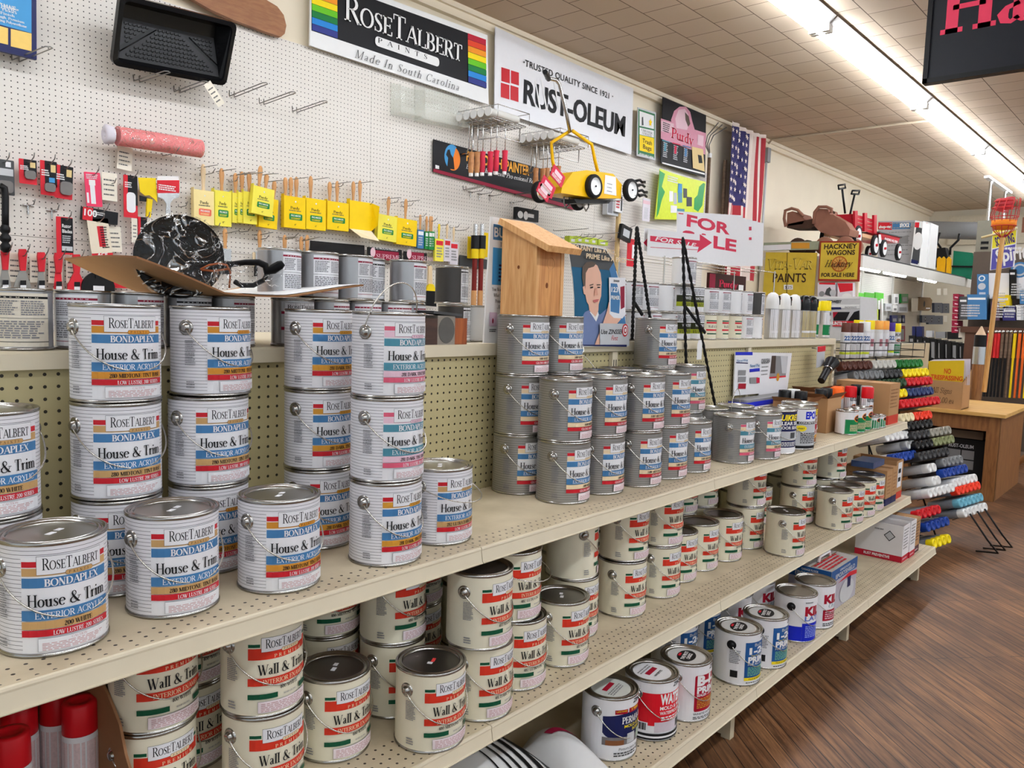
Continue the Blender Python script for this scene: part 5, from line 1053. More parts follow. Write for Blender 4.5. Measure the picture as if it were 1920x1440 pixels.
MB().prism(P((295, 338), (336, 338), (336, 362), (295, 362))[0], frame((0, .004, 0), (1, 0, 0), (0, 0, 1)), .006, redpk).obj('sleeve', t); b = MB(); b.prism(P((296, 362), (337, 362), (336, 370), (325, 373), (319, 382), (320, 406), (311, 406), (312, 382), (306, 373), (296, 369))[0], frame((0, .006, 0), (1, 0, 0), (0, 0, 1)), .006, chrome); b.obj('blade', t)
MB().prism(P((296, 330), (336, 330), (336, 345), (296, 345))[0], frame((0, .005, 0), (1, 0, 0), (0, 0, 1)), .002, white).obj('header', t); a = Art(); a.put(shift(greek(0, .09, 0, .03, 3, 4), *P.p(297, 356)), white); a.flat(MB(), frame((0, -.003, 0), (1, 0, 0), (0, 0, 1))).obj('print', t)
card((156, 393, 222, 417), 'long black and red box of blades marked 100, lying level', lambda a, w, h: (a.put(rect(0, w*.28, 0, h), redpk), a.put(shift(sans('100', h*.5, .02), w*.04, h*.35), white), a.put(greek(w*.3, w*.6, h*.5, h*.8, 2, 3), white)), base=ink, thick=.03, rot=.07)
card((163, 410, 203, 480), 'cream paint-brush-comb card with red lettering at its foot', lambda a, w, h: (a.put(rect(w*.42, w*.72, h*.25, h*.8), redpk), a.put(greek(w*.55, w*.9, h*.2, h*.8, 9, 3), ink), a.put(rect(0, w, 0, h*.08), redpk), a.put(shift(sans('ACE', h*.07, .03, width=w*.5), w*.25, h*.01), white)), base=mat('cream_pack', (236, 224, 202), .5), rot=-.12)
tagcard(214, 425, .06, .12, -.05, 'handwritten paper card behind the cream comb card', 9, -.04)
card((106, 407, 137, 477), 'black and red card of razor blades below the blade cards', lambda a, w, h: (a.put(rect(w*.28, w, h*.05, h*.98), ink), a.put(shift(sans('Razor', h*.09, .02, width=w*.55), w*.34, h*.72), white), a.put(shift(sans('Blades', h*.09, .02, width=w*.6), w*.34, h*.58), white), a.put(greek(w*.34, w*.9, h*.3, h*.52, 4, 3), grey_l), a.put(rect(w*.3, w*.95, h*.1, h*.22), grey_l)))
card((258, 407, 276, 500), 'black and red card half hidden behind the skillet rim', lambda a, w, h: (a.put(rect(w*.35, w, h*.4, h), ink), a.put(greek(w*.3, w*.9, h*.7, h*.8, 2, 3), white)))
card((247, 410, 259, 455), 'narrow handwritten paper card left of the skillet', lambda a, w, h: a.put(greek(w*.2, w*.8, h*.2, h*.8, 4, 3, .3), grey_d), base=MATS['aged_card'], hk=False, cat='price card', name='price_card')
card((203, 484, 242, 540), 'black and red card behind the cardboard flap', a_rb); card((244, 486, 262, 530), 'plain red card beside the skillet', None)
# putty knives
def knife(cx, ytop, ybot, bw, label, hw=11, blade=steel, flare=0, red_=redpk, lbl=True):
    P = PX(-.06, cx, ytop); t = thing('putty_knife', label, 'putty knife', P.o, group=None); yb = ytop+(ybot-ytop)*.5; F_ = frame((0, .006, 0), (1, 0, 0), (0, 0, 1))
    MB().prism(P((cx-hw*.6, ytop), (cx+hw*.5, ytop), (cx+hw*.75, ytop+6), (cx+hw*.5, yb), (cx-hw*.4, yb), (cx-hw*.7, ytop+8))[0], F_, .014, red_).obj('handle', t)
    if not flare: MB().prism(P((cx-hw*.5, yb-1), (cx+hw*.5, yb-1), (cx+bw/2, yb+(ybot-yb)*.7), (cx+bw/2+1, ybot), (cx-bw/2, ybot), (cx-bw/2, yb+(ybot-yb)*.7))[0], frame((0, .002, 0), (1, 0, 0), (0, 0, 1)), .002, blade).obj('blade', t)
    else: MB().prism(P((cx-hw*.45, yb-1), (cx+hw*.45, yb-1), (cx+bw*.35, yb+(ybot-yb)*.35), (cx+bw/2, yb+(ybot-yb)*.6), (cx+bw/2, ybot), (cx-bw/2, ybot), (cx-bw/2, yb+(ybot-yb)*.6), (cx-bw*.35, yb+(ybot-yb)*.35))[0], frame((0, .006, 0), (1, 0, 0), (0, 0, 1)), .012, red_).obj('blade', t)
    if lbl: a = Art(); yl = yb+(ybot-yb)*.45; a.put(P((cx-5, yl), (cx+6, yl), (cx+6, ybot-1), (cx-5, ybot-1)), paper); a.put(P((cx-5, yl), (cx+6, yl), (cx+6, yl+9), (cx-5, yl+9)), ink); a.flat(MB(), frame((0, -.0075, 0), (1, 0, 0), (0, 0, 1))).obj('sticker', t)
    MB().tube([(0, .06, -.03), (0, -.03, -.03), (.004, -.07, .0), (.006, -.08, .02)], .0024, steel, 6).obj('peg_hook', t)
knife(9, 464, 548, 24, 'red-handled putty knife at the left edge'); knife(42, 467, 548, 32, 'red-handled putty knife with a flared steel blade, second from left'); knife(77, 473, 546, 14, 'short red-handled putty knife with a narrow blade'); knife(109, 474, 548, 16, 'all-red plastic putty knife with a narrow blade', blade=redpk); knife(143, 477, 548, 33, 'all-red plastic spreader with a wide rounded blade', flare=1)
for px, py, w_ in ((30, 474, 'second'), (70, 476, 'third'), (104, 478, 'fourth'), (137, 479, 'fifth')): tagcard(px, py, .06, .13, .02, 'handwritten paper card behind the %s putty knife' % w_, px, -.03)
P = PX(-.07, 180, 484); t = thing('round_scraper', 'black scraper with a round disc blade behind the cardboard flap', 'scraper', P.o); MB().prism(P((176, 483), (195, 483), (193, 522), (178, 522))[0], frame((0, .004, 0), (1, 0, 0), (0, 0, 1)), .016, black).obj('handle', t); x, z = P.p(184, 540); MB().cyl((x, .004, z), (x, -.006, z), .075, black, n=32).obj('disc', t); a = Art(); a.put([[(x-.025, z-.04), (x+.025, z-.04), (x+.025, z+.01), (x-.025, z+.01)]], paper); a.flat(MB(), frame((0, -.008, 0), (1, 0, 0), (0, 0, 1))).obj('sticker', t)
# black turned handle on the left edge
P0 = [aty(x, y, -.1) for x, y in ((0, 348), (8, 352), (10, 370), (10, 400), (10, 430))]; t = thing('scraper_handle', 'black curved handle with beaded grip at the left edge', 'handle', P0[-1]); b = MB(); b.tube([p-P0[-1] for p in P0], .014, black, 10); b.obj('shaft', t)
b = MB(); b.lathe([(.012, .06), (.02, .045), (.02, .03), (.013, .02), (.022, .006), (.022, -.008), (.013, -.018), (.022, -.032), (.02, -.05), (.01, -.06)], black, 16, Matrix.Translation(aty(10, 447, -.1)-P0[-1])); b.obj('grip', t)
for px, py in ((66, 374), (111, 384), (218, 334)): hook(px, py, .1, tee=True)

# brushes in yellow keepers
gr_lab = mat('label_green', (30, 132, 62), .5, var=.03); sal = mat('label_salmon', (236, 112, 86), .5, var=.03)
def keeper(px, label, base, lab=gr_lab, handles=((.5, 0),), y=-.07, hh=52, word='PRO', rot=0, openf=False, wood=None):
    X0, X1, Z0, Z1 = wrect(*px, y); w, h = X1-X0, Z1-Z0; dp = .028; t = thing('paint_brush', label, 'paint brush', ((X0+X1)/2, y, Z1), group='paint brushes in card keepers', R=Matrix.Rotation(rot, 3, 'Y'))
    b = MB(); b.bb(-w/2, w/2, 0, dp, -h, 0, base); b.bb(-w/2-.002, -w/2, -.001, dp+.002, -h, .01, base); b.obj('keeper', t)
    a = Art()
    if word:
        a.put(shift(serif('Purdy', h*.085, .17, .08, width=w*.42), w*.28, h*.6), ink); a.put(greek(w*.22, w*.8, h*.53, h*.58, 1, 3), grey_d)
        a.put(rrect(w*.22, w*.82, h*.26, h*.46, h*.04), lab); a.put(shift(sans('PRO-MADE', h*.055, .02, width=w*.44), w*.3, h*.37), white); a.put(greek(w*.3, w*.75, h*.28, h*.34, 2, 4), base); a.put(shift(sans('4"', h*.06), w*.45, h*.08), ink)
        a.put(ell(w*.5, h*.84, w*.035), white); a.flat(MB(), frame((-w/2, 0, -h), (1, 0, 0), (0, 0, 1))).obj('print', t)
    if openf: b = MB(); b.add([(-w/2, 0, -h), (w/2, 0, -h), (w*.75, -.03, -h-.06), (-w*.2, -.05, -h-.05)], [(0, 1, 2, 3)], mat('keeper_inside', (240, 226, 190), .6)); b.add([(w/2, 0, 0), (w*.62, -.05, -.02), (w*.55, -.05, -h*.8), (w/2, 0, -h)], [(0, 1, 2, 3)], base); b.obj('open_flap', t)
    for fx, ln in handles:
        hl = (Z1-aty((px[0]+px[2])/2, px[1]-hh-ln, y).z)*-1; x = -w/2+w*fx; b = MB(); b.lathe([(.009, 0), (.0085, hl*.25), (.012, hl*.5), (.0145, hl*.72), (.012, hl*.9), (.006, hl*.99), (0, hl)], wood or wood_h, 12, Matrix.Translation((x, .013, -.005)) @ Matrix.Diagonal((1, .6, 1, 1))); b.obj('handle', t)
    MB().tube([(0, .07, hl*.85), (0, -.02, hl*.84), (.01, -.06, hl*.86), (.03, -.08, hl*.9)], .0022, steel, 6).obj('peg_hook', t)
yk, ykl, ykb = mat('keeper_yellow', (248, 208, 12), .5, var=.04), mat('keeper_lemon', (244, 230, 84), .5, var=.04), mat('keeper_buff', (246, 226, 160), .5, var=.04)
keeper((364, 357, 403, 421), 'brush in a pale buff keeper with a salmon label, leftmost of the row', ykb, sal, wood=mat('pale_wood', (226, 200, 160), .5)); keeper((402, 358, 434, 424), 'brush in a lemon keeper, second from the left', ykl, hh=45)
for i, (x0, x1, y0, y1, bs, hd) in enumerate(((436, 452, 362, 418, ykl, ((.5, 0),)), (447, 462, 361, 418, ykl, ((.6, 2),)), (457, 482, 360, 420, ykl, ((.5, 0),)))): keeper((x0, y0, x1, y1), 'brush in a lemon keeper, %s in the bunch behind the tilted one' % ('first', 'second', 'third')[i], bs, handles=hd, hh=40, y=-.07-.01*i)
keeper((476, 352, 515, 404), 'brush in a lemon keeper hung tilted in front of the bunch', ykl, handles=((.3, 0), (.62, -12)), hh=42, y=-.13, rot=.09); keeper((488, 372, 522, 428), 'brush in a yellow keeper below the tilted one', yk, handles=((.8, -4),), hh=42, y=-.09, rot=.05)
keeper((533, 369, 574, 428), 'brush in a yellow keeper, left of the middle pair', yk, handles=((.1, -2), (.35, 0), (.6, 2)), hh=38); keeper((573, 373, 611, 431), 'brush in a yellow keeper, right of the middle pair', yk, handles=((.3, 2),), hh=42)
keeper((614, 379, 654, 432), 'brush in a yellow keeper with a red price dot', yk, handles=((.15, 0), (.5, 4)), hh=38); keeper((656, 378, 697, 431), 'brush in a yellow keeper with its flap open and no label showing', yk, handles=((.2, 0), (.5, 4)), hh=38, word=None, openf=True)
keeper((710, 404, 745, 452), 'brush in a lemon keeper right of the seam', ykl, handles=((.55, 0),), hh=38, rot=.05); keeper((745, 411, 782, 460), 'brush in a yellow keeper, last of the large ones', yk, handles=((.45, 0),), hh=40, rot=.03)
def small_brush(px, label, base, hcol=wood_h, hh=30, y=-.06, n=1, lab=None):
    X0, X1, Z0, Z1 = wrect(*px, y); w, h = X1-X0, Z1-Z0; t = thing('paint_brush', label, 'paint brush', ((X0+X1)/2, y, Z1), group='small carded brushes'); MB().bb(-w/2, w/2, 0, .018, -h, 0, base).obj('keeper', t)
    hl = aty(px[0], px[1]-hh, y).z-Z1; MB().lathe([(.008, 0), (.007, hl*.3), (.011, hl*.7), (.008, hl*.95), (0, hl)], hcol, 10, Matrix.Translation((0, .009, 0)) @ Matrix.Diagonal((1, .6, 1, 1))).obj('handle', t)
    a = Art(); a.put(rect(w*.1, w*.9, h*.72, h*.92), lab or white); a.put(greek(w*.15, w*.85, h*.15, h*.65, 4, int(px[0])), grey_l if base in (blue, gr_lab) else grey); a.flat(MB(), frame((-w/2, 0, -h), (1, 0, 0), (0, 0, 1))).obj('print', t)
lavw = mat('pale_blister', (226, 220, 228), .35, var=.05)
for i, (x0, y0, x1, y1, bs, lb, w_) in enumerate(((783, 431, 795, 466, blue, white, 'blue'), (797, 434, 805, 467, gr_lab, white, 'green, left'), (804, 434, 811, 468, gr_lab, white, 'green, middle'), (806, 434, 815, 468, gr_lab, white, 'green, right'), (816, 448, 832, 490, ykl, redpk, 'yellow and red carded'), (833, 448, 845, 490, lavw, redpk, 'pale blister-packed, left'), (844, 454, 859, 496, lavw, redpk, 'pale blister-packed, right'))):
    small_brush((x0, y0, x1, y1), 'small brush in a %s sleeve, right part of the brush row' % w_, bs, y=-.06-.008*(i % 3), lab=lb, hcol=tool_y if i == 4 else MATS['pale_wood'] if i > 4 else wood_h)
# lower brush row, hidden partly by cans
def bare_brush(cx, y0, y1, label, y=-.06, ferr=None):
    A = aty(cx, y0, y); B = aty(cx, y1, y); t = thing('paint_brush', label, 'paint brush', A, group='loose brushes on hooks'); hl = A.z-B.z
    MB().lathe([(0, 0), (.008, -.004), (.014, -hl*.2), (.012, -hl*.5), (.009, -hl*.8), (.012, -hl)], wood_h, 12, Matrix.Diagonal((1, .6, 1, 1))).obj('handle', t)
    MB().bb(-.03, .03, -.009, .009, -hl-.06, -hl+.005, ferr or chrome).obj('ferrule', t); MB().bb(-.031, .031, -.008, .008, -hl-.13, -hl-.06, black).obj('bristles', t)
    MB().tube([(0, .06, -.025), (0, -.03, -.026), (.02, -.1, -.015)], .0022, steel, 6).obj('peg_hook', t)
for cx, y0, y1, w_ in ((422, 428, 468, 'behind the skillet'), (487, 431, 474, 'with a white sleeve beside the skillet handle'), (534, 440, 480, 'above the first tin can'), (565, 443, 484, 'left of the black strip'), (576, 440, 480, 'touching the black strip')): bare_brush(cx, y0, y1, 'loose wooden-handled brush '+w_)
card((474, 474, 504, 500), 'white brush sleeve with a small red sticker beside the skillet', lambda a, w, h: a.put(rect(w*.6, w*.78, h*.5, h*.7), redpk), base=creamp, hk=False, name='brush_sleeve', cat='brush sleeve')
# black strip displays with hooks
for (x0, y0, x1, y1), lb, red_ in (((582, 451, 683, 481), 'plain black display strip with hooks along its lower edge', 0), ((689, 463, 753, 487), 'black display strip with a crimson lettered panel, left of two', 1), ((757, 471, 800, 490), 'black display strip with a crimson lettered panel, right of two', 1)):
    yy = -.05; P = PX(yy, x0, y0); k = 10/100; t = thing('display_strip', lb, 'display strip', P.o, group='black brush display strips'); sl = .23
    q = P((x0, y0), (x1, y0+(x1-x0)*.09), (x1, y1), (x0, y1-(x1-x0)*.06))[0]; MB().prism(q, frame((0, .005, 0), (1, 0, 0), (0, 0, 1)), .008, black_m).obj('strip', t)
    if red_:
        a = Art(); q1, q2 = P.p(x0+8, y1-5), P.p(x1-6, y0+14); a.put(rect(q1[0], q2[0], q1[1]-.012, q1[1]+.045), maroon); a.put(shift(serif('SUPREME', .026, .12, .05, width=.2), q1[0]+.03, q1[1]-.002), pk); a.put(shift(sans('A PLYMOUTH PAINTER', .011, .01, width=.2), q1[0]+.01, q1[1]+.052), white); a.put(ell(q1[0]+.005, q1[1]+.03, .02, .03), pk); a.flat(MB(), frame((0, -.0035, 0), (1, 0, 0), (0, 0, 1))).obj('print', t)
    for i in range(5):
        x = P.p(x0+(x1-x0)*(i+.5)/5, y1)[0]; z = P.p(x0, y1-4)[1]-.0; MB().tube([(x, 0, z+.02), (x, -.008, z-.03), (x, -.05, z-.03), (x, -.055, z-.02)], .0022, black, 5).obj('hook', t)
board('display_strip', 'dark grey blank display strip behind the pale blister packs', 'display strip', -.03, [(862, 498), (863, 478), (915, 487), (914, 505)], grey_d, None, .01, 'black brush display strips')
# big black brushes, extension poles
def poles(cx, ytop, label):
    o = aty(cx, ytop, -.12); t = thing('extension_pole', label, 'extension pole', o, group='yellow and black extension poles'); z = lambda py: aty(cx, py, -.12).z-o.z; y_ = .0
    MB().cyl((0, 0, z(420)), (0, 0, z(444)), .017, chrome, n=12).obj('tip', t); MB().cyl((0, 0, z(467)), (0, 0, z(442)), .03, black, n=14).obj('grip', t); MB().cyl((0, 0, z(485)), (0, 0, z(467)), .027, tool_y, n=14).obj('collar', t); MB().cyl((0, 0, z(545)), (0, 0, z(485)), .018, mat('pole_dark_red', (120, 30, 26), .4), n=12).obj('sleeve', t); MB().cyl((0, 0, z(610)), (0, 0, z(545)), .02, wood_h, n=12).obj('shaft', t)
poles(892, 420, 'extension pole with black grip and yellow collar, left of two'); poles(904, 420, 'extension pole with black grip and yellow collar, right of two')
card((877, 444, 893, 485), 'yellow card pack behind the left extension pole', None, yellow, -.06, hk=False); card((903, 436, 915, 482), 'yellow card pack behind the right extension pole', None, yellow, -.06, hk=False)
P = PX(-.09, 800, 505); t = thing('wide_brush', 'wide black-bristled brush with pale handle behind the stone block', 'paint brush', P.o); MB().prism(P((803, 498), (809, 499), (810, 536), (802, 535))[0], frame((0, .006, 0), (1, 0, 0), (0, 0, 1)), .012, MATS['pale_wood']).obj('handle', t); MB().prism(P((799, 540), (803, 532), (811, 533), (815, 542), (815, 546), (798, 545))[0], frame((0, .006, 0), (1, 0, 0), (0, 0, 1)), .016, tool_y).obj('ferrule', t); MB().prism(P((797, 545), (816, 545), (817, 575), (797, 573))[0], frame((0, .006, 0), (1, 0, 0), (0, 0, 1)), .014, black).obj('bristles', t)
for px, py, o in ((404, 316, .16), (447, 331, .1), (352, 378, .1), (413, 418, .1), (470, 470-44, .12), (560, 437, .2), (505, 440, .15), (700, 376, .1), (645, 342, .12), (748, 373, .12), (776, 379, .12), (800, 399, .12), (820, 408, .12), (842, 416, .1), (862, 420, .1), (880, 425, .14)): hook(px, py, o)
# hanging painter strip
def art_pp(P, a):
    a.put(P((813, 316), (1078, 387), (1078, 394), (812, 322)), maroon); x, z = P.p(848, 295); a.put(ell(x, z, .075, .085, a0=60, a1=250), skyb); a.put(ell(x+.006, z-.008, .07, .08, a0=-110, a1=70), orange)
    a.put(P((838, 316), (840, 296), (836, 290), (839, 281), (843, 280), (845, 289), (850, 297), (852, 318)), ink); a.put(P((816, 309), (823, 311), (823, 317), (816, 316)), white)
    tpx(P, a, 'PLYMOUTH', 874, 941, 301, 18, mat('print_amber', (240, 170, 60), .5), bold=.03); tpx(P, a, 'PAINTER', 948, 992, 319, 18, MATS['print_amber'], bold=.03)
    tpx(P, a, 'Brushes that Create Professional Results', 873, 1015, 316, 9, white, fn=serif, slant=.2, tk=.12, tn=.06)
board('painter_strip', 'long black sign strip with a crimson lower edge and orange lettering', 'sign', -.02, [(812, 322), (813, 261), (1062, 329), (1078, 333), (1078, 394)], ink, art_pp, .006)
# acrylic holders
acr = mat('acrylic', (228, 230, 220), .12, var=.04, alpha=.3)
for (x0, y0, x1, y1), lb in (((733, 156, 777, 224), 'left clear acrylic holder on the pegboard under the long sign'), ((778, 160, 860, 244), 'right clear acrylic holder on the pegboard under the long sign')):
    P = PX(-.01, x0, y0); t = thing('acrylic_holder', lb, 'holder', P.o, group='clear acrylic holders'); q = P((x0, y0), (x1, y0+(x1-x0)*.27), (x1, y1), (x0, y1-(x1-x0)*.2))[0]
    MB().prism(q, frame((0, .004, 0), (1, 0, 0), (0, 0, 1)), .004, acr).obj('back', t); b = MB(); n = 4; c = [(x, z) for x, z in q]
    b.add([(c[3][0], 0, c[3][1]), (c[2][0], 0, c[2][1]), (c[2][0], -.1, c[2][1]+.01), (c[3][0], -.1, c[3][1]+.01)], [(0, 1, 2, 3)], acr)
    for i in (0, 1): b.add([(c[i][0], 0, c[i][1]), (c[i][0], -.1, c[i][1]-.02), (c[3-i][0], -.1, c[3-i][1]+.01), (c[3-i][0], 0, c[3-i][1])], [(0, 1, 2, 3)], acr)
    b.obj('tray', t); b = MB(); b.add([(c[0][0], -.1, c[0][1]-.15), (c[1][0], -.1, c[1][1]-.15), (c[2][0], -.1, c[2][1]), (c[3][0], -.1, c[3][1])], [(0, 1, 2, 3)], acr); b.obj('front', t)
# wire shelves with tubes, handles hanging under them
def wire_rack(px0, py0, pyr, px1, py1, label, which):
    A = aty(px0, py0, -.06); L_ = aty(px1, py1, -.3).x-A.x; out = .36; t = thing('wire_rack', label, 'wire rack', (A.x, 0, A.z-.035), group='wire racks of roller tubes')
    b = MB()
    for k in range(11): b.tube([(0, -.03-(out-.03)*k/10, 0), (L_, -.03-(out-.03)*k/10, 0)], .003, chrome, 5)
    for k in range(4): b.tube([(L_*k/3, -.02, -.004), (L_*k/3, -out, -.004)], .0035, chrome, 5)
    for x in (0, L_): b.tube([(x, -.02, 0), (x, -.02, .08), (x, -out-.03, .08), (x, -out-.03, 0)], .003, chrome, 5)
    b.tube([(0, -out-.03, .08), (L_, -out-.03, .08)], .003, chrome, 5); b.obj('wire_shelf', t); MB().tube([(.03, 0, -.2), (.03, -.08, -.2), (.03, -.1, -.16), (.03, -.1, -.01), (.07, -.1, -.01), (.07, -.1, -.16), (.07, -.08, -.2), (.07, 0, -.2)], .005, chrome, 6).obj('bracket', t)
    MB().tube([(.1, -.12, -.005), (.1, -.12, -.1), (.12, -.3, -.1), (L_*1.02, -.3, -.1), (L_*1.02, -.3, -.005)], .004, chrome, 6).obj('hang_rail', t)
    for i in range(5):
        y = -.06-.068*i; T = thing('roller_tube', 'white capped roller tube in the %s wire rack, %s out from the wall' % (which, ('first', 'second', 'third', 'fourth', 'fifth')[i]), 'roller tube', (A.x-.03, y, A.z+.001), group='white roller tubes')
        MB().cyl((0, 0, 0), (L_*.9, 0, 0), .026, MATS['tube_white'], n=20).obj('tube', T); MB().cyl((-.003, 0, 0), (.002, 0, 0), .03, white, n=20).obj('end_cap', T)
mat('tube_white', (206, 204, 198), .4, var=.04)
wire_rack(867, 221, 213, 974, 230, 'chrome wire rack of white tubes left of the toy mower', 'left'); wire_rack(985, 262, 258, 1085, 268, 'chrome wire rack of white tubes behind the toy mower', 'right')
cork = wood_mat('cork_wrap', (190, 132, 80), (160, 104, 58), 20, (1, 1, 1)); crim = mat('crimson_wrap', (196, 44, 68), .6, var=.12)
def hang_tool(cx, y0, y1, m_, label):
    A = aty(cx, y0, -.3); B = aty(cx, y1, -.3); hl = A.z-B.z; t = thing('mini_roller', label, 'paint roller', A, group='small rollers hanging from wire racks'); MB().lathe([(.0, 0), (.021, -.002), (.018, -hl*.3), (.021, -hl*.6), (.018, -hl*.92), (.014, -hl)], m_, 12).obj('grip', t); MB().cyl((0, 0, -hl), (0, 0, -hl-.02), .014, white, n=10).obj('end_cap', t); MB().tube([(0, 0, 0), (0, 0, .2), (0, .03, .215)], .003, chrome, 6).obj('wire', t)
for i, (cx, m_, y0) in enumerate(((884, cork, 285), (895, cork, 285), (905, crim, 284), (920, crim, 284), (931, crim, 282), (947, crim, 282), (1005, cork, 315), (1018, cork, 316), (1026, cork, 315), (1038, cork, 313), (1047, cork, 311))):
    hang_tool(cx, y0, y0+40, m_, '%s-wrapped small roller grip hanging, %s from the left' % ('crimson' if m_ is crim else 'cork', ('first', 'second', 'third', 'fourth', 'fifth', 'sixth', 'seventh', 'eighth', 'ninth', 'tenth', 'eleventh')[i]))
for px, py, w_ in ((908, 352, 'first'), (925, 356, 'second'), (945, 359, 'third'), (985, 372, 'fourth')): hook(px, py, .14, tee=True)
loop_hook(868, 356, 905, 348, 'double-wire steel hook below the long black sign strip', .2)
# toy mower
myel = mat('toy_yellow', (236, 182, 14), .35, var=.04); ym = -.62; P = PX(ym, 1060, 350); t = thing('toy_mower', 'yellow toy lawn mower with white-hubbed black wheels hung on hooks', 'toy mower', P.o, group=None); dpt = .2
b = MB(); b.prism(P((1052, 362), (1054, 350), (1074, 323), (1100, 319), (1130, 323), (1150, 326), (1166, 346), (1164, 372), (1120, 372))[0], frame((0, dpt, 0), (1, 0, 0), (0, 0, 1)), dpt, myel); b.obj('deck', t)
for cx, cy, yy, r in ((1109, 350, -.02, .085), (1178, 357, -.02, .085), (1056, 356, .21, .075), (1127, 372, .21, .075)):
    x, z = P.p(cx, cy); W_h = MB(); M_ = Matrix.Translation((x, yy, z)) @ Matrix.Rotation(pi/2, 4, 'X'); W_h.lathe([(r*.72, -.02), (r*.95, -.02), (r, -.012), (r, .012), (r*.95, .02), (r*.72, .02)], black_m, 28, M_); o = W_h.obj('tyre', t); h = MB(); h.lathe([(0, .012), (r*.15, .018), (r*.3, .008), (r*.6, .006), (r*.74, .018)], white, 24, M_); h.lathe([(0, -.012), (r*.74, -.012)], white, 24, M_); h.obj('hub', o); MB().cyl((x, yy-.024, z), (x, yy-.016, z), .006, black, n=8).obj('axle_cap', o)
b = MB(); b.tube([(P.p(*q)[0], .03 if i < 3 else .06, P.p(*q)[1]) for i, q in enumerate(((1128, 325), (1122, 300), (1116, 270), (1086, 243)))], .012, myel, 8); b.tube([(P.p(*q)[0], .17 if i < 3 else .08, P.p(*q)[1]) for i, q in enumerate(((1078, 322), (1072, 296), (1070, 262), (1086, 243)))], .012, myel, 8); b.obj('handle_fork', t)
b = MB(); b.tube([(P.p(*q)[0], .07, P.p(*q)[1]) for q in ((1084, 246), (1074, 196), (1064, 155), (1058, 147), (1040, 143))], .012, chrome, 8); b.obj('handle_tube', t); MB().cyl((P.p(1044, 145)[0], .07, P.p(1044, 145)[1]), (P.p(1022, 135)[0], .0, P.p(1022, 135)[1]), .017, black, n=10).obj('hand_grip', t)
a = Art(); a.put(P((1134, 328), (1154, 332), (1155, 367), (1132, 363)), white); a.put(shift(greek(0, .07, 0, .08, 3, 4, .25), *P.p(1137, 360)), grey); a.flat(MB(), frame((0, -.003, 0), (1, 0, 0), (0, 0, 1))).obj('paper_tag', t)
MB().prism(P((1085, 372), (1155, 374), (1150, 381), (1090, 380))[0], frame((0, dpt*.8, 0), (1, 0, 0), (0, 0, 1)), dpt*.6, black).obj('blade_housing', t)
for px, py in ((1145, 372), (1182, 366)): hook(px+10, py, .66, label='long steel hook under the toy mower wheels', group='hooks under the toy mower', up=.03)
for px0, py0 in ((1062, 382), (1099, 388)):
    q = aty(px0, py0, -.5); t = thing('loop_bracket', 'hanging wire loop under the toy mower', 'bracket', q, group='wire loops under the toy mower'); MB().tube([(-.03, 0, .1), (-.03, 0, 0), (0, 0, -.03), (.03, 0, 0), (.03, 0, .1)], .006, steel, 6).obj('loop', t); MB().tube([(0, .5, .1), (0, 0, .1)], .004, steel, 6).obj('arm', t)
for i, (x0, y0, x1, y1, w_) in enumerate(((1010, 352, 1034, 372, 'lower'), (1018, 340, 1044, 366, 'left'), (1037, 320, 1062, 345, 'upper right'))): card((x0, y0, x1, y1), 'crimson carded small tool hung aslant, %s of three by the mower' % w_, lambda a, w, h: (a.put(rect(w*.2, w*.8, h*.45, h*.8), pk), a.put(greek(w*.1, w*.9, h*.1, h*.4, 3, 3), white)), base=crim, y=-.66, rot=.5, hk=False)
# right end of the pegboard
card((1139, 368, 1160, 404), 'grey and white boxed pack under the mower wheel', lambda a, w, h: (a.put(rect(w*.05, w*.45, h*.1, h*.9), greyink), a.put(rect(w*.55, w*.95, h*.1, h*.9), grey)), base=grey_l, thick=.05, y=-.08, hk=False); card((1154, 366, 1168, 398), 'white pack with red top and black edge beside the grey one', lambda a, w, h: (a.put(rect(0, w*.7, h*.8, h), redpk), a.put(rect(w*.72, w*.9, h*.1, h*.95), ink), a.put(greek(w*.1, w*.6, h*.2, h*.7, 3, 3), redpk)), base=white, thick=.04, y=-.1, hk=False)
q = aty(1157, 400, -.06); q2 = aty(1157, 465, -.06); t = thing('wood_pole', 'plain pale wooden pole standing against the pegboard', 'pole', q2); MB().cyl((0, 0, -.3), (0, 0, q.z-q2.z), .022, mat('pole_wood', (214, 184, 132), .6), n=12).obj('pole', t)
card((968, 391, 1010, 414), 'black and white pack of three pads above the birdhouse', lambda a, w, h: (a.put(ell(w*.18, h*.4, w*.12, h*.3), white), a.put(ell(w*.42, h*.4, w*.1, h*.35), white), a.put(rect(w*.52, w*.78, h*.3, h*.6), white)), base=black, thick=.03, y=-.12)
lg = mat('lime_pack', (196, 216, 70), .4, var=.12)
for i, (x0, y0, x1, y1) in enumerate(((1068, 443, 1082, 456), (1082, 443, 1094, 455), (1094, 445, 1108, 456), (1108, 446, 1120, 458), (1122, 450, 1140, 460))): card((x0, y0, x1, y1), 'lime green pack on a long hook above the poster, %s from left' % ('first', 'second', 'third', 'fourth', 'fifth')[i], lambda a, w, h: a.put(rect(w*.2, w*.7, h*.2, h*.6), white), base=lg, y=-.2, thick=.05)
for px, py in ((1104, 428), (1160, 436), (1118, 442), (1155, 452)): hook(px, py, .35, label='long black hook above the smiling man poster', group='long hooks above the man poster', up=.004)
t = card((1166, 424, 1186, 452), 'square black and silver pack hung left of the sale signs', lambda a, w, h: a.put(rect(w*.2, w*.8, h*.25, h*.75), grey_l), base=black, y=-.14, thick=.03, rot=.2)
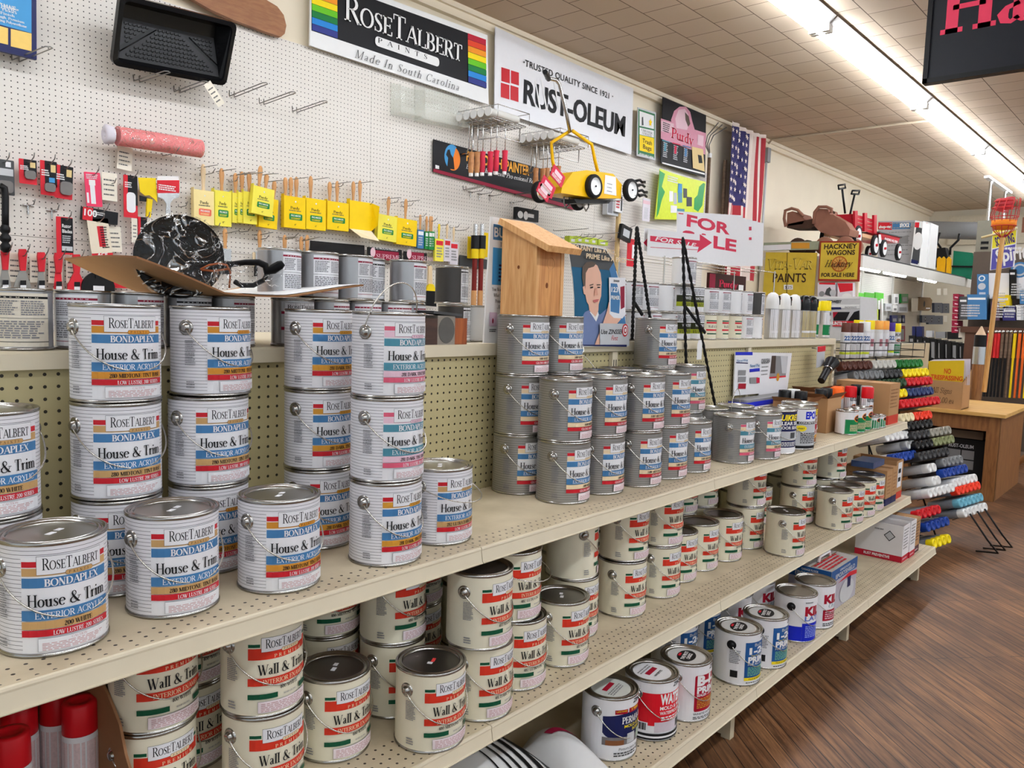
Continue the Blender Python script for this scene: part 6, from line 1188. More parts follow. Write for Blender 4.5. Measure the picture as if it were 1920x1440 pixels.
card((1176, 448, 1192, 500), 'red pack hung behind the left twisted stand', lambda a, w, h: (a.put(rect(w*.55, w*.9, h*.3, h*.8), white)), base=redpk, y=-.12); card((1205, 372, 1219, 415), 'narrow white pack strip with pink header right of the mower', lambda a, w, h: (a.put(rect(0, w, h*.75, h*.9), pk), a.put(greek(w*.2, w*.8, h*.1, h*.6, 8, 3), grey_l)), base=lavw, y=-.1, hk=False)
for i, (px, py) in enumerate(((1200, 345), (1204, 364))):
    q = aty(px, py, -.25); t = thing('spring_clamp', 'black spring clamp on a long hook right of the mower, %s one' % ('upper', 'lower')[i], 'clamp', q, group='black clamps'); b = MB(); b.tube([(-.09, 0, .01), (-.02, -.01, .03), (.03, 0, .02), (.09, .01, .03)], .011, black, 8); b.tube([(-.09, 0, .0), (-.02, .01, -.02), (.03, 0, .0), (.09, .01, -.01)], .011, black, 8); b.obj('jaws', t); MB().tube([(-.0, .25, 0), (0, -.06, 0)], .004, steel, 6).obj('peg_hook', t)
# ---------------------------------------------------------------- other goods on the shelves
def base(px, py, z, r):
    p = atz(px, py, z); v = Vector((p.x-CAM.x, p.y-CAM.y, 0)).normalized(); return p+v*r
A_ = Art
def T_(a, s, x0, x1, z, h, m, fn=sans, **k): a.put(shift(fn(s, h, width=x1-x0, **k), x0, z), m)
qyel = mat('print_bright_yellow', (250, 226, 40), .45, var=.03); brown_p = mat('print_brown', (132, 82, 50), .5, var=.06); kblue = mat('print_royal_blue', (22, 40, 190), .4, var=.03); deepr = mat('print_deep_red', (164, 18, 44), .4, var=.05); pblue = mat('print_primer_blue', (36, 88, 150), .4, var=.05)
a = A_(); a.put(rect(-.12, .12, .008, .184), navy); a.put(rect(-.12, .12, .06, .1), grey_l); a.put(rect(-.12, .12, .008, .03), paper); T_(a, 'QUIKRETE', -.07, .07, .148, .024, qyel, bold=.04, shear=.2); T_(a, 'CLEAR SEAL', -.062, .07, .128, .014, white, bold=.03); T_(a, 'FLOOR SEALER', -.062, .07, .11, .012, white, bold=.03); a.put(rect(-.0, .03, .07, .095), grey_d); a.put(greek(-.05, .05, .035, .055, 3, 3), white)
kind('quik_blue', RC, HC, body_pale, a)
a = A_(); a.put(rect(-.12, .12, .008, .184), grey_l); a.put(rect(-.12, .12, .128, .184), paper); T_(a, 'EPOXY', -.03, .075, .142, .03, kblue, bold=.05); a.put(rect(-.12, .12, .117, .129), ink); T_(a, 'CONCRETE FLOOR', -.06, .07, .1195, .008, white, bold=.02); a.put(ell(-.05, .098, .028, .014), qyel); T_(a, '1-PART', -.068, -.032, .094, .007, ink, bold=.02); a.put(greek(-.05, .06, .03, .08, 6, 3), grey_d); a.put(rect(-.12, .12, .008, .02), ink)
kind('quik_epoxy', RC, HC, body_pale, a)
a = A_(); a.put(rect(-.12, .12, .008, .184), brown_p); a.put(rect(-.12, .12, .045, .1), grey_l); T_(a, 'QUIKRETE', -.07, .07, .14, .024, qyel, bold=.04, shear=.2); T_(a, 'GARAGE', -.06, .06, .12, .013, white, bold=.03); T_(a, 'FLOOR SEAL', -.06, .07, .104, .012, white, bold=.03); a.put([[(-.02, .05), (.03, .05), (.04, .095), (.0, .095)]], deepr); a.put(rect(-.12, .12, .03, .045), ochre)
kind('quik_brown', RC, HC, body_pale, a)
can('quik_blue', 1.99, -2.632, ZT, 'navy gallon can of clear floor sealer with yellow lettering', rz=-22); can('quik_epoxy', 2.175, -2.645, ZT, 'pale grey gallon can of epoxy with a yellow oval', rz=-18); can('quik_brown', 2.35, -2.59, ZT, 'brown gallon can of garage floor seal behind the epoxy can', rz=-14)

# cards on the back panel
def art_nw(P, a):
    a.put(P((1379, 660), (1411, 660), (1411, 666), (1379, 666)), kblue); tpx(P, a, 'NeverWet', 1381, 1402, 679, 5, blue, bold=.01); a.put(P((1380, 679), (1402, 680), (1402, 682), (1380, 681)), navy); a.put(P((1405, 692), (1424, 690), (1424, 696), (1405, 698)), kblue); tpx(P, a, 'NeverWet', 1406, 1424, 689, 6, blue, bold=.01)
    for i, (y, m_) in enumerate(((694, grey), (706, grey), (719, deepr))): a.put(P((1384, y), (1398, y), (1397, y+10), (1383, y+10)), m_)
    a.put(P((1405, 708), (1420, 707), (1420, 719), (1405, 719)), grey); a.put(P((1417, 708), (1423, 708), (1423, 718), (1417, 718)), rosered)
board('spray_card', 'white and blue coating display card with three small pictures, on the beige panel', 'display card', -2.292, [(1376, 742), (1379, 660), (1424, 661), (1423, 738)], plast, art_nw, .006)
def art_ls(P, a):
    a.put(P((1447, 667), (1477, 668), (1473, 706), (1442, 709)), grey); a.put(P((1447, 667), (1455, 667), (1453, 700), (1444, 700)), mat('print_umber', (70, 56, 50), .5)); a.put(P((1463, 668), (1477, 668), (1474, 700), (1466, 700)), grey_l); a.put(P((1442, 707), (1473, 704), (1473, 707), (1442, 710)), redpk); x, z = P.p(1458, 707); a.put(ell(x, z, .02, .022), ochre); tpx(P, a, 'LeakSeal', 1427, 1443, 680, 7, grey_d, bold=.01); a.put(shift(greek(0, .1, 0, .1, 5, 3, .3), *P.p(1426, 705)), grey)
board('seal_card', 'white sealant card with a photo panel, right of the blue coating card', 'display card', -2.290, [(1423, 745), (1424, 661), (1485, 662), (1475, 742)], plast, art_ls, .004)
q = aty(1380, 752, -2.33); t = thing('kit_box', 'blue and grey boxed kits tray below the coating display card', 'box', (q.x, -2.33, ZT)); X1_ = .62; MB().bb(0, X1_, -.05, .04, 0, .165, plast).obj('tray', t); MB().bb(-.001, X1_+.001, -.052, .041, .15, .172, kblue).obj('lid_band', t); b = MB(); b.prism(rrect(.02, X1_-.02, -.045, .035, .02)[0], Matrix.Translation((0, 0, .172)), .012, grey); b.obj('blister_tops', t)
q = aty(1538, 655, -2.34); t = thing('flashlight', 'black flashlight hanging from a red and white card on the beige panel', 'flashlight', q); P = PX(-2.34, 1538, 655); MB().prism(P((1533, 650), (1547, 648), (1546, 685), (1531, 690))[0], frame((0, .004, 0), (1, 0, 0), (0, 0, 1)), .004, grey_l).obj('card', t); MB().prism(P((1533, 650), (1547, 648), (1547, 658), (1533, 660))[0], frame((0, .001, 0), (1, 0, 0), (0, 0, 1)), .004, redpk).obj('header', t)
v = lambda x, y: Vector((P.p(x, y)[0], -.045, P.p(x, y)[1])); MB().cyl(v(1525, 713), v(1538, 690), .021, black, n=14).obj('barrel', t); MB().cyl(v(1537, 692), v(1546, 678), .026, black, .042, n=16).obj('head', t); MB().cyl(v(1536.5, 693), v(1538.5, 690), .0275, chrome, n=14).obj('ring', t); MB().tube([(0, 0, 0), (0, .05, .005)], .003, steel, 5).obj('peg_hook', t)
# cartons and sprays on the upper shelf
def carton(x0, x1, y0, y1, z, h, label, m=None, band=None, art=None, open_=False, flaps=False, group=None, name='carton', cat='cardboard box', rz=0):
    cx, cy = (x0+x1)/2, (y0+y1)/2; t = thing(name, label, cat, (cx, cy, z), rz, group); w, d = (x1-x0)/2, (y1-y0)/2; m = m or cardb; b = MB(); k = .004
    b.bb(-w, w, -d, -d+k, 0, h, m); b.bb(-w, w, d-k, d, 0, h, m); b.bb(-w, -w+k, -d+k, d-k, 0, h, m); b.bb(w-k, w, -d+k, d-k, 0, h, m); b.bb(-w+k, w-k, -d+k, d-k, 0, k, m)
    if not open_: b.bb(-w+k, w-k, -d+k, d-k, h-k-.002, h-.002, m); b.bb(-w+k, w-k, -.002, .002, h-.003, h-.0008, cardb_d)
    b.obj('box', t)
    if band: MB().bb(-w-.0006, w+.0006, -d-.0006, d+.0006, .0005, h*band[0], band[1]).obj('colour_band', t)
    if flaps:
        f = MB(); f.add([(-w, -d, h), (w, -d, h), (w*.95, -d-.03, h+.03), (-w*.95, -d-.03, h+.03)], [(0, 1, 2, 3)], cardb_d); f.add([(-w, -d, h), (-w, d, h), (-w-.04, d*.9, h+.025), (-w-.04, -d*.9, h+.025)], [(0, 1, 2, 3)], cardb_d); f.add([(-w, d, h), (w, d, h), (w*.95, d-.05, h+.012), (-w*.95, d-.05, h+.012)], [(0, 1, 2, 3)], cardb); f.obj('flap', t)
    if art:
        for face, Mf in (('front', frame((-w, -d-.0007, 0), (1, 0, 0), (0, 0, 1))), ('side', frame((-w-.0007, d, 0), (0, -1, 0), (0, 0, 1)))):
            a = Art(); art(a, face, 2*(w if face == 'front' else d), h)
            if a.L: a.flat(MB(), Mf).obj('%s_print' % face, t)
    return t
carton(2.49, 2.67, -2.56, -2.40, ZT, .17, 'open brown carton behind the garage floor can', open_=True, flaps=True); carton(2.74, 2.94, -2.585, -2.40, ZT, .18, 'open brown carton beside the orange-capped cans', open_=True, flaps=True); carton(2.97, 3.28, -2.44, -2.31, ZT, .19, 'brown carton at the back behind the red-capped cans', flaps=True)
dia = lambda a, x, z, r, m1, m2: (a.put([[(x-r, z), (x, z-r), (x+r, z), (x, z+r)]], m1), a.put([[(x-r*.82, z), (x, z-r*.82), (x+r*.82, z), (x, z+r*.82)]], m2))
carton(3.39, 3.58, -2.70, -2.40, ZT, .235, 'brown carton with red base band and grey diamond marks, end of the upper shelf', band=(.22, mat('carton_red', (196, 62, 46), .6)), art=lambda a, f, w, h: dia(a, w*.5, h*.72, .03, ink, grey) if f == 'side' else a.put(greek(w*.1, w*.9, h*.4, h*.9, 6, 3, .3), cardb_d))
sb = lambda cap, art, bd=tinbody: spray_parts(.033, .175, bd, cap, art)
sp_or = sb(cap_orange, sp_art(None, grey_l, None)); sp_rd = sb(cap_red, sp_art(paper, redpk, 'RUST-OLEUM', logo=True)); sp_gr = sb(cap_steel, sp_art(paper, grey, 'RUST')); sp_bk = sb(cap_black, sp_art(black, redpk, None)); sp_bkw = sb(cap_black, sp_art(paper, grey_l)); sp_ww = sb(cap_white, sp_art(paper, grey_l))
for x, y, p, w in ((2.555, -2.515, sp_bk, 'black-capped can, front left in the first carton'), (2.625, -2.45, sp_ww, 'white-capped can in the first carton'), (2.535, -2.44, sp_bkw, 'black-capped can, back left in the first carton'), (2.79, -2.53, sp_bk, 'black-capped can, left in the second carton'), (2.865, -2.53, sp_bk, 'black-capped can, right in the second carton')): spray(p, (x, y, ZT+.0045), w, 'spray cans inside the cartons')
for x, y, p, w in ((3.02, -2.53, sp_or, 'orange-capped clear spray can, left of two'), (3.10, -2.51, sp_or, 'orange-capped clear spray can, right of two'), (3.19, -2.55, sp_rd, 'red-capped spray can, left of two behind the green small cans'), (3.225, -2.63, sp_rd, 'red-capped spray can, front one behind the green small cans'), (3.30, -2.60, sp_gr, 'grey-capped spray can beside the red-capped ones'), (3.345, -2.53, sp_bk, 'black-capped spray can left of the diamond carton')): spray(p, (x, y, ZT), w, 'spray cans on the upper shelf', rz=-.5)
a = A_(); a.put(rect(-.1, .1, .004, .12), paper); a.put(rect(-.055, .1, .004, .08), spray_green); a.put(ell(.02, .085, .03, .019), orange); a.put(ell(.02, .085, .025, .015), ink); T_(a, 'STOPS RUST', .002, .038, .083, .006, orange, bold=.02); a.put(greek(-.03, .05, .02, .055, 5, 3), creamp)
kq('q_green', body_pale, a)
a = A_(); a.put(rect(-.06, .06, .004, .07), paper); a.put(rect(-.04, .06, .004, .05), spray_green); a.put(ell(.008, .05, .017, .011), orange); a.put(ell(.008, .05, .014, .009), ink)
kind('half_pint', .034, .072, body_pale, a, ears=False)
can('q_green', 2.83, -2.655, ZT, 'green and white quart can at the edge, nearest of its row', 'green and white small cans', -20, name='quart_can'); can('q_green', 2.955, -2.655, ZT, 'green and white quart can at the edge, second of its row', 'green and white small cans', -20, name='quart_can'); can('q_green', 3.07, -2.65, ZT, 'green and white quart can at the edge, third of its row', 'green and white small cans', -20, name='quart_can')
can('half_pint', 3.165, -2.685, ZT, 'tiny green and white can, left of two at the shelf edge', 'tiny green and white cans', -20, name='small_can'); can('half_pint', 3.26, -2.69, ZT, 'tiny green and white can, right of two at the shelf edge', 'tiny green and white cans', -20, name='small_can')

# bottom shelf cans
zz = lambda a: (T_(a, 'ZINSSER', .0, .075, .168, .012, ink, bold=.025, shear=.2))
a = A_(); a.put(rect(-.13, .13, .006, .184), paper); a.put([[(-.095, .085), (.13, .085), (.13, .145), (.04, .152), (-.095, .135)]], navy); a.put(ell(0, .09, .095, .03, a0=180, a1=360), navy); zz(a); a.put(rect(-.06, -.02, .143, .156), deepr); a.put(rect(-.015, .04, .143, .157), deepr); T_(a, '5 YEAR', -.006, .03, .148, .007, qyel, bold=.02); T_(a, 'LIFETIME', -.056, -.024, .149, .005, qyel)
T_(a, 'PERMA-WHITE', -.038, .095, .113, .02, white, fn=serif, tk=.17, tn=.07); T_(a, 'MOLD & MILDEW', -.03, .085, .1, .009, qyel, bold=.01); T_(a, 'INTERIOR PAINT', .0, .085, .087, .009, qyel, bold=.01)
a.put(rect(-.095, .08, .05, .074), mat('print_room_grey', (120, 116, 118), .5, var=.3)); a.put(rect(-.085, -.03, .05, .065), brown_p); a.put(rect(-.02, .01, .052, .082), grey_l); a.put(rect(.02, .07, .055, .085), mat('print_pale_green', (160, 176, 160), .5)); T_(a, 'Pintura para Interiores', -.045, .06, .034, .008, ink); a.put(greek(-.06, .03, .015, .03, 2, 3), grey_d); a.put(rrect(.03, .06, .018, .03, .005), grey_d)
lw = Art(); lw.put(ell(0, 0, .06), mat('lid_print_pale', (212, 216, 210), .4, var=.05)); lw.put(rect(-.03, .03, .0, .016), deepr); lw.put(greek(-.045, .045, -.03, -.008, 3, 3), grey)
kind('perma', RC, HC, body_pale, a, lidart=lw, m_rim=tin_rim)
a = A_(); a.put(rect(-.13, .13, .006, .184), paper); a.put(rect(-.13, .13, .05, .152), mat('print_scarlet', (218, 24, 40), .4, var=.04)); zz(a); T_(a, 'WATERTITE', -.045, .095, .118, .03, white, bold=.05); T_(a, 'MOLD & MILDEW', -.045, .085, .1, .011, white, bold=.02); T_(a, 'WATERPROOFING PAINT', -.045, .09, .085, .01, white, bold=.02); a.put(greek(-.04, .08, .065, .08, 2, 3), white); a.put(rect(-.06, .1, .03, .062), mat('print_room_lilac', (206, 196, 206), .5, var=.12)); a.put(rect(.02, .05, .035, .06), grey_d); a.put(rect(-.12, -.08, .025, .06), paper); a.put(greek(-.118, -.082, .03, .055, 1, 3, .9), ink); a.put(rect(-.13, .13, .006, .026), ink); a.put(rect(-.13, .13, .012, .018), paper)
l2 = Art(); l2.put(ell(0, 0, .06), paper); l2.put(rect(-.03, .03, -.005, .012), deepr); l2.put(greek(-.04, .04, .016, .035, 2, 3), grey); l2.put(shift(sans('WATERTITE', .008, .02, width=.05), -.025, -.025), ink)
kind('watertite', RC, HC, body_pale, a, lidart=l2)
a = A_(); a.put(rect(-.13, .13, .006, .184), paper); zz(a); a.put(rrect(-.058, .075, .035, .155, .006), deepr); T_(a, 'B-I-N', -.05, .07, .122, .03, white, bold=.06); T_(a, 'PRIMER', -.05, .07, .096, .02, white, bold=.05); T_(a, 'SEALER - STAIN KILLER', -.05, .07, .085, .008, white, bold=.02); a.put(greek(-.048, .06, .045, .08, 6, 3), ochre); T_(a, 'WHITE INTERIOR', -.06, .05, .024, .007, grey_d, bold=.01); a.put(greek(-.06, .06, .01, .02, 2, 3), grey_d)
l3 = Art(); l3.put(ell(0, 0, .062), mat('lid_print_grey', (206, 206, 204), .4, var=.04)); l3.put(ell(0, 0, .046, .03), ink); l3.put(shift(sans("THE PRO'S", .011, .04, width=.066, align='c'), 0, .001), white); l3.put(shift(sans('CHOICE', .011, .04, width=.045, align='c'), 0, -.015), white); l3.put(rect(-.012, .012, .018, .026), redpk)
kind('bin', RC, HC, body_pale, a, lidart=l3)
a = A_(); a.put(rect(-.13, .13, .006, .184), paper); zz(a); a.put(rect(-.0665, .0665, .03, .158), pblue); T_(a, 'Bulls Eye', -.03, .05, .142, .011, grey_l, bold=.01); T_(a, '1-2-3', -.052, .055, .116, .022, white, bold=.05); T_(a, 'PRIMER', -.055, .06, .085, .02, white, bold=.05); T_(a, 'FOR ALL SURFACES', -.055, .058, .075, .008, white, bold=.01); T_(a, 'Water-Base - Interior / Exterior', -.045, .045, .108, .005, qyel); a.put(greek(-.055, .05, .036, .07, 6, 3), mat('print_soft_green', (120, 190, 150), .5)); a.put(rect(-.0665, .0665, .02, .031), qyel); T_(a, 'Mold & Mildew Resistant', -.05, .05, .0225, .006, ink); a.put(rect(-.115, -.09, .03, .055), ink); a.put(greek(-.12, -.08, .08, .13, 8, 3), greyink); a.put(greek(-.06, .02, .01, .016, 1, 3), grey_d)
kind('bullseye', RC, HC, body_pale, a, lidart=l3, plastic=black)
a = A_(); a.put(rect(-.0695, .0695, .006, .18), paper); T_(a, 'KILZ', -.06, .066, .112, .034, deepr, bold=.06); T_(a, 'LATEX', -.06, .066, .09, .018, mat('print_steel_blue', (90, 112, 190), .4), bold=.03); a.put(rect(-.0695, .0695, .006, .08), kblue); a.put(greek(-.055, .055, .02, .07, 7, 3), mat('print_pale_blue', (150, 170, 235), .5)); a.put(greek(-.06, -.02, .16, .17, 1, 3), grey)
kind('kilz_blue', RC, HC, body_pale, a, plastic=black, low=kblue, zlow=.066)
a = A_(); a.put(rect(-.0695, .0695, .006, .18), paper); T_(a, 'KILZ', -.06, .066, .112, .034, deepr, bold=.06); T_(a, 'Original', -.04, .06, .093, .018, teal, fn=serif, slant=.35, tk=.1, tn=.05); a.put(rect(-.062, .066, .036, .083), deepr); a.put(greek(-.052, .055, .042, .078, 4, 3), pk); a.put(greek(-.06, .05, .012, .028, 2, 3), grey_d)
kind('kilz_red', RC, HC, body_pale, a)
can('perma', .532, -2.78, ZB, 'navy and white gallon can with a bathroom photo, nearest on the bottom shelf', rz=-4); can('watertite', .713, -2.812, ZB, 'scarlet gallon can of waterproofing paint with a white lid', rz=-8); can('bin', .893, -2.833, ZB, 'white gallon primer can with a crimson panel'); can('bullseye', 1.252, -2.845, ZB, 'white gallon primer can with blue panel, front one at the joint'); can('bullseye', 1.452, -2.86, ZB, 'white gallon primer can with blue panel, second along the edge'); can('bullseye', 1.16, -2.64, ZB, 'white primer can with blue panel, back row behind the front one')
can('kilz_blue', 1.776, -2.848, ZB, 'white gallon can with solid blue lower part'); can('kilz_red', 1.974, -2.852, ZB, 'white gallon can with red lettering and teal script'); can('bullseye', 1.36, -2.63, ZB, 'white primer can in the back row, lid just visible'); can('kilz_red', 1.57, -2.66, ZB, 'white can with red lettering in the back row'); can('kilz_red', 1.80, -2.66, ZB, 'white can in the back row behind the blue-bottomed one')
# boxed epoxy kit, white cartons, brown cartons
def art_ep(a, f, w, h):
    a.put(rect(0, w, 0, h), mat('print_cool_grey', (176, 172, 184), .45, var=.08)); a.put(rect(0, w, h*.72, h), pblue); a.put([[(w*.25, h*.62), (w*.7, h*.72), (w, h*.66), (w, h*.56), (w*.6, h*.62)]], redpk)
    a.put(shift(sans('EPOXYSHIELD', h*.1, .03, width=w*.75), w*.15, h*.76), grey_l); a.put(shift(sans('GARAGE FLOOR', h*.05, .01, width=w*.4), w*.3, h*.9), white)
    if f == 'front': a.put(ell(w*.62, h*.3, w*.28, h*.28), grey_l); a.put(rect(w*.62, w*.75, h*.36, h*.62), navy)
t = carton(2.12, 2.46, -2.87, -2.68, ZB, .19, 'grey and blue boxed floor coating kit with a white carry handle', mat('kit_grey', (186, 184, 182), .5), art=art_ep, name='kit_box', rz=.0); MB().tube([(-.07, 0, .19), (-.06, 0, .215), (.06, 0, .215), (.07, 0, .19)], .008, white, 8).obj('carry_handle', t); a = Art(); a.put(greek(-.15, .15, -.08, .0, 4, 3), redpk); a.put(greek(-.1, .15, .02, .08, 3, 5), white); a.flat(MB(), Matrix.Translation((0, 0, .19))).obj('top_print', t)
def art_rp(a, f, w, h):
    if f == 'side': dia(a, w*.72, h*.68, .03, ink, grey_l); a.put(shift(sans('RUST PREVENTIVE', h*.07, .03, width=w*.55), w*.2, h*.06), white); a.put(greek(w*.4, w*.6, h*.8, h*.86, 1, 3), greyink)
    else: a.put(greek(w*.1, w*.9, h*.35, h*.95, 7, 3, .25), ink); a.put(greek(w*.1, w*.8, h*.06, h*.12, 1, 3), pk)
wcart = mat('carton_white', (236, 234, 236), .6, var=.03); bred = (.17, mat('carton_crimson', (186, 30, 50), .55))
carton(3.165, 3.285, -2.885, -2.64, ZB, .20, 'white carton with crimson base band and a diamond mark, bottom shelf', wcart, bred, art_rp, open_=True); carton(3.29, 3.395, -2.89, -2.66, ZB, .205, 'white handwritten carton behind the diamond-marked one', wcart, bred, art_rp, open_=True); carton(3.40, 3.50, -2.885, -2.65, ZB, .2, 'brown carton with a dark base band behind the white cartons', cardb, (.2, mat('carton_plum', (84, 52, 58), .6)), art_rp)
bnavy = (.2, navy); hand = lambda a, f, w, h: a.put(greek(w*.15, w*.85, h*.3, h*.9, 6, 3, .25), cardb_d)
carton(3.255, 3.36, -2.755, -2.52, ZM, .2, 'brown carton with a navy base band on the middle shelf', cardb, bnavy, hand); carton(3.365, 3.455, -2.755, -2.52, ZM, .205, 'brown carton with a navy base band, second on the middle shelf', cardb, bnavy, hand); carton(3.47, 3.6, -2.745, -2.5, ZM, .225, 'tall brown carton with a red base band and white panel, middle shelf end', cardb, (.18, MATS['carton_red']), lambda a, f, w, h: (a.put(rect(w*.2, w*.8, h*.3, h*.95), paper), a.put(greek(w*.3, w*.7, h*.4, h*.85, 2, 3, .5), ink)) if f == 'front' else None, open_=True)
t = thing('foil_pack', 'blue and silver pack lying across the brown cartons on the middle shelf', 'pack', (3.32, -2.63, ZM+.205)); MB().box((0, 0, .018), (.2, .12, .034), mat('foil_pack_blue', (84, 104, 150), .3, .4, var=.3)).obj('pack', t)
# torn carton with red-capped sprays at the near left of the middle shelf
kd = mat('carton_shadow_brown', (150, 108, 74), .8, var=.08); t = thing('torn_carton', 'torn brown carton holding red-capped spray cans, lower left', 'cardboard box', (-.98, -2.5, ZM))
b = MB(); xr = .19
b.prism([(-.17, 0), (.17, 0), (.17, .30), (.06, .29), (.0, .26), (-.05, .22), (-.075, .17), (-.11, .13), (-.14, .08), (-.165, .06)], frame((xr, 0, 0), (0, 1, 0), (0, 0, 1)), .005, kd); b.bb(-.3, xr, .165, .17, 0, .3, kd); b.bb(-.3, xr, -.17, .17, 0, .004, kd); b.bb(-.3, xr, -.17, -.165, 0, .06, kd); b.bb(-.305, -.3, -.17, .17, 0, .28, kd); b.obj('box', t)
sp_rc = spray_parts(.033, .185, body_pale, cap_red, sp_art(mat('print_speckled_pink', (228, 206, 206), .45, var=.2, scale=200), grey_l, None)); srg = 'red-capped spray cans in the torn carton'
for x, y, w in ((-.815, -2.43, 'nearest the torn side'), (-.945, -2.465, 'leftmost at the front'), (-.90, -2.36, 'in the middle row'), (-.83, -2.355, 'at the back by the torn side'), (-1.01, -2.39, 'cut off by the left frame edge')): spray(sp_rc, (x, y, ZM+.005), 'red-capped spray can in the torn carton, %s' % w, srg, rz=.3)
t = thing('spray_can', 'pale can without a cap beside the red-capped cans', 'spray can', (-.83, -2.53, ZM+.005)); MB().lathe([(0, .001), (.032, .001), (.033, .003), (.033, .06), (.028, .066), (0, .068)], body_pale, 24).obj('body', t)
# paper sacks on the bottom shelf
sackm = mat('sack_white', (222, 222, 222), .7, var=.04, bump=.2)
t = thing('paper_sack', 'white paper sack with bold black stripes lying on the bottom shelf', 'sack', (.10, -2.62, ZB))
f = lambda u, v: Vector((-.24+.42*u, -.24+.46*v, .005+.13*(sin(pi*u)**.5)*(sin(pi*v)**.5)+.008*sin(14*u+3*v)*sin(pi*u)))
b = MB(); b.grid(f, 28, 20, sackm); b.grid(lambda u, v: Vector((-.24+.42*u, -.24+.46*v, .003)), 2, 2, sackm); b.obj('sack', t)
b = MB()
for k in range(6):
    u0 = .45+.085*k; b.grid(lambda u, v, u0=u0, k=k: f(min(1, u0+(.012+.008*k)*u+.04*sin(3*v)), .02+(.55+.06*k)*v)+Vector((0, 0, .0025)), 2, 16, black)
b.obj('stripes', t)
t = thing('paper_sack', 'plain white paper sack end with a dark red seam label', 'sack', (.335, -2.76, ZB)); f2 = lambda u, v: Vector((-.07+.17*u, -.1+.24*v, .005+.09*(sin(pi*min(1, u*1.0))**.6)*(sin(pi*v)**.5)+.006*sin(11*u+9*v)))
b = MB(); b.grid(f2, 22, 18, sackm); b.grid(lambda u, v: Vector((-.07+.17*u, -.1+.24*v, .003)), 2, 2, sackm); b.obj('sack', t); MB().grid(lambda u, v: f2(.45+.45*u, .62+.12*v-.3*u*u)+Vector((0, 0, .003)), 14, 2, maroon).obj('seam_label', t)
# ---------------------------------------------------------------- sloping wire rack of spray cans beyond the shelf end
RD = radians(-10); rd = Vector((cos(RD), sin(RD), 0)); rn = Vector((sin(RD), -cos(RD), 0)); RO = Vector((3.76, -2.30, 1.22)); RK = .47
pn = rd.cross(Vector((rn.x*RK, rn.y*RK, -1))).normalized()
def on_rack(px, py, back=0.0):
    d = ray(px, py); o = RO-rn*back; return CAM+d*((o-CAM).dot(pn)/d.dot(pn))
tilt = radians(18); ca = (rn*cos(tilt)+Vector((0, 0, sin(tilt)))).normalized()         # caps point this way
def cap_parts(cap, body=None): 
    p = {}; r = .030; b = MB(); b.lathe([(.0, -.17), (r, -.17), (r, -.012), (r*.9, 0)], body or tinbody, 14); p['body'] = b.mesh('body')
    c = MB(); c.lathe([(r*1.0, -.004), (r*1.0, .036), (r*.93, .042), (r*.6, .0425), (r*.55, .038), (0, .038)], cap, 18); p['cap'] = c.mesh('cap'); return p
bodym = {'w': mat('spray_body_white', (222, 222, 224), .35, var=.06, scale=60), 'g': mat('spray_body_grey', (150, 156, 166), .35, .3, var=.1, scale=60), 'k': mat('spray_body_dark', (56, 52, 54), .35, .2, var=.1, scale=60)}
CP = {}
def cp(capm, bk):
    k = (capm.name, bk)
    if k not in CP: CP[k] = cap_parts(capm, bodym[bk])
    return CP[k]
Rq = ca.to_track_quat('Z', 'Y').to_matrix()
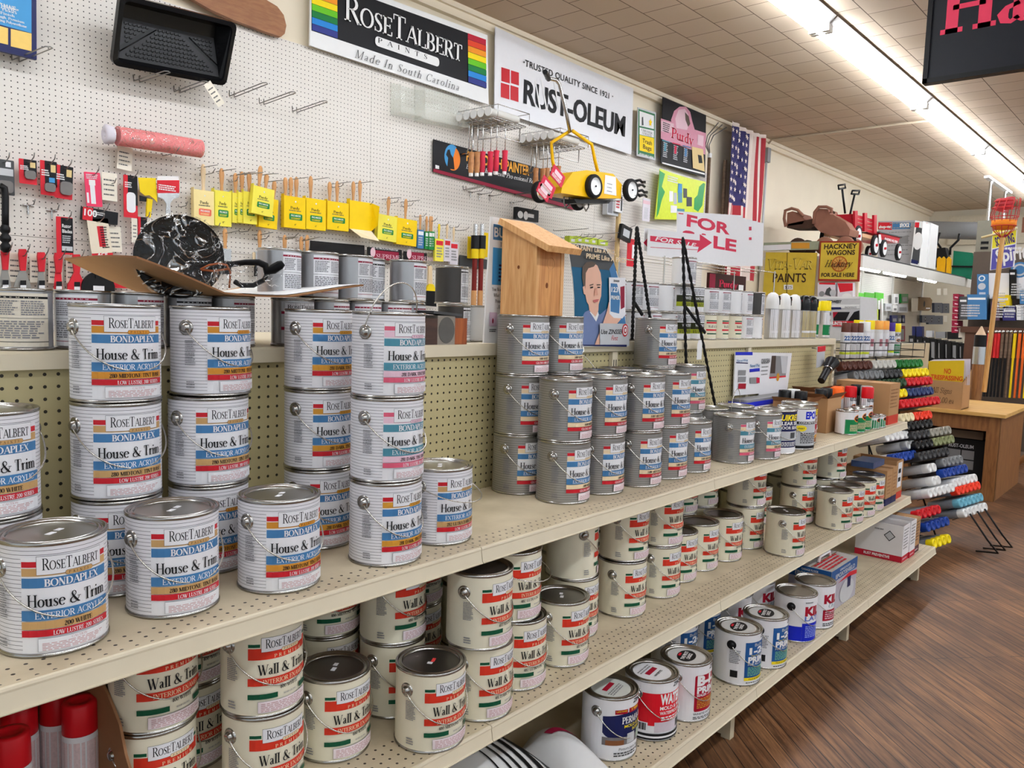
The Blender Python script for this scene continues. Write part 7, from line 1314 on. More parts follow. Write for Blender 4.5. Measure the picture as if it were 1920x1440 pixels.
rows = [  # last cap pixel, [(cap, body, count, colour word)] from near to far, which row
 ((1727, 680), [(cap_brown, 'g', 6, 'brown'), (cap_cream2, 'w', 5, 'off-white'), (cap_green, 'g', 6, 'green')], 'top'),
 ((1738, 697), [(cap_grey, 'w', 6, 'grey'), (cap_char, 'k', 4, 'charcoal'), (cap_yellow, 'g', 6, 'yellow')], 'second'),
 ((1745, 713), [(cap_dgreen, 'k', 6, 'dark green'), (cap_red, 'g', 6, 'red')], 'third'),
 ((1747, 732), [(cap_yellow, 'g', 2, 'yellow'), (cap_navy, 'g', 6, 'navy')], 'fourth'),
 ((1759, 750), [(cap_red, 'g', 9, 'red')], 'fifth'),
 ((1744, 777), [(cap_almond, 'w', 3, 'almond'), (cap_vermil, 'g', 4, 'vermilion')], 'sixth'),
 ((1745, 793), [(cap_black, 'k', 6, 'black')], 'seventh'),
 ((1780, 806), [(cap_char, 'k', 4, 'charcoal'), (cap_taupe, 'k', 5, 'taupe')], 'eighth'),
 ((1786, 823), [(cap_black, 'k', 4, 'black'), (cap_olive, 'k', 5, 'olive')], 'ninth'),
 ((1776, 846), [(cap_char, 'k', 7, 'charcoal')], 'tenth'),
 ((1802, 861), [(cap_grey, 'k', 5, 'dull grey')], 'eleventh, right'),
 ((1752, 876), [(cap_white, 'w', 2, 'white')], 'eleventh, left'),
 ((1811, 878), [(cap_blue, 'k', 6, 'blue')], 'twelfth'),
 ((1829, 896), [(cap_white, 'w', 6, 'white')], 'thirteenth, right'),
 ((1760, 900), [(cap_white, 'w', 2, 'white')], 'thirteenth, left'),
 ((1786, 914), [(cap_white, 'w', 6, 'white')], 'fourteenth, left'),
 ((1835, 910), [(cap_vermil, 'g', 6, 'vermilion')], 'fourteenth, right'),
 ((1840, 932), [(cap_sky, 'g', 6, 'sky blue')], 'fifteenth'),
 ((1848, 950), [(cap_white, 'g', 6, 'white')], 'sixteenth, right'),
 ((1760, 955), [(cap_red, 'g', 5, 'crimson')], 'sixteenth, left'),
 ((1776, 977), [(cap_blue, 'g', 5, 'royal blue')], 'seventeenth'),
 ((1779, 1010), [(cap_yellow, 'g', 4, 'bright yellow')], 'bottom'),
 ((1700, 814), [(cap_white, 'w', 5, 'white')], 'sixth, behind the shelf end'),
 ((1712, 833), [(cap_steel, 'w', 2, 'pale grey')], 'seventh, behind the shelf end'),
 ((1715, 852), [(cap_blue, 'w', 5, 'blue')], 'eighth, behind the shelf end'),
]
sup = []
for (px, py), segs, w in rows:
    back = .03 if 'behind' in w else 0; p = on_rack(px, py, back); n = sum(s[2] for s in segs); st = p-rd*.067*(n-1); k = 0; sup.append((st, p))
    for cm, bk, c, word in segs:
        for i in range(c):
            q = st+rd*.067*k-ca*.04; k += 1
            spray(cp(cm, bk), q, '%s-capped spray can in the wire rack, row %s' % (word, w), '%s-capped spray cans, rack row %s' % (word, w), R=Rq)
t = thing('spray_rack', 'sloping black wire rack full of spray cans at the end of the shelving', 'wire rack', (RO.x, RO.y, 0)); o_ = Vector(t.location)
for st, p in sup:
    b = MB(); a0, a1 = st-rd*.05-o_, p+rd*.05-o_
    for dd, dz in ((-.06, -.0345), (-.165, -.0345)): off = ca*dd+Vector((0, 0, dz)); b.tube([a0+off, a1+off], .0025, black, 4)
    b.obj('row_wire', t)
b = MB()
for x in (.0, .5, 1.0):
    top = RO+rd*x+Vector((0, 0, .04))-rn*.29-o_; bot = RO+rd*x+rn*(RK*.95)-rn*.2-o_; bot.z = .008
    b.tube([top, bot], .006, black, 6); b.tube([bot, bot-rn*.45+Vector((0, 0, 0)), top-rn*.1], .006, black, 6)
b.obj('frame', t)
b = MB()
for k in range(3):
    c = RO+rd*(.85+.12*k)+rn*.5-o_; b.tube([c+Vector((0, 0, -1.05+.1)), c+rn*.12+Vector((0, 0, -1.1)), c+rn*.16+rd*.08+Vector((0, 0, -1.19)), c+rn*.02+rd*.1+Vector((0, 0, -1.215))], .006, black, 6)
b.obj('foot_loop', t)
# upright cans in the basket on top of the rack
zb_ = RO.z+.06
a222 = Art(); a222.put(rect(-.09, .09, .01, .165), paper); a222.put(shift(sans('222', .026, .04, width=.05, align='c'), 0, .115), pblue); a222.put(shift(sans('PRO', .009, .01, width=.03, align='c'), 0, .09), grey_d); a222.put(rect(-.09, .09, .025, .04), lime)
pw = Art(); pw.put(rect(-.05, .05, .02, .16), paper); pw.put(rect(-.01, .02, .07, .12), maroon)
ups = [((1584, 690), spray_parts(.029, .18, bodym['w'], cap_brown, a222), 'brown cap and blue 222, first'), ((1597, 689), None, 'brown cap and blue 222, second'), ((1608, 688), None, 'brown cap and blue 222, third'), ((1619, 692), spray_parts(.036, .19, bodym['w'], cap_white, a222), 'white cap, tallest in front'),
 ((1607, 676), spray_parts(.033, .2, bodym['w'], cap_yellow, pw), 'yellow cap behind, left'), ((1628, 676), None, 'yellow cap behind, right'), ((1645, 680), spray_parts(.031, .2, bodym['w'], mat('cap_amber', (244, 172, 80), .3), pw), 'amber cap, left'), ((1656, 680), None, 'amber cap, right'), ((1668, 674), spray_parts(.029, .19, bodym['w'], mat('cap_violet', (70, 44, 140), .3), a222), 'violet cap'), ((1678, 672), syel, 'yellow cap on a green can')]
last = None
for (px, py), p, w in ups:
    last = p or last; dd = 0 if py > 681 else .09
    o = RO-rn*dd; d = ray(px, 650); q = CAM+d*((o-CAM).dot(rn)/d.dot(rn)); spray(last, (q.x, q.y, zb_), 'upright spray can on the rack top, %s' % w, 'upright spray cans on the rack top', rz=-.6)
t = thing('wire_basket', 'shallow black wire basket of upright cans on top of the spray rack', 'wire basket', (RO.x, RO.y, zb_)); b = MB()
for z in (0, .05, .1): b.tube([rn*.06+rd*-.08+Vector((0, 0, z)), rn*.06+rd*1.0+Vector((0, 0, z)), rn*-.2+rd*1.0+Vector((0, 0, z)), rn*-.2+rd*-.08+Vector((0, 0, z))], .003, black, 5, closed=True)
for k in range(7): b.tube([rn*.06+rd*(-.08+.18*k)+Vector((0, 0, .1)), rn*.06+rd*(-.08+.18*k)+Vector((0, 0, -.002)), rn*-.2+rd*(-.08+.18*k)+Vector((0, 0, -.002))], .003, black, 5)
b.obj('wires', t)
# ---------------------------------------------------------------- far end of the shop
class PXX(PX):
    """a plane x = const facing the viewer end of the shop; local x runs towards the aisle"""
    def __init__(s, x, ox, oy): s.x = x; s.o = atx(ox, oy, x)
    def p(s, px, py): q = atx(px, py, s.x); return (s.o.y-q.y, q.z-s.o.z)
FX = frame((0, 0, 0), (0, -1, 0), (0, 0, 1))             # local x -> -Y, local y -> Z, facing -X
def xboard(name, label, cat, x, px, m_edge, art=None, thick=.01, group=None, part='board'):
    P = PXX(x, *px[0]); t = thing(name, label, cat, P.o, group=group)
    b = MB(); b.prism(P(*px)[0], frame((thick, 0, 0), (0, -1, 0), (0, 0, 1)), thick, m_edge); b.obj(part, t)
    if art:
        a = Art(); art(P, a)
        if a.L: a.flat(MB(), FX, .0012, .001).obj('print', t)
    return t
def xbox(name, label, cat, x, x0, y0, x1, y1, m, depth=.12, art=None, group=None, part='box'):
    return xboard(name, label, cat, x, [(x0, y1), (x0, y0), (x1, y0), (x1, y1)], m, art, depth, group, part)
XS, YF, ZS = 7.6, -1.13, 2.20
white_sh = mat('white_shelf', (232, 230, 224), .5, var=.04)
t = thing('wall_shelf', 'long white shelf high on the far wall carrying wagons and boxes', 'shelf', (XS, 0, ZS)); Lx = 5.3
MB().bb(0, Lx, YF, 0, -.0, .03, white_sh).obj('board', t); MB().bb(0, Lx, YF-.02, YF, -.10, .03, white_sh).obj('front_fascia', t); MB().bb(0, Lx, YF-.02, YF+.02, .03, .045, grey_d).obj('edge_strip', t)
peg_far = perforated('peg_far', (238, 236, 230), (60, 56, 52), ('X', 'Z'), rad=.13, dirt=.03); peg_tan = perforated('peg_far_tan', (216, 206, 188), (56, 48, 40), ('X', 'Z'), rad=.13, dirt=.05)
for i, (x0, x1, m, w) in enumerate(((XS+.02, 9.87, peg_far, 'nearer white'), (9.95, 11.27, peg_far, 'second white'), (11.35, 12.89, peg_tan, 'tan'))):
    tag(MB().bb(x0, x1, -.42, -.4, .3, ZS-.02, m).obj('pegboard_sheet'), '%s pegboard bay under the wall shelf at the far end' % w, 'pegboard', 'pegboard bays under the wall shelf')
for i, x in enumerate((9.91, 11.31, 12.93)): tag(MB().bb(x-.03, x+.03, -.43, -.36, 0, ZS, white_sh).obj('bay_divider'), 'white upright divider between pegboard bays, %s' % ('first', 'second', 'third')[i], 'divider', 'white dividers of the far bays')
tag(MB().bb(XS-.02, XS+.005, YF, 0, 0, ZS+.0, cream).obj('end_panel'), 'cream end panel of the far wall shelving behind the old signs', 'end panel')
for i, (px, py) in enumerate(((1630, 497), (1682, 507), (1742, 517))):
    q = aty(px, py, YF+.1); t = thing('shelf_light', 'short fluorescent lamp under the wall shelf, %s from the left' % ('first', 'second', 'third')[i], 'lamp', (q.x, YF+.12, ZS-.03), group='lamps under the wall shelf'); MB().cyl((-.42, 0, -.05), (.42, 0, -.05), .022, tube_glow2, n=10).obj('tube', t); MB().bb(-.46, .46, -.04, .04, -.03, .02, white_enamel).obj('housing', t)
# old signs on the end panel
sgold = mat('sign_mustard', (206, 178, 62), .45, var=.12, scale=12); sink = mat('sign_brown_ink', (54, 34, 26), .5, var=0); sred = mat('sign_rust_edge', (150, 48, 34), .6, var=.15)
def art_vv(P, a):
    m2 = mat('sign_mustard_raised', (216, 194, 84), .4, var=.1); A, B, Z = P.p(1437, 506), P.p(1521, 506), P.p(1437, 486); T_(a, 'Vita-Var', A[0], B[0], A[1], Z[1]-A[1], sink, fn=serif, small=.75, slant=.15, tk=.1, tn=.07); T_(a, 'Vita-Var', A[0]+.006, B[0]+.006, A[1]+.006, Z[1]-A[1], m2, fn=serif, small=.75, slant=.15, tk=.12, tn=.08)
    tpx(P, a, 'PAINTS', 1449, 1511, 529, 16, sink, bold=.01); a.put(P((1470, 534), (1487, 534), (1487, 543), (1470, 543)), paper); tpx(P, a, '$25', 1472, 1485, 541, 5, sink)
    a.put(P((1476, 474), (1477, 474), (1476, 552), (1475, 552)), sink)
xboard('enamel_sign', 'old mustard yellow enamel sign reading Vita-Var Paints', 'sign', XS-.06, [(1430, 553), (1436, 473), (1532, 474), (1526, 554)], sgold, art_vv, .012)
def art_hk(P, a):
    a.put(P((1540, 455), (1611, 455), (1607, 524), (1536, 523)), sgold); tpx(P, a, 'HACKNEY', 1545, 1607, 467, 8.5, sink, bold=.03); tpx(P, a, 'WAGONS', 1549, 1603, 478.5, 8.5, sink, bold=.03); tpx(P, a, 'FOR SALE HERE', 1540, 1602, 519, 7, sink, bold=.025)
    x, z = P.p(1574, 495); R_ = .085; w_ = mat('wheel_rust', (176, 92, 34), .5)
    a.put(ell(x, z, R_, R_, 28), w_); a.put(ell(x, z, R_*.86, R_*.86, 28), mat('wheel_tan', (206, 160, 80), .5))
    for k in range(12): a.put(line(x, z, x+R_*.9*cos(k*pi/6), z+R_*.9*sin(k*pi/6), .006), w_)
    a.put(ell(x, z, R_*.2), w_); tpx(P, a, 'Hackney', 1547, 1597, 501, 13, sink, fn=serif, slant=.4, tk=.12, tn=.07)
xboard('wagon_sign', 'square mustard sign with rust red edge reading Hackney Wagons', 'sign', XS-.09, [(1534, 527), (1538, 452), (1615, 452), (1611, 528)], sred, art_hk, .014)
xboard('painted_plank', 'weathered plank painted grey-green and mustard above the old enamel sign', 'plank', XS-.04, [(1430, 470), (1432, 455), (1535, 452), (1533, 468)], mat('plank_grey', (150, 156, 132), .6, var=.1), lambda P, a: (a.put(P((1484, 455), (1518, 455), (1518, 466), (1484, 466)), ochre), a.put(P((1432, 460), (1483, 458), (1483, 468), (1431, 470)), paper)), .02)
# things below the old signs
xbox('mask_pack', 'clear and red pack holding a respirator mask below the square sign', 'packaged mask', XS-.12, 1533, 530, 1566, 558, lavw, .08, lambda P, a: (a.put(P((1536, 530), (1566, 530), (1566, 534), (1536, 533)), redpk), a.put(P((1546, 552), (1550, 542), (1556, 538), (1560, 545), (1558, 556)), grey_d), a.put(ell(*P.p(1541, 551), .03), grey), a.put(ell(*P.p(1562, 549), .035), grey_l)))
xbox('mask_pack', 'red and white pack beside the respirator pack', 'packaged mask', XS-.12, 1570, 530, 1599, 558, lavw, .08, lambda P, a: (a.put(P((1570, 531), (1599, 531), (1599, 545), (1575, 548)), redpk), a.put(ell(*P.p(1588, 555), .05, .03), white)))
old_iron = mat('old_iron', (58, 44, 36), .7, .3, var=.2)
q = atx(1489, 573, 5.2); t = thing('iron_post', 'small old iron casting standing behind the white spray cans', 'ironware', q); b = MB(); b.cyl((0, 0, -.1), (0, 0, .02), .05, old_iron, .09, n=14); b.cyl((0, 0, .02), (0, 0, .07), .09, old_iron, .03, n=14); b.cyl((0, 0, -.22), (0, 0, -.1), .03, old_iron, n=10); b.obj('casting', t); MB().cyl((0, 0, -.75), (0, 0, -.2), .02, old_iron, n=8).obj('stem', t)
def art_mw(P, a):
    a.put(P((1507, 556), (1612, 556), (1612, 560), (1507, 560)), white); tpx(P, a, 'MIDWEST', 1551, 1578, 568, 5, ink, bold=.04, shear=.2); a.put(P((1510, 571), (1612, 571), (1612, 578), (1510, 578)), white); tpx(P, a, 'SNOWWAYS', 1584, 1606, 578, 3.5, grey, bold=.02); a.put(P((1516, 576), (1577, 576), (1578, 580), (1516, 581)), navy)
    a.put(P((1563, 585), (1594, 585), (1586, 601), (1563, 601)), ink); a.put(P((1562, 585), (1572, 585), (1563, 597)), deepr); a.put(P((1602, 585), (1612, 582), (1612, 602), (1590, 602)), ink); a.put(P((1562, 602), (1608, 602), (1606, 612), (1562, 612)), redpk); tpx(P, a, 'HUNTING', 1557, 1588, 609, 6, white, bold=.04)
xbox('appliance_carton', 'wide grey and white carton lettered Midwest with a black window shape', 'carton', 6.3, 1506, 556, 1613, 640, mat('carton_pale_grey', (204, 204, 206), .5), .5, art_mw)
tag(MB().bb(6.2, 7.5, -1.9, -1.0, 0, atx(1560, 640, 6.3).z, beige_d).obj('display_plinth'), 'plain display plinth under the wide grey carton, hidden behind the shelving', 'plinth')
grn = mat('glove_card_green', (90, 190, 60), .45, var=.06); brn = mat('spade_brown', (120, 74, 54), .5)
for i, (x0, x1) in enumerate(((1604, 1620), (1621, 1640), (1640, 1657))): board('garden_card', 'bright green carded garden trowel on the white pegboard bay, %s of three' % ('left', 'middle', 'right')[i], 'packaged tool', -.5, [(x0, 575), (x0+2, 548), (x1, 550), (x1-1, 577)], grn, lambda P, a, x0=x0: a.put(P((x0+3, 574), (x0+8, 561), (x0+13, 574), (x0+9, 590), (x0+6, 590)), brn), .02, 'green carded trowels')
for i, (x0, x1, y0, y1, m_) in enumerate(((1627, 1650, 580, 600, lg), (1653, 1656, 560, 608, white), (1647, 1650, 563, 606, white))): board('garden_tool', ('lime packaged clips below the green trowel cards', 'white stake, right of two by the trowels', 'white stake, left of two by the trowels')[i], 'garden tool', -.52, [(x0, y1), (x0, y0), (x1, y0), (x1, y1)], m_, None, .02)
pk1 = [(1676, 551, 1685, 571, white, 'white card'), (1690, 551, 1703, 568, cap_green, 'green pack'), (1660, 569, 1672, 583, grey_l, 'pale pack, left'), (1674, 572, 1683, 585, white, 'tall white card'), (1684, 570, 1702, 586, grey_l, 'pale blue pack'), (1672, 591, 1683, 606, navy, 'navy pack, first'), (1683, 591, 1692, 606, grey_d, 'navy pack, second'), (1690, 591, 1697, 606, navy, 'navy pack, third'), (1677, 611, 1697, 640, maroon, 'large dark pack')]
for x0, y0, x1, y1, m_, w in pk1: board('hanging_pack', '%s hanging in the white pegboard bays at the far end' % w, 'hanging pack', -.5, [(x0, y1), (x0, y0), (x1, y0), (x1, y1)], m_, lambda P, a, b_=(x0, y0, x1, y1): a.put(P((b_[0]+2, b_[3]-3), (b_[0]+2, b_[1]+6), (b_[2]-2, b_[1]+6), (b_[2]-2, b_[3]-3)), grey), .03, 'packs in the far bays')
board('saw_hook', 'brown square tool pad with a round dark hole on the tan bay', 'tool pad', -.5, [(1722, 582), (1723, 561), (1727, 557), (1744, 558), (1748, 563), (1746, 580), (1741, 583)], mat('pad_brown', (134, 106, 74), .6), lambda P, a: (a.put(ell(*P.p(1733, 570), .055, .05), ink), a.put(P((1736, 577), (1744, 577), (1744, 579), (1736, 579)), white)), .04)
for x0, y0, x1, y1, w in ((1752, 568, 1767, 586, 'upper left'), (1768, 569, 1780, 587, 'upper right'), (1729, 591, 1741, 605, 'lower, first'), (1741, 591, 1753, 608, 'lower, second'), (1753, 592, 1768, 608, 'lower, third')): board('hanging_pack', 'dark blue-grey blister pack on the tan bay, %s' % w, 'hanging pack', -.5, [(x0, y1), (x0, y0), (x1, y0), (x1, y1)], mat('pack_slate', (74, 80, 94), .4), lambda P, a, b_=(x0, y0, x1, y1): (a.put(ell(*P.p((b_[0]+b_[2])/2, (b_[1]+b_[3])/2), .04), ink), a.put(ell(*P.p((b_[0]+b_[2])/2, (b_[1]+b_[3])/2), .012), white)), .04, 'slate blister packs on the tan bay')
for i, (x0, y0, x1, y1) in enumerate(((1710, 559, 1722, 584), (1757, 541, 1764, 553), (1769, 541, 1776, 553), (1770, 592, 1776, 604))): board('price_card', '%s pale card on the tan bay' % ('striped bundle beside the brown pad,', 'upper left', 'upper right', 'lower right')[i], 'price card', -.49, [(x0, y1), (x0, y0), (x1, y0), (x1, y1)], MATS['aged_card'], None, .01)
# black drawers and rods below the bays
for i in range(9):
    x0 = 1704+i*13.4; y0 = 629+i*2.1; xbox('black_bin', 'tall black hardware bin below the tan bay, %s from the left' % ('first', 'second', 'third', 'fourth', 'fifth', 'sixth', 'seventh', 'eighth', 'ninth')[i], 'bin', 10.2-.0, x0, y0, x0+12.2, 675+i*1.2, black, .25, lambda P, a, x0=x0, y0=y0, i=i: a.put(P((x0+2, y0+6), (x0+(4 if i % 3 else 8), y0+6), (x0+(4 if i % 3 else 8), 672), (x0+2, 670)), grey), 'black bins below the tan bay')
tag(MB().bb(10.18, 10.6, -2.3, -.8, 0, atx(1760, 688, 10.2).z+.02, mat('dark_counter', (70, 56, 46), .6)).obj('base_counter'), 'dark counter carrying the row of black bins', 'counter')
for i, (x0, y0, x1, y1, m_, w) in enumerate(((1710, 612, 1716, 632, navy, 'navy strip packs, left'), (1718, 612, 1729, 632, navy, 'navy strip packs, right'), (1736, 620, 1748, 632, grey_l, 'pale tray on the bins'), (1754, 622, 1772, 634, grey, 'grey tray on the bins'), (1776, 622, 1800, 636, black_m, 'black heap of clips on the bins'))): xbox('hardware_pack', '%s, above the black bins' % w, 'hardware pack', 10.22, x0, y0, x1, y1, m_, .1)
# wagons on the shelf
rusty = mat('rusty_paint', (142, 98, 80), .75, var=.25, scale=9); rusty_d = mat('rust_dark', (70, 50, 40), .8, var=.25, scale=12); wred = mat('wagon_red', (178, 28, 44), .4, var=.05); tyre = mat('tyre_black', (26, 26, 28), .7)
def wheel(P, t, cx, cy, r, yy, hub=white, tname='tyre', cap=wred):
    x, z = P.p(cx, cy); M_ = Matrix.Translation((x, yy, z)) @ Matrix.Rotation(pi/2, 4, 'X'); w = MB(); w.lathe([(r*.76, -.02), (r, -.015), (r, .015), (r*.76, .02)], tyre, 24, M_); o = w.obj('wheel', t); h = MB(); h.lathe([(0, .014), (r*.3, .012), (r*.78, .018)], hub, 20, M_); h.lathe([(0, -.014), (r*.78, -.014)], hub, 20, M_); h.obj('hub', o); MB().cyl((x, yy-.034, z), (x, yy-.012, z), r*.14, cap, n=8).obj('axle_cap', o)
XPC = XS+.06; P = PXX(XPC, 1540, 420); t = thing('pedal_car', 'old rusty pink pedal car on the high shelf above the signs', 'pedal car', P.o); F2 = frame((.3, 0, 0), (0, -1, 0), (0, 0, 1))
MB().prism(P((1525, 422), (1527, 397), (1535, 391), (1552, 392), (1556, 402), (1562, 402), (1566, 405), (1585, 416), (1594, 430), (1592, 442), (1560, 442), (1538, 435))[0], F2, .3, rusty).obj('body', t)
MB().prism(P((1475, 427), (1478, 420), (1525, 410), (1527, 424), (1520, 428), (1480, 428))[0], F2, .3, rusty_d).obj('bed', t); MB().prism(P((1475, 424), (1476, 399), (1486, 396), (1502, 400), (1508, 412), (1505, 420))[0], F2, .3, rusty).obj('rear_seat', t)
V = lambda q, dx=0.: Vector((dx, -P.p(*q)[0], P.p(*q)[1]))
for ps in (((1474, 425), (1471, 410), (1473, 395), (1485, 391), (1496, 394), (1507, 405)), ((1526, 420), (1528, 398), (1536, 388), (1550, 388), (1560, 392), (1559, 400))): MB().tube([V(q, -.01) for q in ps], .018, rusty, 8).obj('rail', t)
MB().tube([V(q, .15) for q in ((1546, 400), (1550, 391), (1556, 397))], .012, rusty_d, 6).obj('steering_wheel', t)
zsh = ZS+.046
for cx, xx, m_ in ((1497, .0, rusty_d), (1497, .29, rusty_d), (1548, -.01, rusty), (1586, .0, rusty), (1586, .29, rusty)):
    yv = -P.p(cx, 440)[0]; r = .1; M_ = Matrix.Translation((xx, yv, zsh-P.o.z+r)) @ Matrix.Rotation(pi/2, 4, 'Y'); MB().lathe([(0, -.03), (r*.9, -.03), (r, -.02), (r, .02), (r*.9, .03), (0, .03)], m_, 20, M_).obj('wheel', t)
P = PX(YF+.2, 1600, 430); t = thing('stake_wagon', 'red toy wagon with slatted wooden sides and white wheels', 'toy wagon', P.o, group=None)
MB().prism(P((1602, 440), (1640, 450), (1640, 443), (1602, 433))[0], frame((0, .36, 0), (1, 0, 0), (0, 0, 1)), .36, mat('wagon_wood', (206, 160, 120), .5)).obj('floor', t)
b = MB()
for k in range(4):
    for yy in (0, .35): b.prism(P((1600, 401+k*7), (1643, 413+k*7), (1643, 418.5+k*7), (1600, 406.5+k*7))[0], frame((0, yy+.012, 0), (1, 0, 0), (0, 0, 1)), .012, wred)
b.obj('side_rail', t)
b = MB()
for k in range(4): z_ = P.p(1600, 404+k*7)[1]; b.bb(P.p(1601, 404)[0], P.p(1601, 404)[0]+.012, .0, .35, z_-.02, z_+.02, wred)
b.obj('end_rail', t)
for px, w in ((1602, 0), (1620, 0), (1638, 0)): MB().prism(P((px-3, 395+(px-1600)*.22), (px+2, 395+(px-1600)*.22), (px+2, 430+(px-1600)*.22), (px-3, 430+(px-1600)*.22))[0], frame((0, .0, 0), (1, 0, 0), (0, 0, 1)), .025, wred).obj('stake', t)
for cx, cy, yy in ((1604, 443, -.02), (1637, 460, -.02), (1606, 445, .36), (1639, 461, .36)): wheel(P, t, cx, cy, .12, yy)
b = MB(); b.tube([(P.p(1618, 398)[0], .2, P.p(1618, 398)[1]), (P.p(1613, 352)[0], .2, P.p(1613, 352)[1])], .012, black, 6); b.tube([(P.p(*q)[0], .2, P.p(*q)[1]) for q in ((1607, 352), (1606, 345), (1618, 343), (1619, 350))], .011, black, 6, closed=True); b.obj('pull_handle', t)
MB().prism(P((1639, 440), (1643, 440), (1645, 456), (1640, 457))[0], frame((0, -.05, 0), (1, 0, 0), (0, 0, 1)), .002, white).obj('paper_tag', t)
P = PX(YF+.16, 1665, 440); t = thing('steel_wagon', 'small red steel wagon with white lettering and white wheels, right of the slatted one', 'toy wagon', P.o)
MB().prism(P((1650, 436), (1688, 445), (1684, 456), (1652, 449))[0], frame((0, .34, 0), (1, 0, 0), (0, 0, 1)), .34, wred).obj('tray', t); MB().prism(P((1648, 434), (1690, 444), (1690, 446), (1648, 436))[0], frame((0, .35, 0), (1, 0, 0), (0, 0, 1)), .36, grey_d).obj('rim', t)
for cx, cy, yy in ((1653, 466, -.02), (1681, 473, -.02), (1653, 468, .34), (1681, 475, .34)): wheel(P, t, cx, cy, .105, yy)
a = Art(); tpx(P, a, 'RADIO FLYER', 1658, 1683, 449, 4, white, bold=.04, shear=.2); a.flat(MB(), frame((0, -.002, 0), (1, 0, 0), (0, 0, 1)), .001, .001).obj('lettering', t)
b = MB(); b.tube([(P.p(1672, 452)[0], .17, P.p(1672, 452)[1]), (P.p(1679, 466)[0], .17, P.p(1679, 466)[1])], .012, black, 6); b.tube([(P.p(1627, 402)[0], .2, P.p(1627, 402)[1]), (P.p(1636, 362)[0], .2, P.p(1636, 362)[1])], .012, black, 6); b.tube([(P.p(*q)[0], .2, P.p(*q)[1]) for q in ((1630, 361), (1632, 355), (1645, 355), (1643, 362))], .011, black, 6, closed=True); b.obj('pull_handle', t)
def art_sv(P, a):
    a.put(P((1647, 417), (1673, 417), (1672, 431), (1646, 430)), redpk); tpx(P, a, 'shop-vac', 1648, 1671, 428, 5, white, bold=.04); a.put(P((1674, 417), (1708, 417), (1707, 429), (1673, 430)), blue); tpx(P, a, 'SVX2', 1687, 1705, 426, 7, white, bold=.06); a.put(shift(greek(0, .35, 0, .5, 8, 3, .2), *P.p(1664, 480)), grey); a.put(P((1683, 445), (1703, 441), (1703, 457), (1683, 457)), grey)
t = xboard('vacuum_carton', 'large grey vacuum cleaner carton with red and blue headings on the high shelf', 'carton', 10.75, [(1645, 495), (1647, 415), (1716, 413), (1708, 494)], mat('carton_silver', (176, 176, 182), .5), art_sv, .3)
xboard('vacuum_carton', 'narrow vacuum carton with a bright photo side, front one right of the grey carton', 'carton', 10.6, [(1707, 496), (1716, 413), (1731, 416), (1724, 499)], white, lambda P, a: (a.put(P((1709, 492), (1718, 425), (1729, 428), (1723, 494)), grey_d), a.put(P((1716, 417), (1724, 417), (1723, 427), (1715, 426)), redpk), a.put(ell(*P.p(1721, 452), .06, .12), white), a.put(P((1709, 486), (1722, 489), (1721, 496), (1708, 493)), navy)), .4)
xboard('vacuum_carton', 'narrow vacuum carton with a pale photo side, rear one', 'carton', 10.95, [(1724, 499), (1731, 414), (1746, 418), (1740, 502)], white, lambda P, a: (a.put(P((1732, 418), (1739, 418), (1738, 428), (1731, 427)), redpk), a.put(P((1728, 470), (1734, 440), (1740, 445), (1736, 480)), ochre)), .4)
for i, (cx, w) in enumerate(((1761, 'left'), (1769, 'middle'), (1779, 'right'))):
    P = PXX(12.3, cx, 495); t = thing('yellow_boot', 'yellow rubber sleeve hanging at the end of the high shelf, %s' % w, 'rubber sleeve', P.o, group='yellow rubber sleeves'); MB().prism(P((cx-5, 512), (cx-4, 485), (cx, 481), (cx+4, 486), (cx+3, 513))[0], frame((.06, 0, 0), (0, -1, 0), (0, 0, 1)), .06, mat('rubber_yellow', (238, 176, 20), .4)).obj('sleeve', t)
t = xboard('black_chair', 'black folded contraption with bent arms behind the yellow sleeves', 'folded frame', 12.5, [(1742, 500), (1742, 474), (1752, 466), (1772, 464), (1776, 480), (1776, 502)], black_m, None, .2); P = PXX(12.5, 1742, 500); b = MB(); b.tube([(0, -P.p(*q)[0], P.p(*q)[1]) for q in ((1764, 465), (1757, 455), (1762, 436))], .018, black, 6); b.tube([(0, -P.p(*q)[0], P.p(*q)[1]) for q in ((1781, 478), (1782, 465), (1797, 450), (1799, 438))], .018, black, 6); b.obj('bent_arm', t)
grnp = mat('green_plastic', (30, 120, 92), .25, var=.06)
t = xboard('green_seat', 'two-part green plastic seat hanging at the far corner', 'seat', 12.4, [(1786, 500), (1788, 470), (1823, 474), (1825, 480), (1825, 496), (1820, 500)], grnp, None, .1, part='seat_back'); P = PXX(12.4, 1786, 500); MB().prism(P((1785, 501), (1824, 501), (1820, 524), (1784, 514))[0], frame((.12, 0, 0), (0, -1, 0), (0, 0, 1)), .12, grnp).obj('seat_pan', t); MB().prism(P((1745, 497), (1826, 499), (1826, 502), (1745, 500))[0], frame((-.002, 0, 0), (0, -1, 0), (0, 0, 1)), .02, black).obj('cross_bar', t)
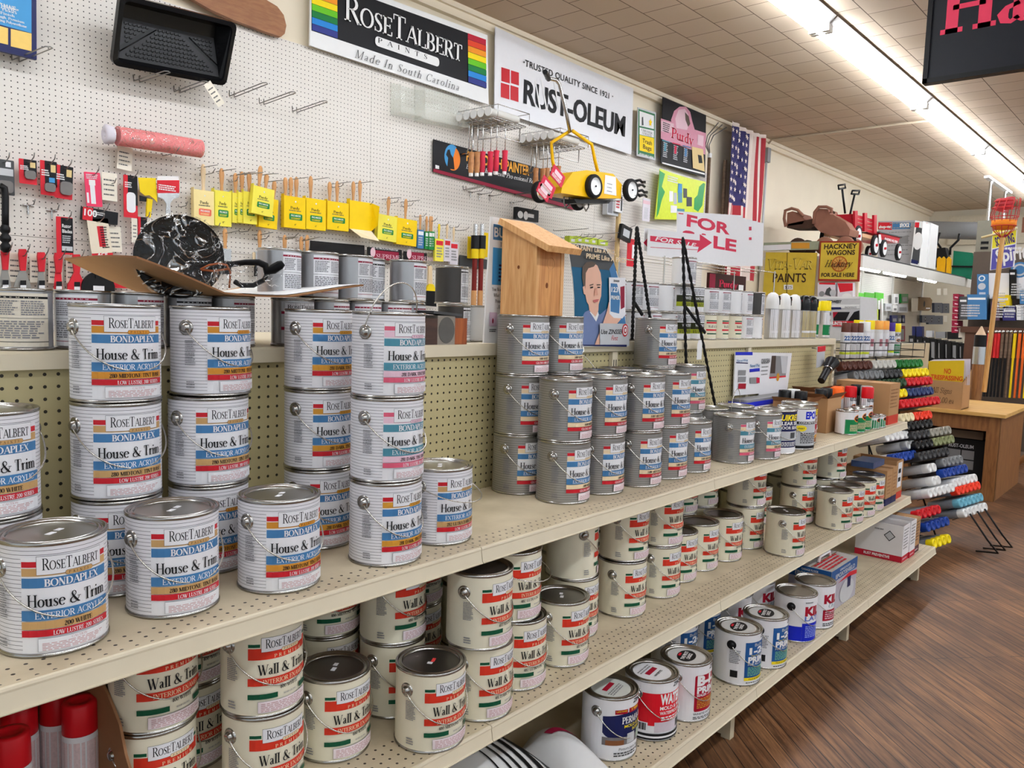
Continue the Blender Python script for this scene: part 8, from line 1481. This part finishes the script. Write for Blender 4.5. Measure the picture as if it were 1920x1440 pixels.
# duct, heater, posts under the ceiling
q0, q1 = atx(1738, 430, 13.2), atx(1836, 434, 13.2); t = thing('air_duct', 'round grey air duct running along the far wall under the ceiling', 'duct', q0); MB().cyl((0, .1, 0), q1-q0+Vector((0, -.1, 0)), .14, grey, n=24).obj('pipe', t)
hx = 10.6; P = PXX(hx, 1865, 420); t = thing('unit_heater', 'large grey-cream unit heater hung from the ceiling at the far right', 'heater', P.o); creamh = mat('heater_cream', (206, 200, 184), .5, var=.05); wH = -P.p(1833, 420)[0]; z0, z1 = P.p(1864, 560)[1], P.p(1865, 413)[1]; LH = 1.5
MB().bb(0, LH, 0, wH, z0, z1, creamh).obj('cabinet', t); MB().bb(-.004, 0, 0.0, wH, z0, z1, mat('heater_side', (134, 130, 116), .6, var=.06)).obj('side_panel', t); g = MB()
for k in range(4): g.bb(.12, LH*.5, -.01, 0, z1-.2+.035*k, z1-.19+.035*k+.008, black)
g.obj('top_louvre', t); g = MB(); g.bb(.15, LH*.95, -.006, 0, z0+.15, z1-.3, black)
for k in range(7): g.bb(.15, LH*.95, -.012, -.004, z0+.22+k*.09, z0+.24+k*.09, creamh)
g.obj('front_grille', t); g = MB()
for k in range(3): g.bb(-.012, -.004, wH*.25, wH*.7, z1-.3-.07*k, z1-.27-.07*k, black)
g.obj('side_louvre', t)
for xx in (.2, 1.2): MB().cyl((xx, .12, z1), (xx, .12, ZC-P.o.z-.14), .022, chrome, n=8).obj('hanger_rod', t)
MB().bb(-.1, LH, .09, .15, ZC-P.o.z-.15, ZC-P.o.z-.12, white).obj('ceiling_rail', t)
# scouting banner on a stick
def art_sc(P, a):
    a.put(P((1862, 433), (1906, 426), (1904, 456), (1860, 466)), mat('banner_yellow', (240, 232, 60), .5)); a.put(P((1861, 468), (1904, 458), (1899, 500), (1858, 506)), mat('banner_violet', (88, 84, 168), .5)); A, B = P.p(1868, 464), P.p(1903, 455)
    a.put(shift(sans('SCOUTING', .085, .04, width=hypot(B[0]-A[0], B[1]-A[1])), A[0], A[1]+.01, math.atan2(B[1]-A[1], B[0]-A[0])), mat('banner_ink', (60, 36, 110), .5)); A, B = P.p(1868, 492), P.p(1898, 484); a.put(shift(sans('Spirit', .12, .03, width=.26), A[0], A[1], .15), white); a.put(shift(greek(0, .2, 0, .04, 1, 3), *P.p(1874, 470)), white)
t = xboard('scout_banner', 'yellow and violet banner reading Scouting hung on a slanted stick', 'banner', 7.6, [(1856, 507), (1861, 433), (1908, 425), (1902, 500)], white, art_sc, .004); P = PXX(7.6, 1856, 507); MB().tube([(-.02, -P.p(1841, 446)[0], P.p(1841, 446)[1]), (-.02, -P.p(1908, 429)[0], P.p(1908, 429)[1])], .012, mat('stick_wood', (222, 204, 160), .6), 6).obj('stick', t)
# fruit picker pole with wire basket
xk = 6.95; B0 = atx(1845, 735, xk); B1 = atx(1880, 445, xk); t = thing('fruit_picker', 'long wooden pole topped by a red and orange wire picking basket', 'fruit picker', B0); d = B1-B0; MB().cyl((0, 0, 0), d, .021, wood_mat('pole_honey', (214, 166, 100), (190, 138, 74), 5, (8, 8, 1)), n=10).obj('pole', t)
wr = mat('wire_red', (200, 50, 50), .4); b = MB(); c = d+Vector((0, 0, .12))
for k in range(10):
    aa = 2*pi*k/10; b.tube([d+Vector((0, 0, -.02)), c+Vector((.08*cos(aa), .08*sin(aa), -.06)), c+Vector((.11*cos(aa), .11*sin(aa), .08)), c+Vector((.08*cos(aa)-.02, .09*sin(aa)-.03, .22))], .004, wr, 4)
for z_, r_ in ((-.02, .1), (.06, .112), (.14, .105), (.2, .09)): b.tube([c+Vector((r_*cos(k*pi/8), r_*sin(k*pi/8), z_)) for k in range(16)], .004, wr, 4, closed=True)
b.obj('wire_basket', t); MB().lathe([(.0, -.05), (.07, -.05), (.1, -.01), (.1, .03), (.0, .03)], mat('foam_orange', (240, 140, 40), .6, var=.1), 16, Matrix.Translation(c)).obj('foam_pad', t)
MB().tube([c+Vector((.07*cos(k*2.1), .07*sin(k*2.1), .12+.012*k)) for k in range(10)], .02, mat('film_red', (226, 70, 84), .3, alpha=.55), 6).obj('red_wrap', t)
# oak counter with a box of yellow signs
c0 = atz(1863, 941, 0); cx, cy = c0.x, c0.y; hz_ = .735; t = thing('oak_counter', 'old oak counter with an open front at the end of the aisle', 'counter', (cx, cy, 0)); Dx, Wy = 1.15, .8
MB().bb(-.05, Dx+.05, -.04, Wy, hz_, hz_+.03, oak_top).obj('counter_top', t); MB().bb(0, Dx, 0, .04, 0, hz_, oakb).obj('side_panel', t); MB().bb(0, Dx, Wy-.04, Wy, 0, hz_, oakb).obj('side_panel', t); MB().bb(Dx-.03, Dx, .04, Wy-.04, 0, hz_, oakb).obj('rear_panel', t)
b = MB(); b.bb(-.01, .02, .0, Wy, hz_-.13, hz_, oakb); b.bb(-.01, .02, .0, .1, 0, hz_-.13, oakb); b.bb(-.01, .02, Wy-.1, Wy, 0, hz_-.13, oakb); b.bb(-.01, .02, .1, Wy-.1, 0, .09, oakb); b.obj('front_frame', t); MB().bb(.02, Dx-.03, .04, Wy-.04, .05, .07, mat('dark_inside', (60, 42, 28), .8)).obj('bottom_shelf', t)
t = thing('black_carton', 'black display carton with four grey pictures inside the oak counter', 'carton', (cx+.18, cy+.13, .072)); MB().bb(0, .3, 0, .34, 0, .42, black_m).obj('box', t); a = Art(); a.put(shift(sans('RUST-OLEUM', .03, .03, width=.2), .05, .34), grey_l)
for i in range(2):
    for j in range(2): a.put(rect(.05+.11*i, .15+.11*i, .15+.09*j, .23+.09*j), grey)
a.flat(MB(), frame((-.001, .34, 0), (0, -1, 0), (0, 0, 1)), .001, .001).obj('print', t); MB().bb(-.02, .3, .02, .36, .43, .5, mat('drab_card', (116, 100, 84), .7)).obj('loose_lid', t)
zt = hz_+.03; A, Bq = atx(1739, 690, cx+.02), atx(1808, 690, cx+.02); t = thing('sign_carton', 'brown carton of yellow signs on the oak counter, handwritten price on its face', 'cardboard box', (cx+.02, A.y, zt)); wz = A.y-Bq.y; hc = atx(1780, 715, cx).z-zt
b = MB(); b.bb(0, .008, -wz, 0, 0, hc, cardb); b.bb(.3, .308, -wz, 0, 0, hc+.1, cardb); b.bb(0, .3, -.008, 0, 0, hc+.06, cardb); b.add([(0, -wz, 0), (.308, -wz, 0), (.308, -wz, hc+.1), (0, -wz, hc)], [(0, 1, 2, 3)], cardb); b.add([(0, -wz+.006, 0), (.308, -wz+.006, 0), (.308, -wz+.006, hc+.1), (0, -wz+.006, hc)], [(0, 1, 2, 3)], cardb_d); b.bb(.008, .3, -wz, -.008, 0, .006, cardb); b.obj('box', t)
a = Art(); T_(a, 'All Signs', .05, wz*.72, hc*.55, hc*.2, sink, slant=.1, fn=serif, tk=.08, tn=.07); T_(a, '12.00 ea', wz*.3, wz*.8, hc*.2, hc*.2, sink, slant=.1, fn=serif, tk=.08, tn=.07); a.flat(MB(), FX, .001, .001).obj('handwriting', t)
def art_nt(P, a):
    tpx(P, a, 'NO', 1770, 1783, 700, 9, mat('sign_orange_red', (214, 84, 30), .5), bold=.03); tpx(P, a, 'TRESPASSING', 1745, 1805, 710, 8, MATS['sign_orange_red'], bold=.03)
for i in range(4): xboard('yellow_sign', 'yellow No Trespassing sign in the carton, %s' % ('front one in clear wrap', 'second', 'third', 'rearmost')[i], 'sign', cx+.06+.05*i, [(1741+i*3, 722), (1741+i*3, 677-i), (1808+i*4, 676-i), (1806+i*4, 722)], mat('sign_yellow', (226, 190, 40), .35, var=.05) if i < 1 else lavw, art_nt if i == 0 else None, .004, 'yellow signs in the carton')
# tools and shelves at the far right
xw = 9.2
t = thing('tool_shelf', 'dark wooden shelf of boxed tools at the far right', 'shelf', atx(1810, 612, xw)); P = PXX(xw, 1810, 612); MB().bb(0, .4, -P.p(2060, 612)[0], .05, -.07, 0, mat('shelf_dark_wood', (92, 62, 48), .6)).obj('board', t); MB().bb(.02, .06, -P.p(1850, 612)[0], 0, -1.45, -.07, MATS['shelf_dark_wood']).obj('post', t); MB().bb(.36, .4, -P.p(2060, 612)[0], .05, -1.45, .9, mat('back_board', (96, 84, 74), .7)).obj('back_board', t)
for x0, y0, x1, y1, m_, w in ((1798, 556, 1814, 599, grey_d, 'dark boxed set left of the blue pack'), (1813, 552, 1850, 599, blue, 'blue boxed set with pale tools'), (1858, 566, 1874, 601, mat('box_slate_red', (96, 70, 90), .5), 'slate box with a red band'), (1862, 553, 1892, 577, tool_y, 'yellow and black box'), (1880, 575, 1906, 601, mat('box_indigo', (50, 48, 110), .5), 'indigo box'), (1904, 572, 1914, 600, white, 'white tube box'), (1892, 505, 1905, 560, black_m, 'tall black box on end'), (1912, 545, 1935, 570, blue, 'blue box at the right edge')): xbox('boxed_tool', '%s on the shelf at the far right' % w, 'boxed tool', xw-.02 if y0 > 545 else xw+.1, x0, y0, x1, y1, m_, .2, lambda P, a, b_=(x0, y0, x1, y1): (a.put(P((b_[0]+2, b_[1]+6), (b_[2]-2, b_[1]+6), (b_[2]-2, b_[1]+10), (b_[0]+2, b_[1]+10)), white), a.put(shift(greek(0, .12, 0, .15, 5, int(b_[0])), *P.p(b_[0]+3, b_[3]-5)), grey_l)), 'boxed tools at the far right')
xbox('display_card', 'tall blue and white display panel with round logo at the far right', 'display', xw+.12, 1832, 514, 1853, 560, blue, .05, lambda P, a: (a.put(ell(*P.p(1841, 522), .035), white), a.put(ell(*P.p(1841, 522), .022), blue), a.put(ell(*P.p(1841, 537), .04), grey_l), a.put(P((1836, 548), (1848, 548), (1848, 556), (1836, 556)), grey_l))); xbox('display_card', 'white display panel with a round blue badge at the right edge', 'display', xw+.14, 1854, 512, 1935, 560, plast, .05, lambda P, a: (a.put(ell(*P.p(1912, 492+14), .09), blue), a.put(ell(*P.p(1912, 506), .07), grey_l), a.put(ell(*P.p(1912, 506), .05), blue)))
for i in range(6): xbox('drawer_label', 'maroon drawer front in the narrow cabinet left of the boxed tools, %s from the top' % ('first', 'second', 'third', 'fourth', 'fifth', 'sixth')[i], 'drawer', xw-.05, 1787-i*.6, 551+i*12.4, 1797-i*.6, 562+i*12.4, maroon, .3, lambda P, a, i=i: a.put(P((1790, 556+i*12.4), (1796, 557+i*12.4), (1796, 559+i*12.4), (1790, 558+i*12.4)), pk), 'maroon drawers at the far right')
hred = mat('handle_red', (206, 42, 44), .4); hor = mat('handle_orange', (232, 106, 40), .4)
for i, (x, m_) in enumerate(((1855, hred), (1861, hred), (1868, hred), (1874, hred), (1881, MATS['grey_handle']), (1889, MATS['grey_handle']), (1896, MATS['grey_handle']), (1904, tool_y), (1913, hor), (1922, hor), (1931, tool_y))):
    q = atx(x, 622, xw-.1); t = thing('hanging_tool', '%s-handled long tool hanging below the dark shelf, %s from the left' % ('red' if m_ is hred else 'yellow' if m_ is tool_y else 'orange' if m_ is hor else 'brown', ('first', 'second', 'third', 'fourth', 'fifth', 'sixth', 'seventh', 'eighth', 'ninth', 'tenth', 'eleventh')[i]), 'long tool', q, group='long tools hanging at the far right'); MB().cyl((0, 0, -.3), (0, 0, -.02), .017, m_, n=8).obj('handle', t); MB().cyl((0, 0, -.75), (0, 0, -.3), .012, black_m if i < 6 else m_, n=8).obj('shaft', t); MB().lathe([(0, .02), (.018, .01), (.018, -.015), (0, -.02)], chrome, 10).obj('knob', t)
for i, (x0, y0, x1, y1) in enumerate(((1797, 615, 1812, 633), (1806, 622, 1820, 640), (1821, 615, 1834, 630), (1820, 630, 1833, 642))): xbox('paper_stack', 'stack of pale price cards on the hardware bins, %s' % ('upper left', 'lower left', 'upper right', 'lower right')[i], 'cards', xw+.05, x0, y0, x1, y1, MATS['aged_card'], .08, None, 'stacks of pale cards')
q = atx(1833, 700, 7.9); t = thing('oak_post', 'round-capped wooden post with a metal collar standing behind the counter', 'post', (7.9, q.y, 0)); zc_ = atx(1836, 628, 7.9).z; MB().cyl((0, 0, 0), (0, 0, zc_-.06), .055, oakb, n=12).obj('shaft', t); MB().cyl((0, 0, zc_-.3), (0, 0, zc_-.12), .06, chrome, n=14).obj('collar', t); MB().cyl((0, 0, zc_-.12), (0, 0, zc_), .058, black, n=12).obj('band', t); MB().cyl((0, 0, zc_), (0, 0, zc_+.09), .05, mat('pale_finial', (210, 180, 150), .6), .006, n=12).obj('finial', t)
q = atz(1900, 870, 0); t = thing('saw_horse', 'old wooden trestle with crossed legs beside the counter at the right edge', 'trestle', (8.3, -2.9, 0)); MB().box((.3, 0, .52), (1.0, .14, .05), oakb).obj('top_bar', t)
for x in (0, .7):
    for s in (-1, 1): MB().cyl((x+.0, -s*.05, .5), (x, s*.32, 0.01), .03, oakb, n=6).obj('leg', t)
# clutter painted planks and the hanging sign over the aisle
t = thing('scrap_boards', 'row of old lettered boards along the top of the far wall', 'boards', (XE-.05, -.5, 3.25)); MB().bb(0, .03, -1.9, .2, -.3, .22, mat('board_offwhite', (222, 212, 190), .7, var=.1)).obj('board', t); b = MB(); b.bb(-.004, 0, -.75, -.1, .05, .09, rusty_d); b.bb(-.004, 0, -.45, -.4, -.2, .09, rusty_d); b.bb(-.004, 0, -1.4, -.95, -.12, .14, mat('board_red_stain', (170, 110, 90), .7, var=.2)); b.obj('lettering', t)
XG = 2.6; bl = atx(1730, 158, XG); P = PXX(XG, 1730, 158); t = thing('hanging_sign', 'black hanging aisle sign with large rose red letters at the top right', 'sign', bl); blk = mat('sign_black', (30, 32, 38), .35, var=.1); Wg, Hg = 1.35, ZC-.12-bl.z
MB().bb(0, .04, -Wg, 0, 0, Hg, blk).obj('board', t); b = MB(); b.bb(-.012, .0, -Wg, 0, 0, .02, black); b.bb(-.012, .0, -.02, 0, 0, Hg, black); b.bb(-.012, .0, -Wg, 0, Hg-.02, Hg, black); b.bb(-.012, 0, -Wg, -Wg+.02, 0, Hg, black); b.obj('frame', t)
a = Art(); A, B, Z = P.p(1765, 66), P.p(1886, 52), P.p(1765, -26); T_(a, 'Hardware', A[0], A[0]+1.18, A[1], Z[1]-A[1], mat('sign_letter_rose', (222, 62, 92), .5), fn=serif, tk=.19, tn=.1); a.flat(MB(), FX, .001, .001).obj('lettering', t)
for yy in (-.15, -Wg+.15): MB().cyl((.02, yy, Hg), (.02, yy, Hg+.12), .006, steel, n=6).obj('chain', t)
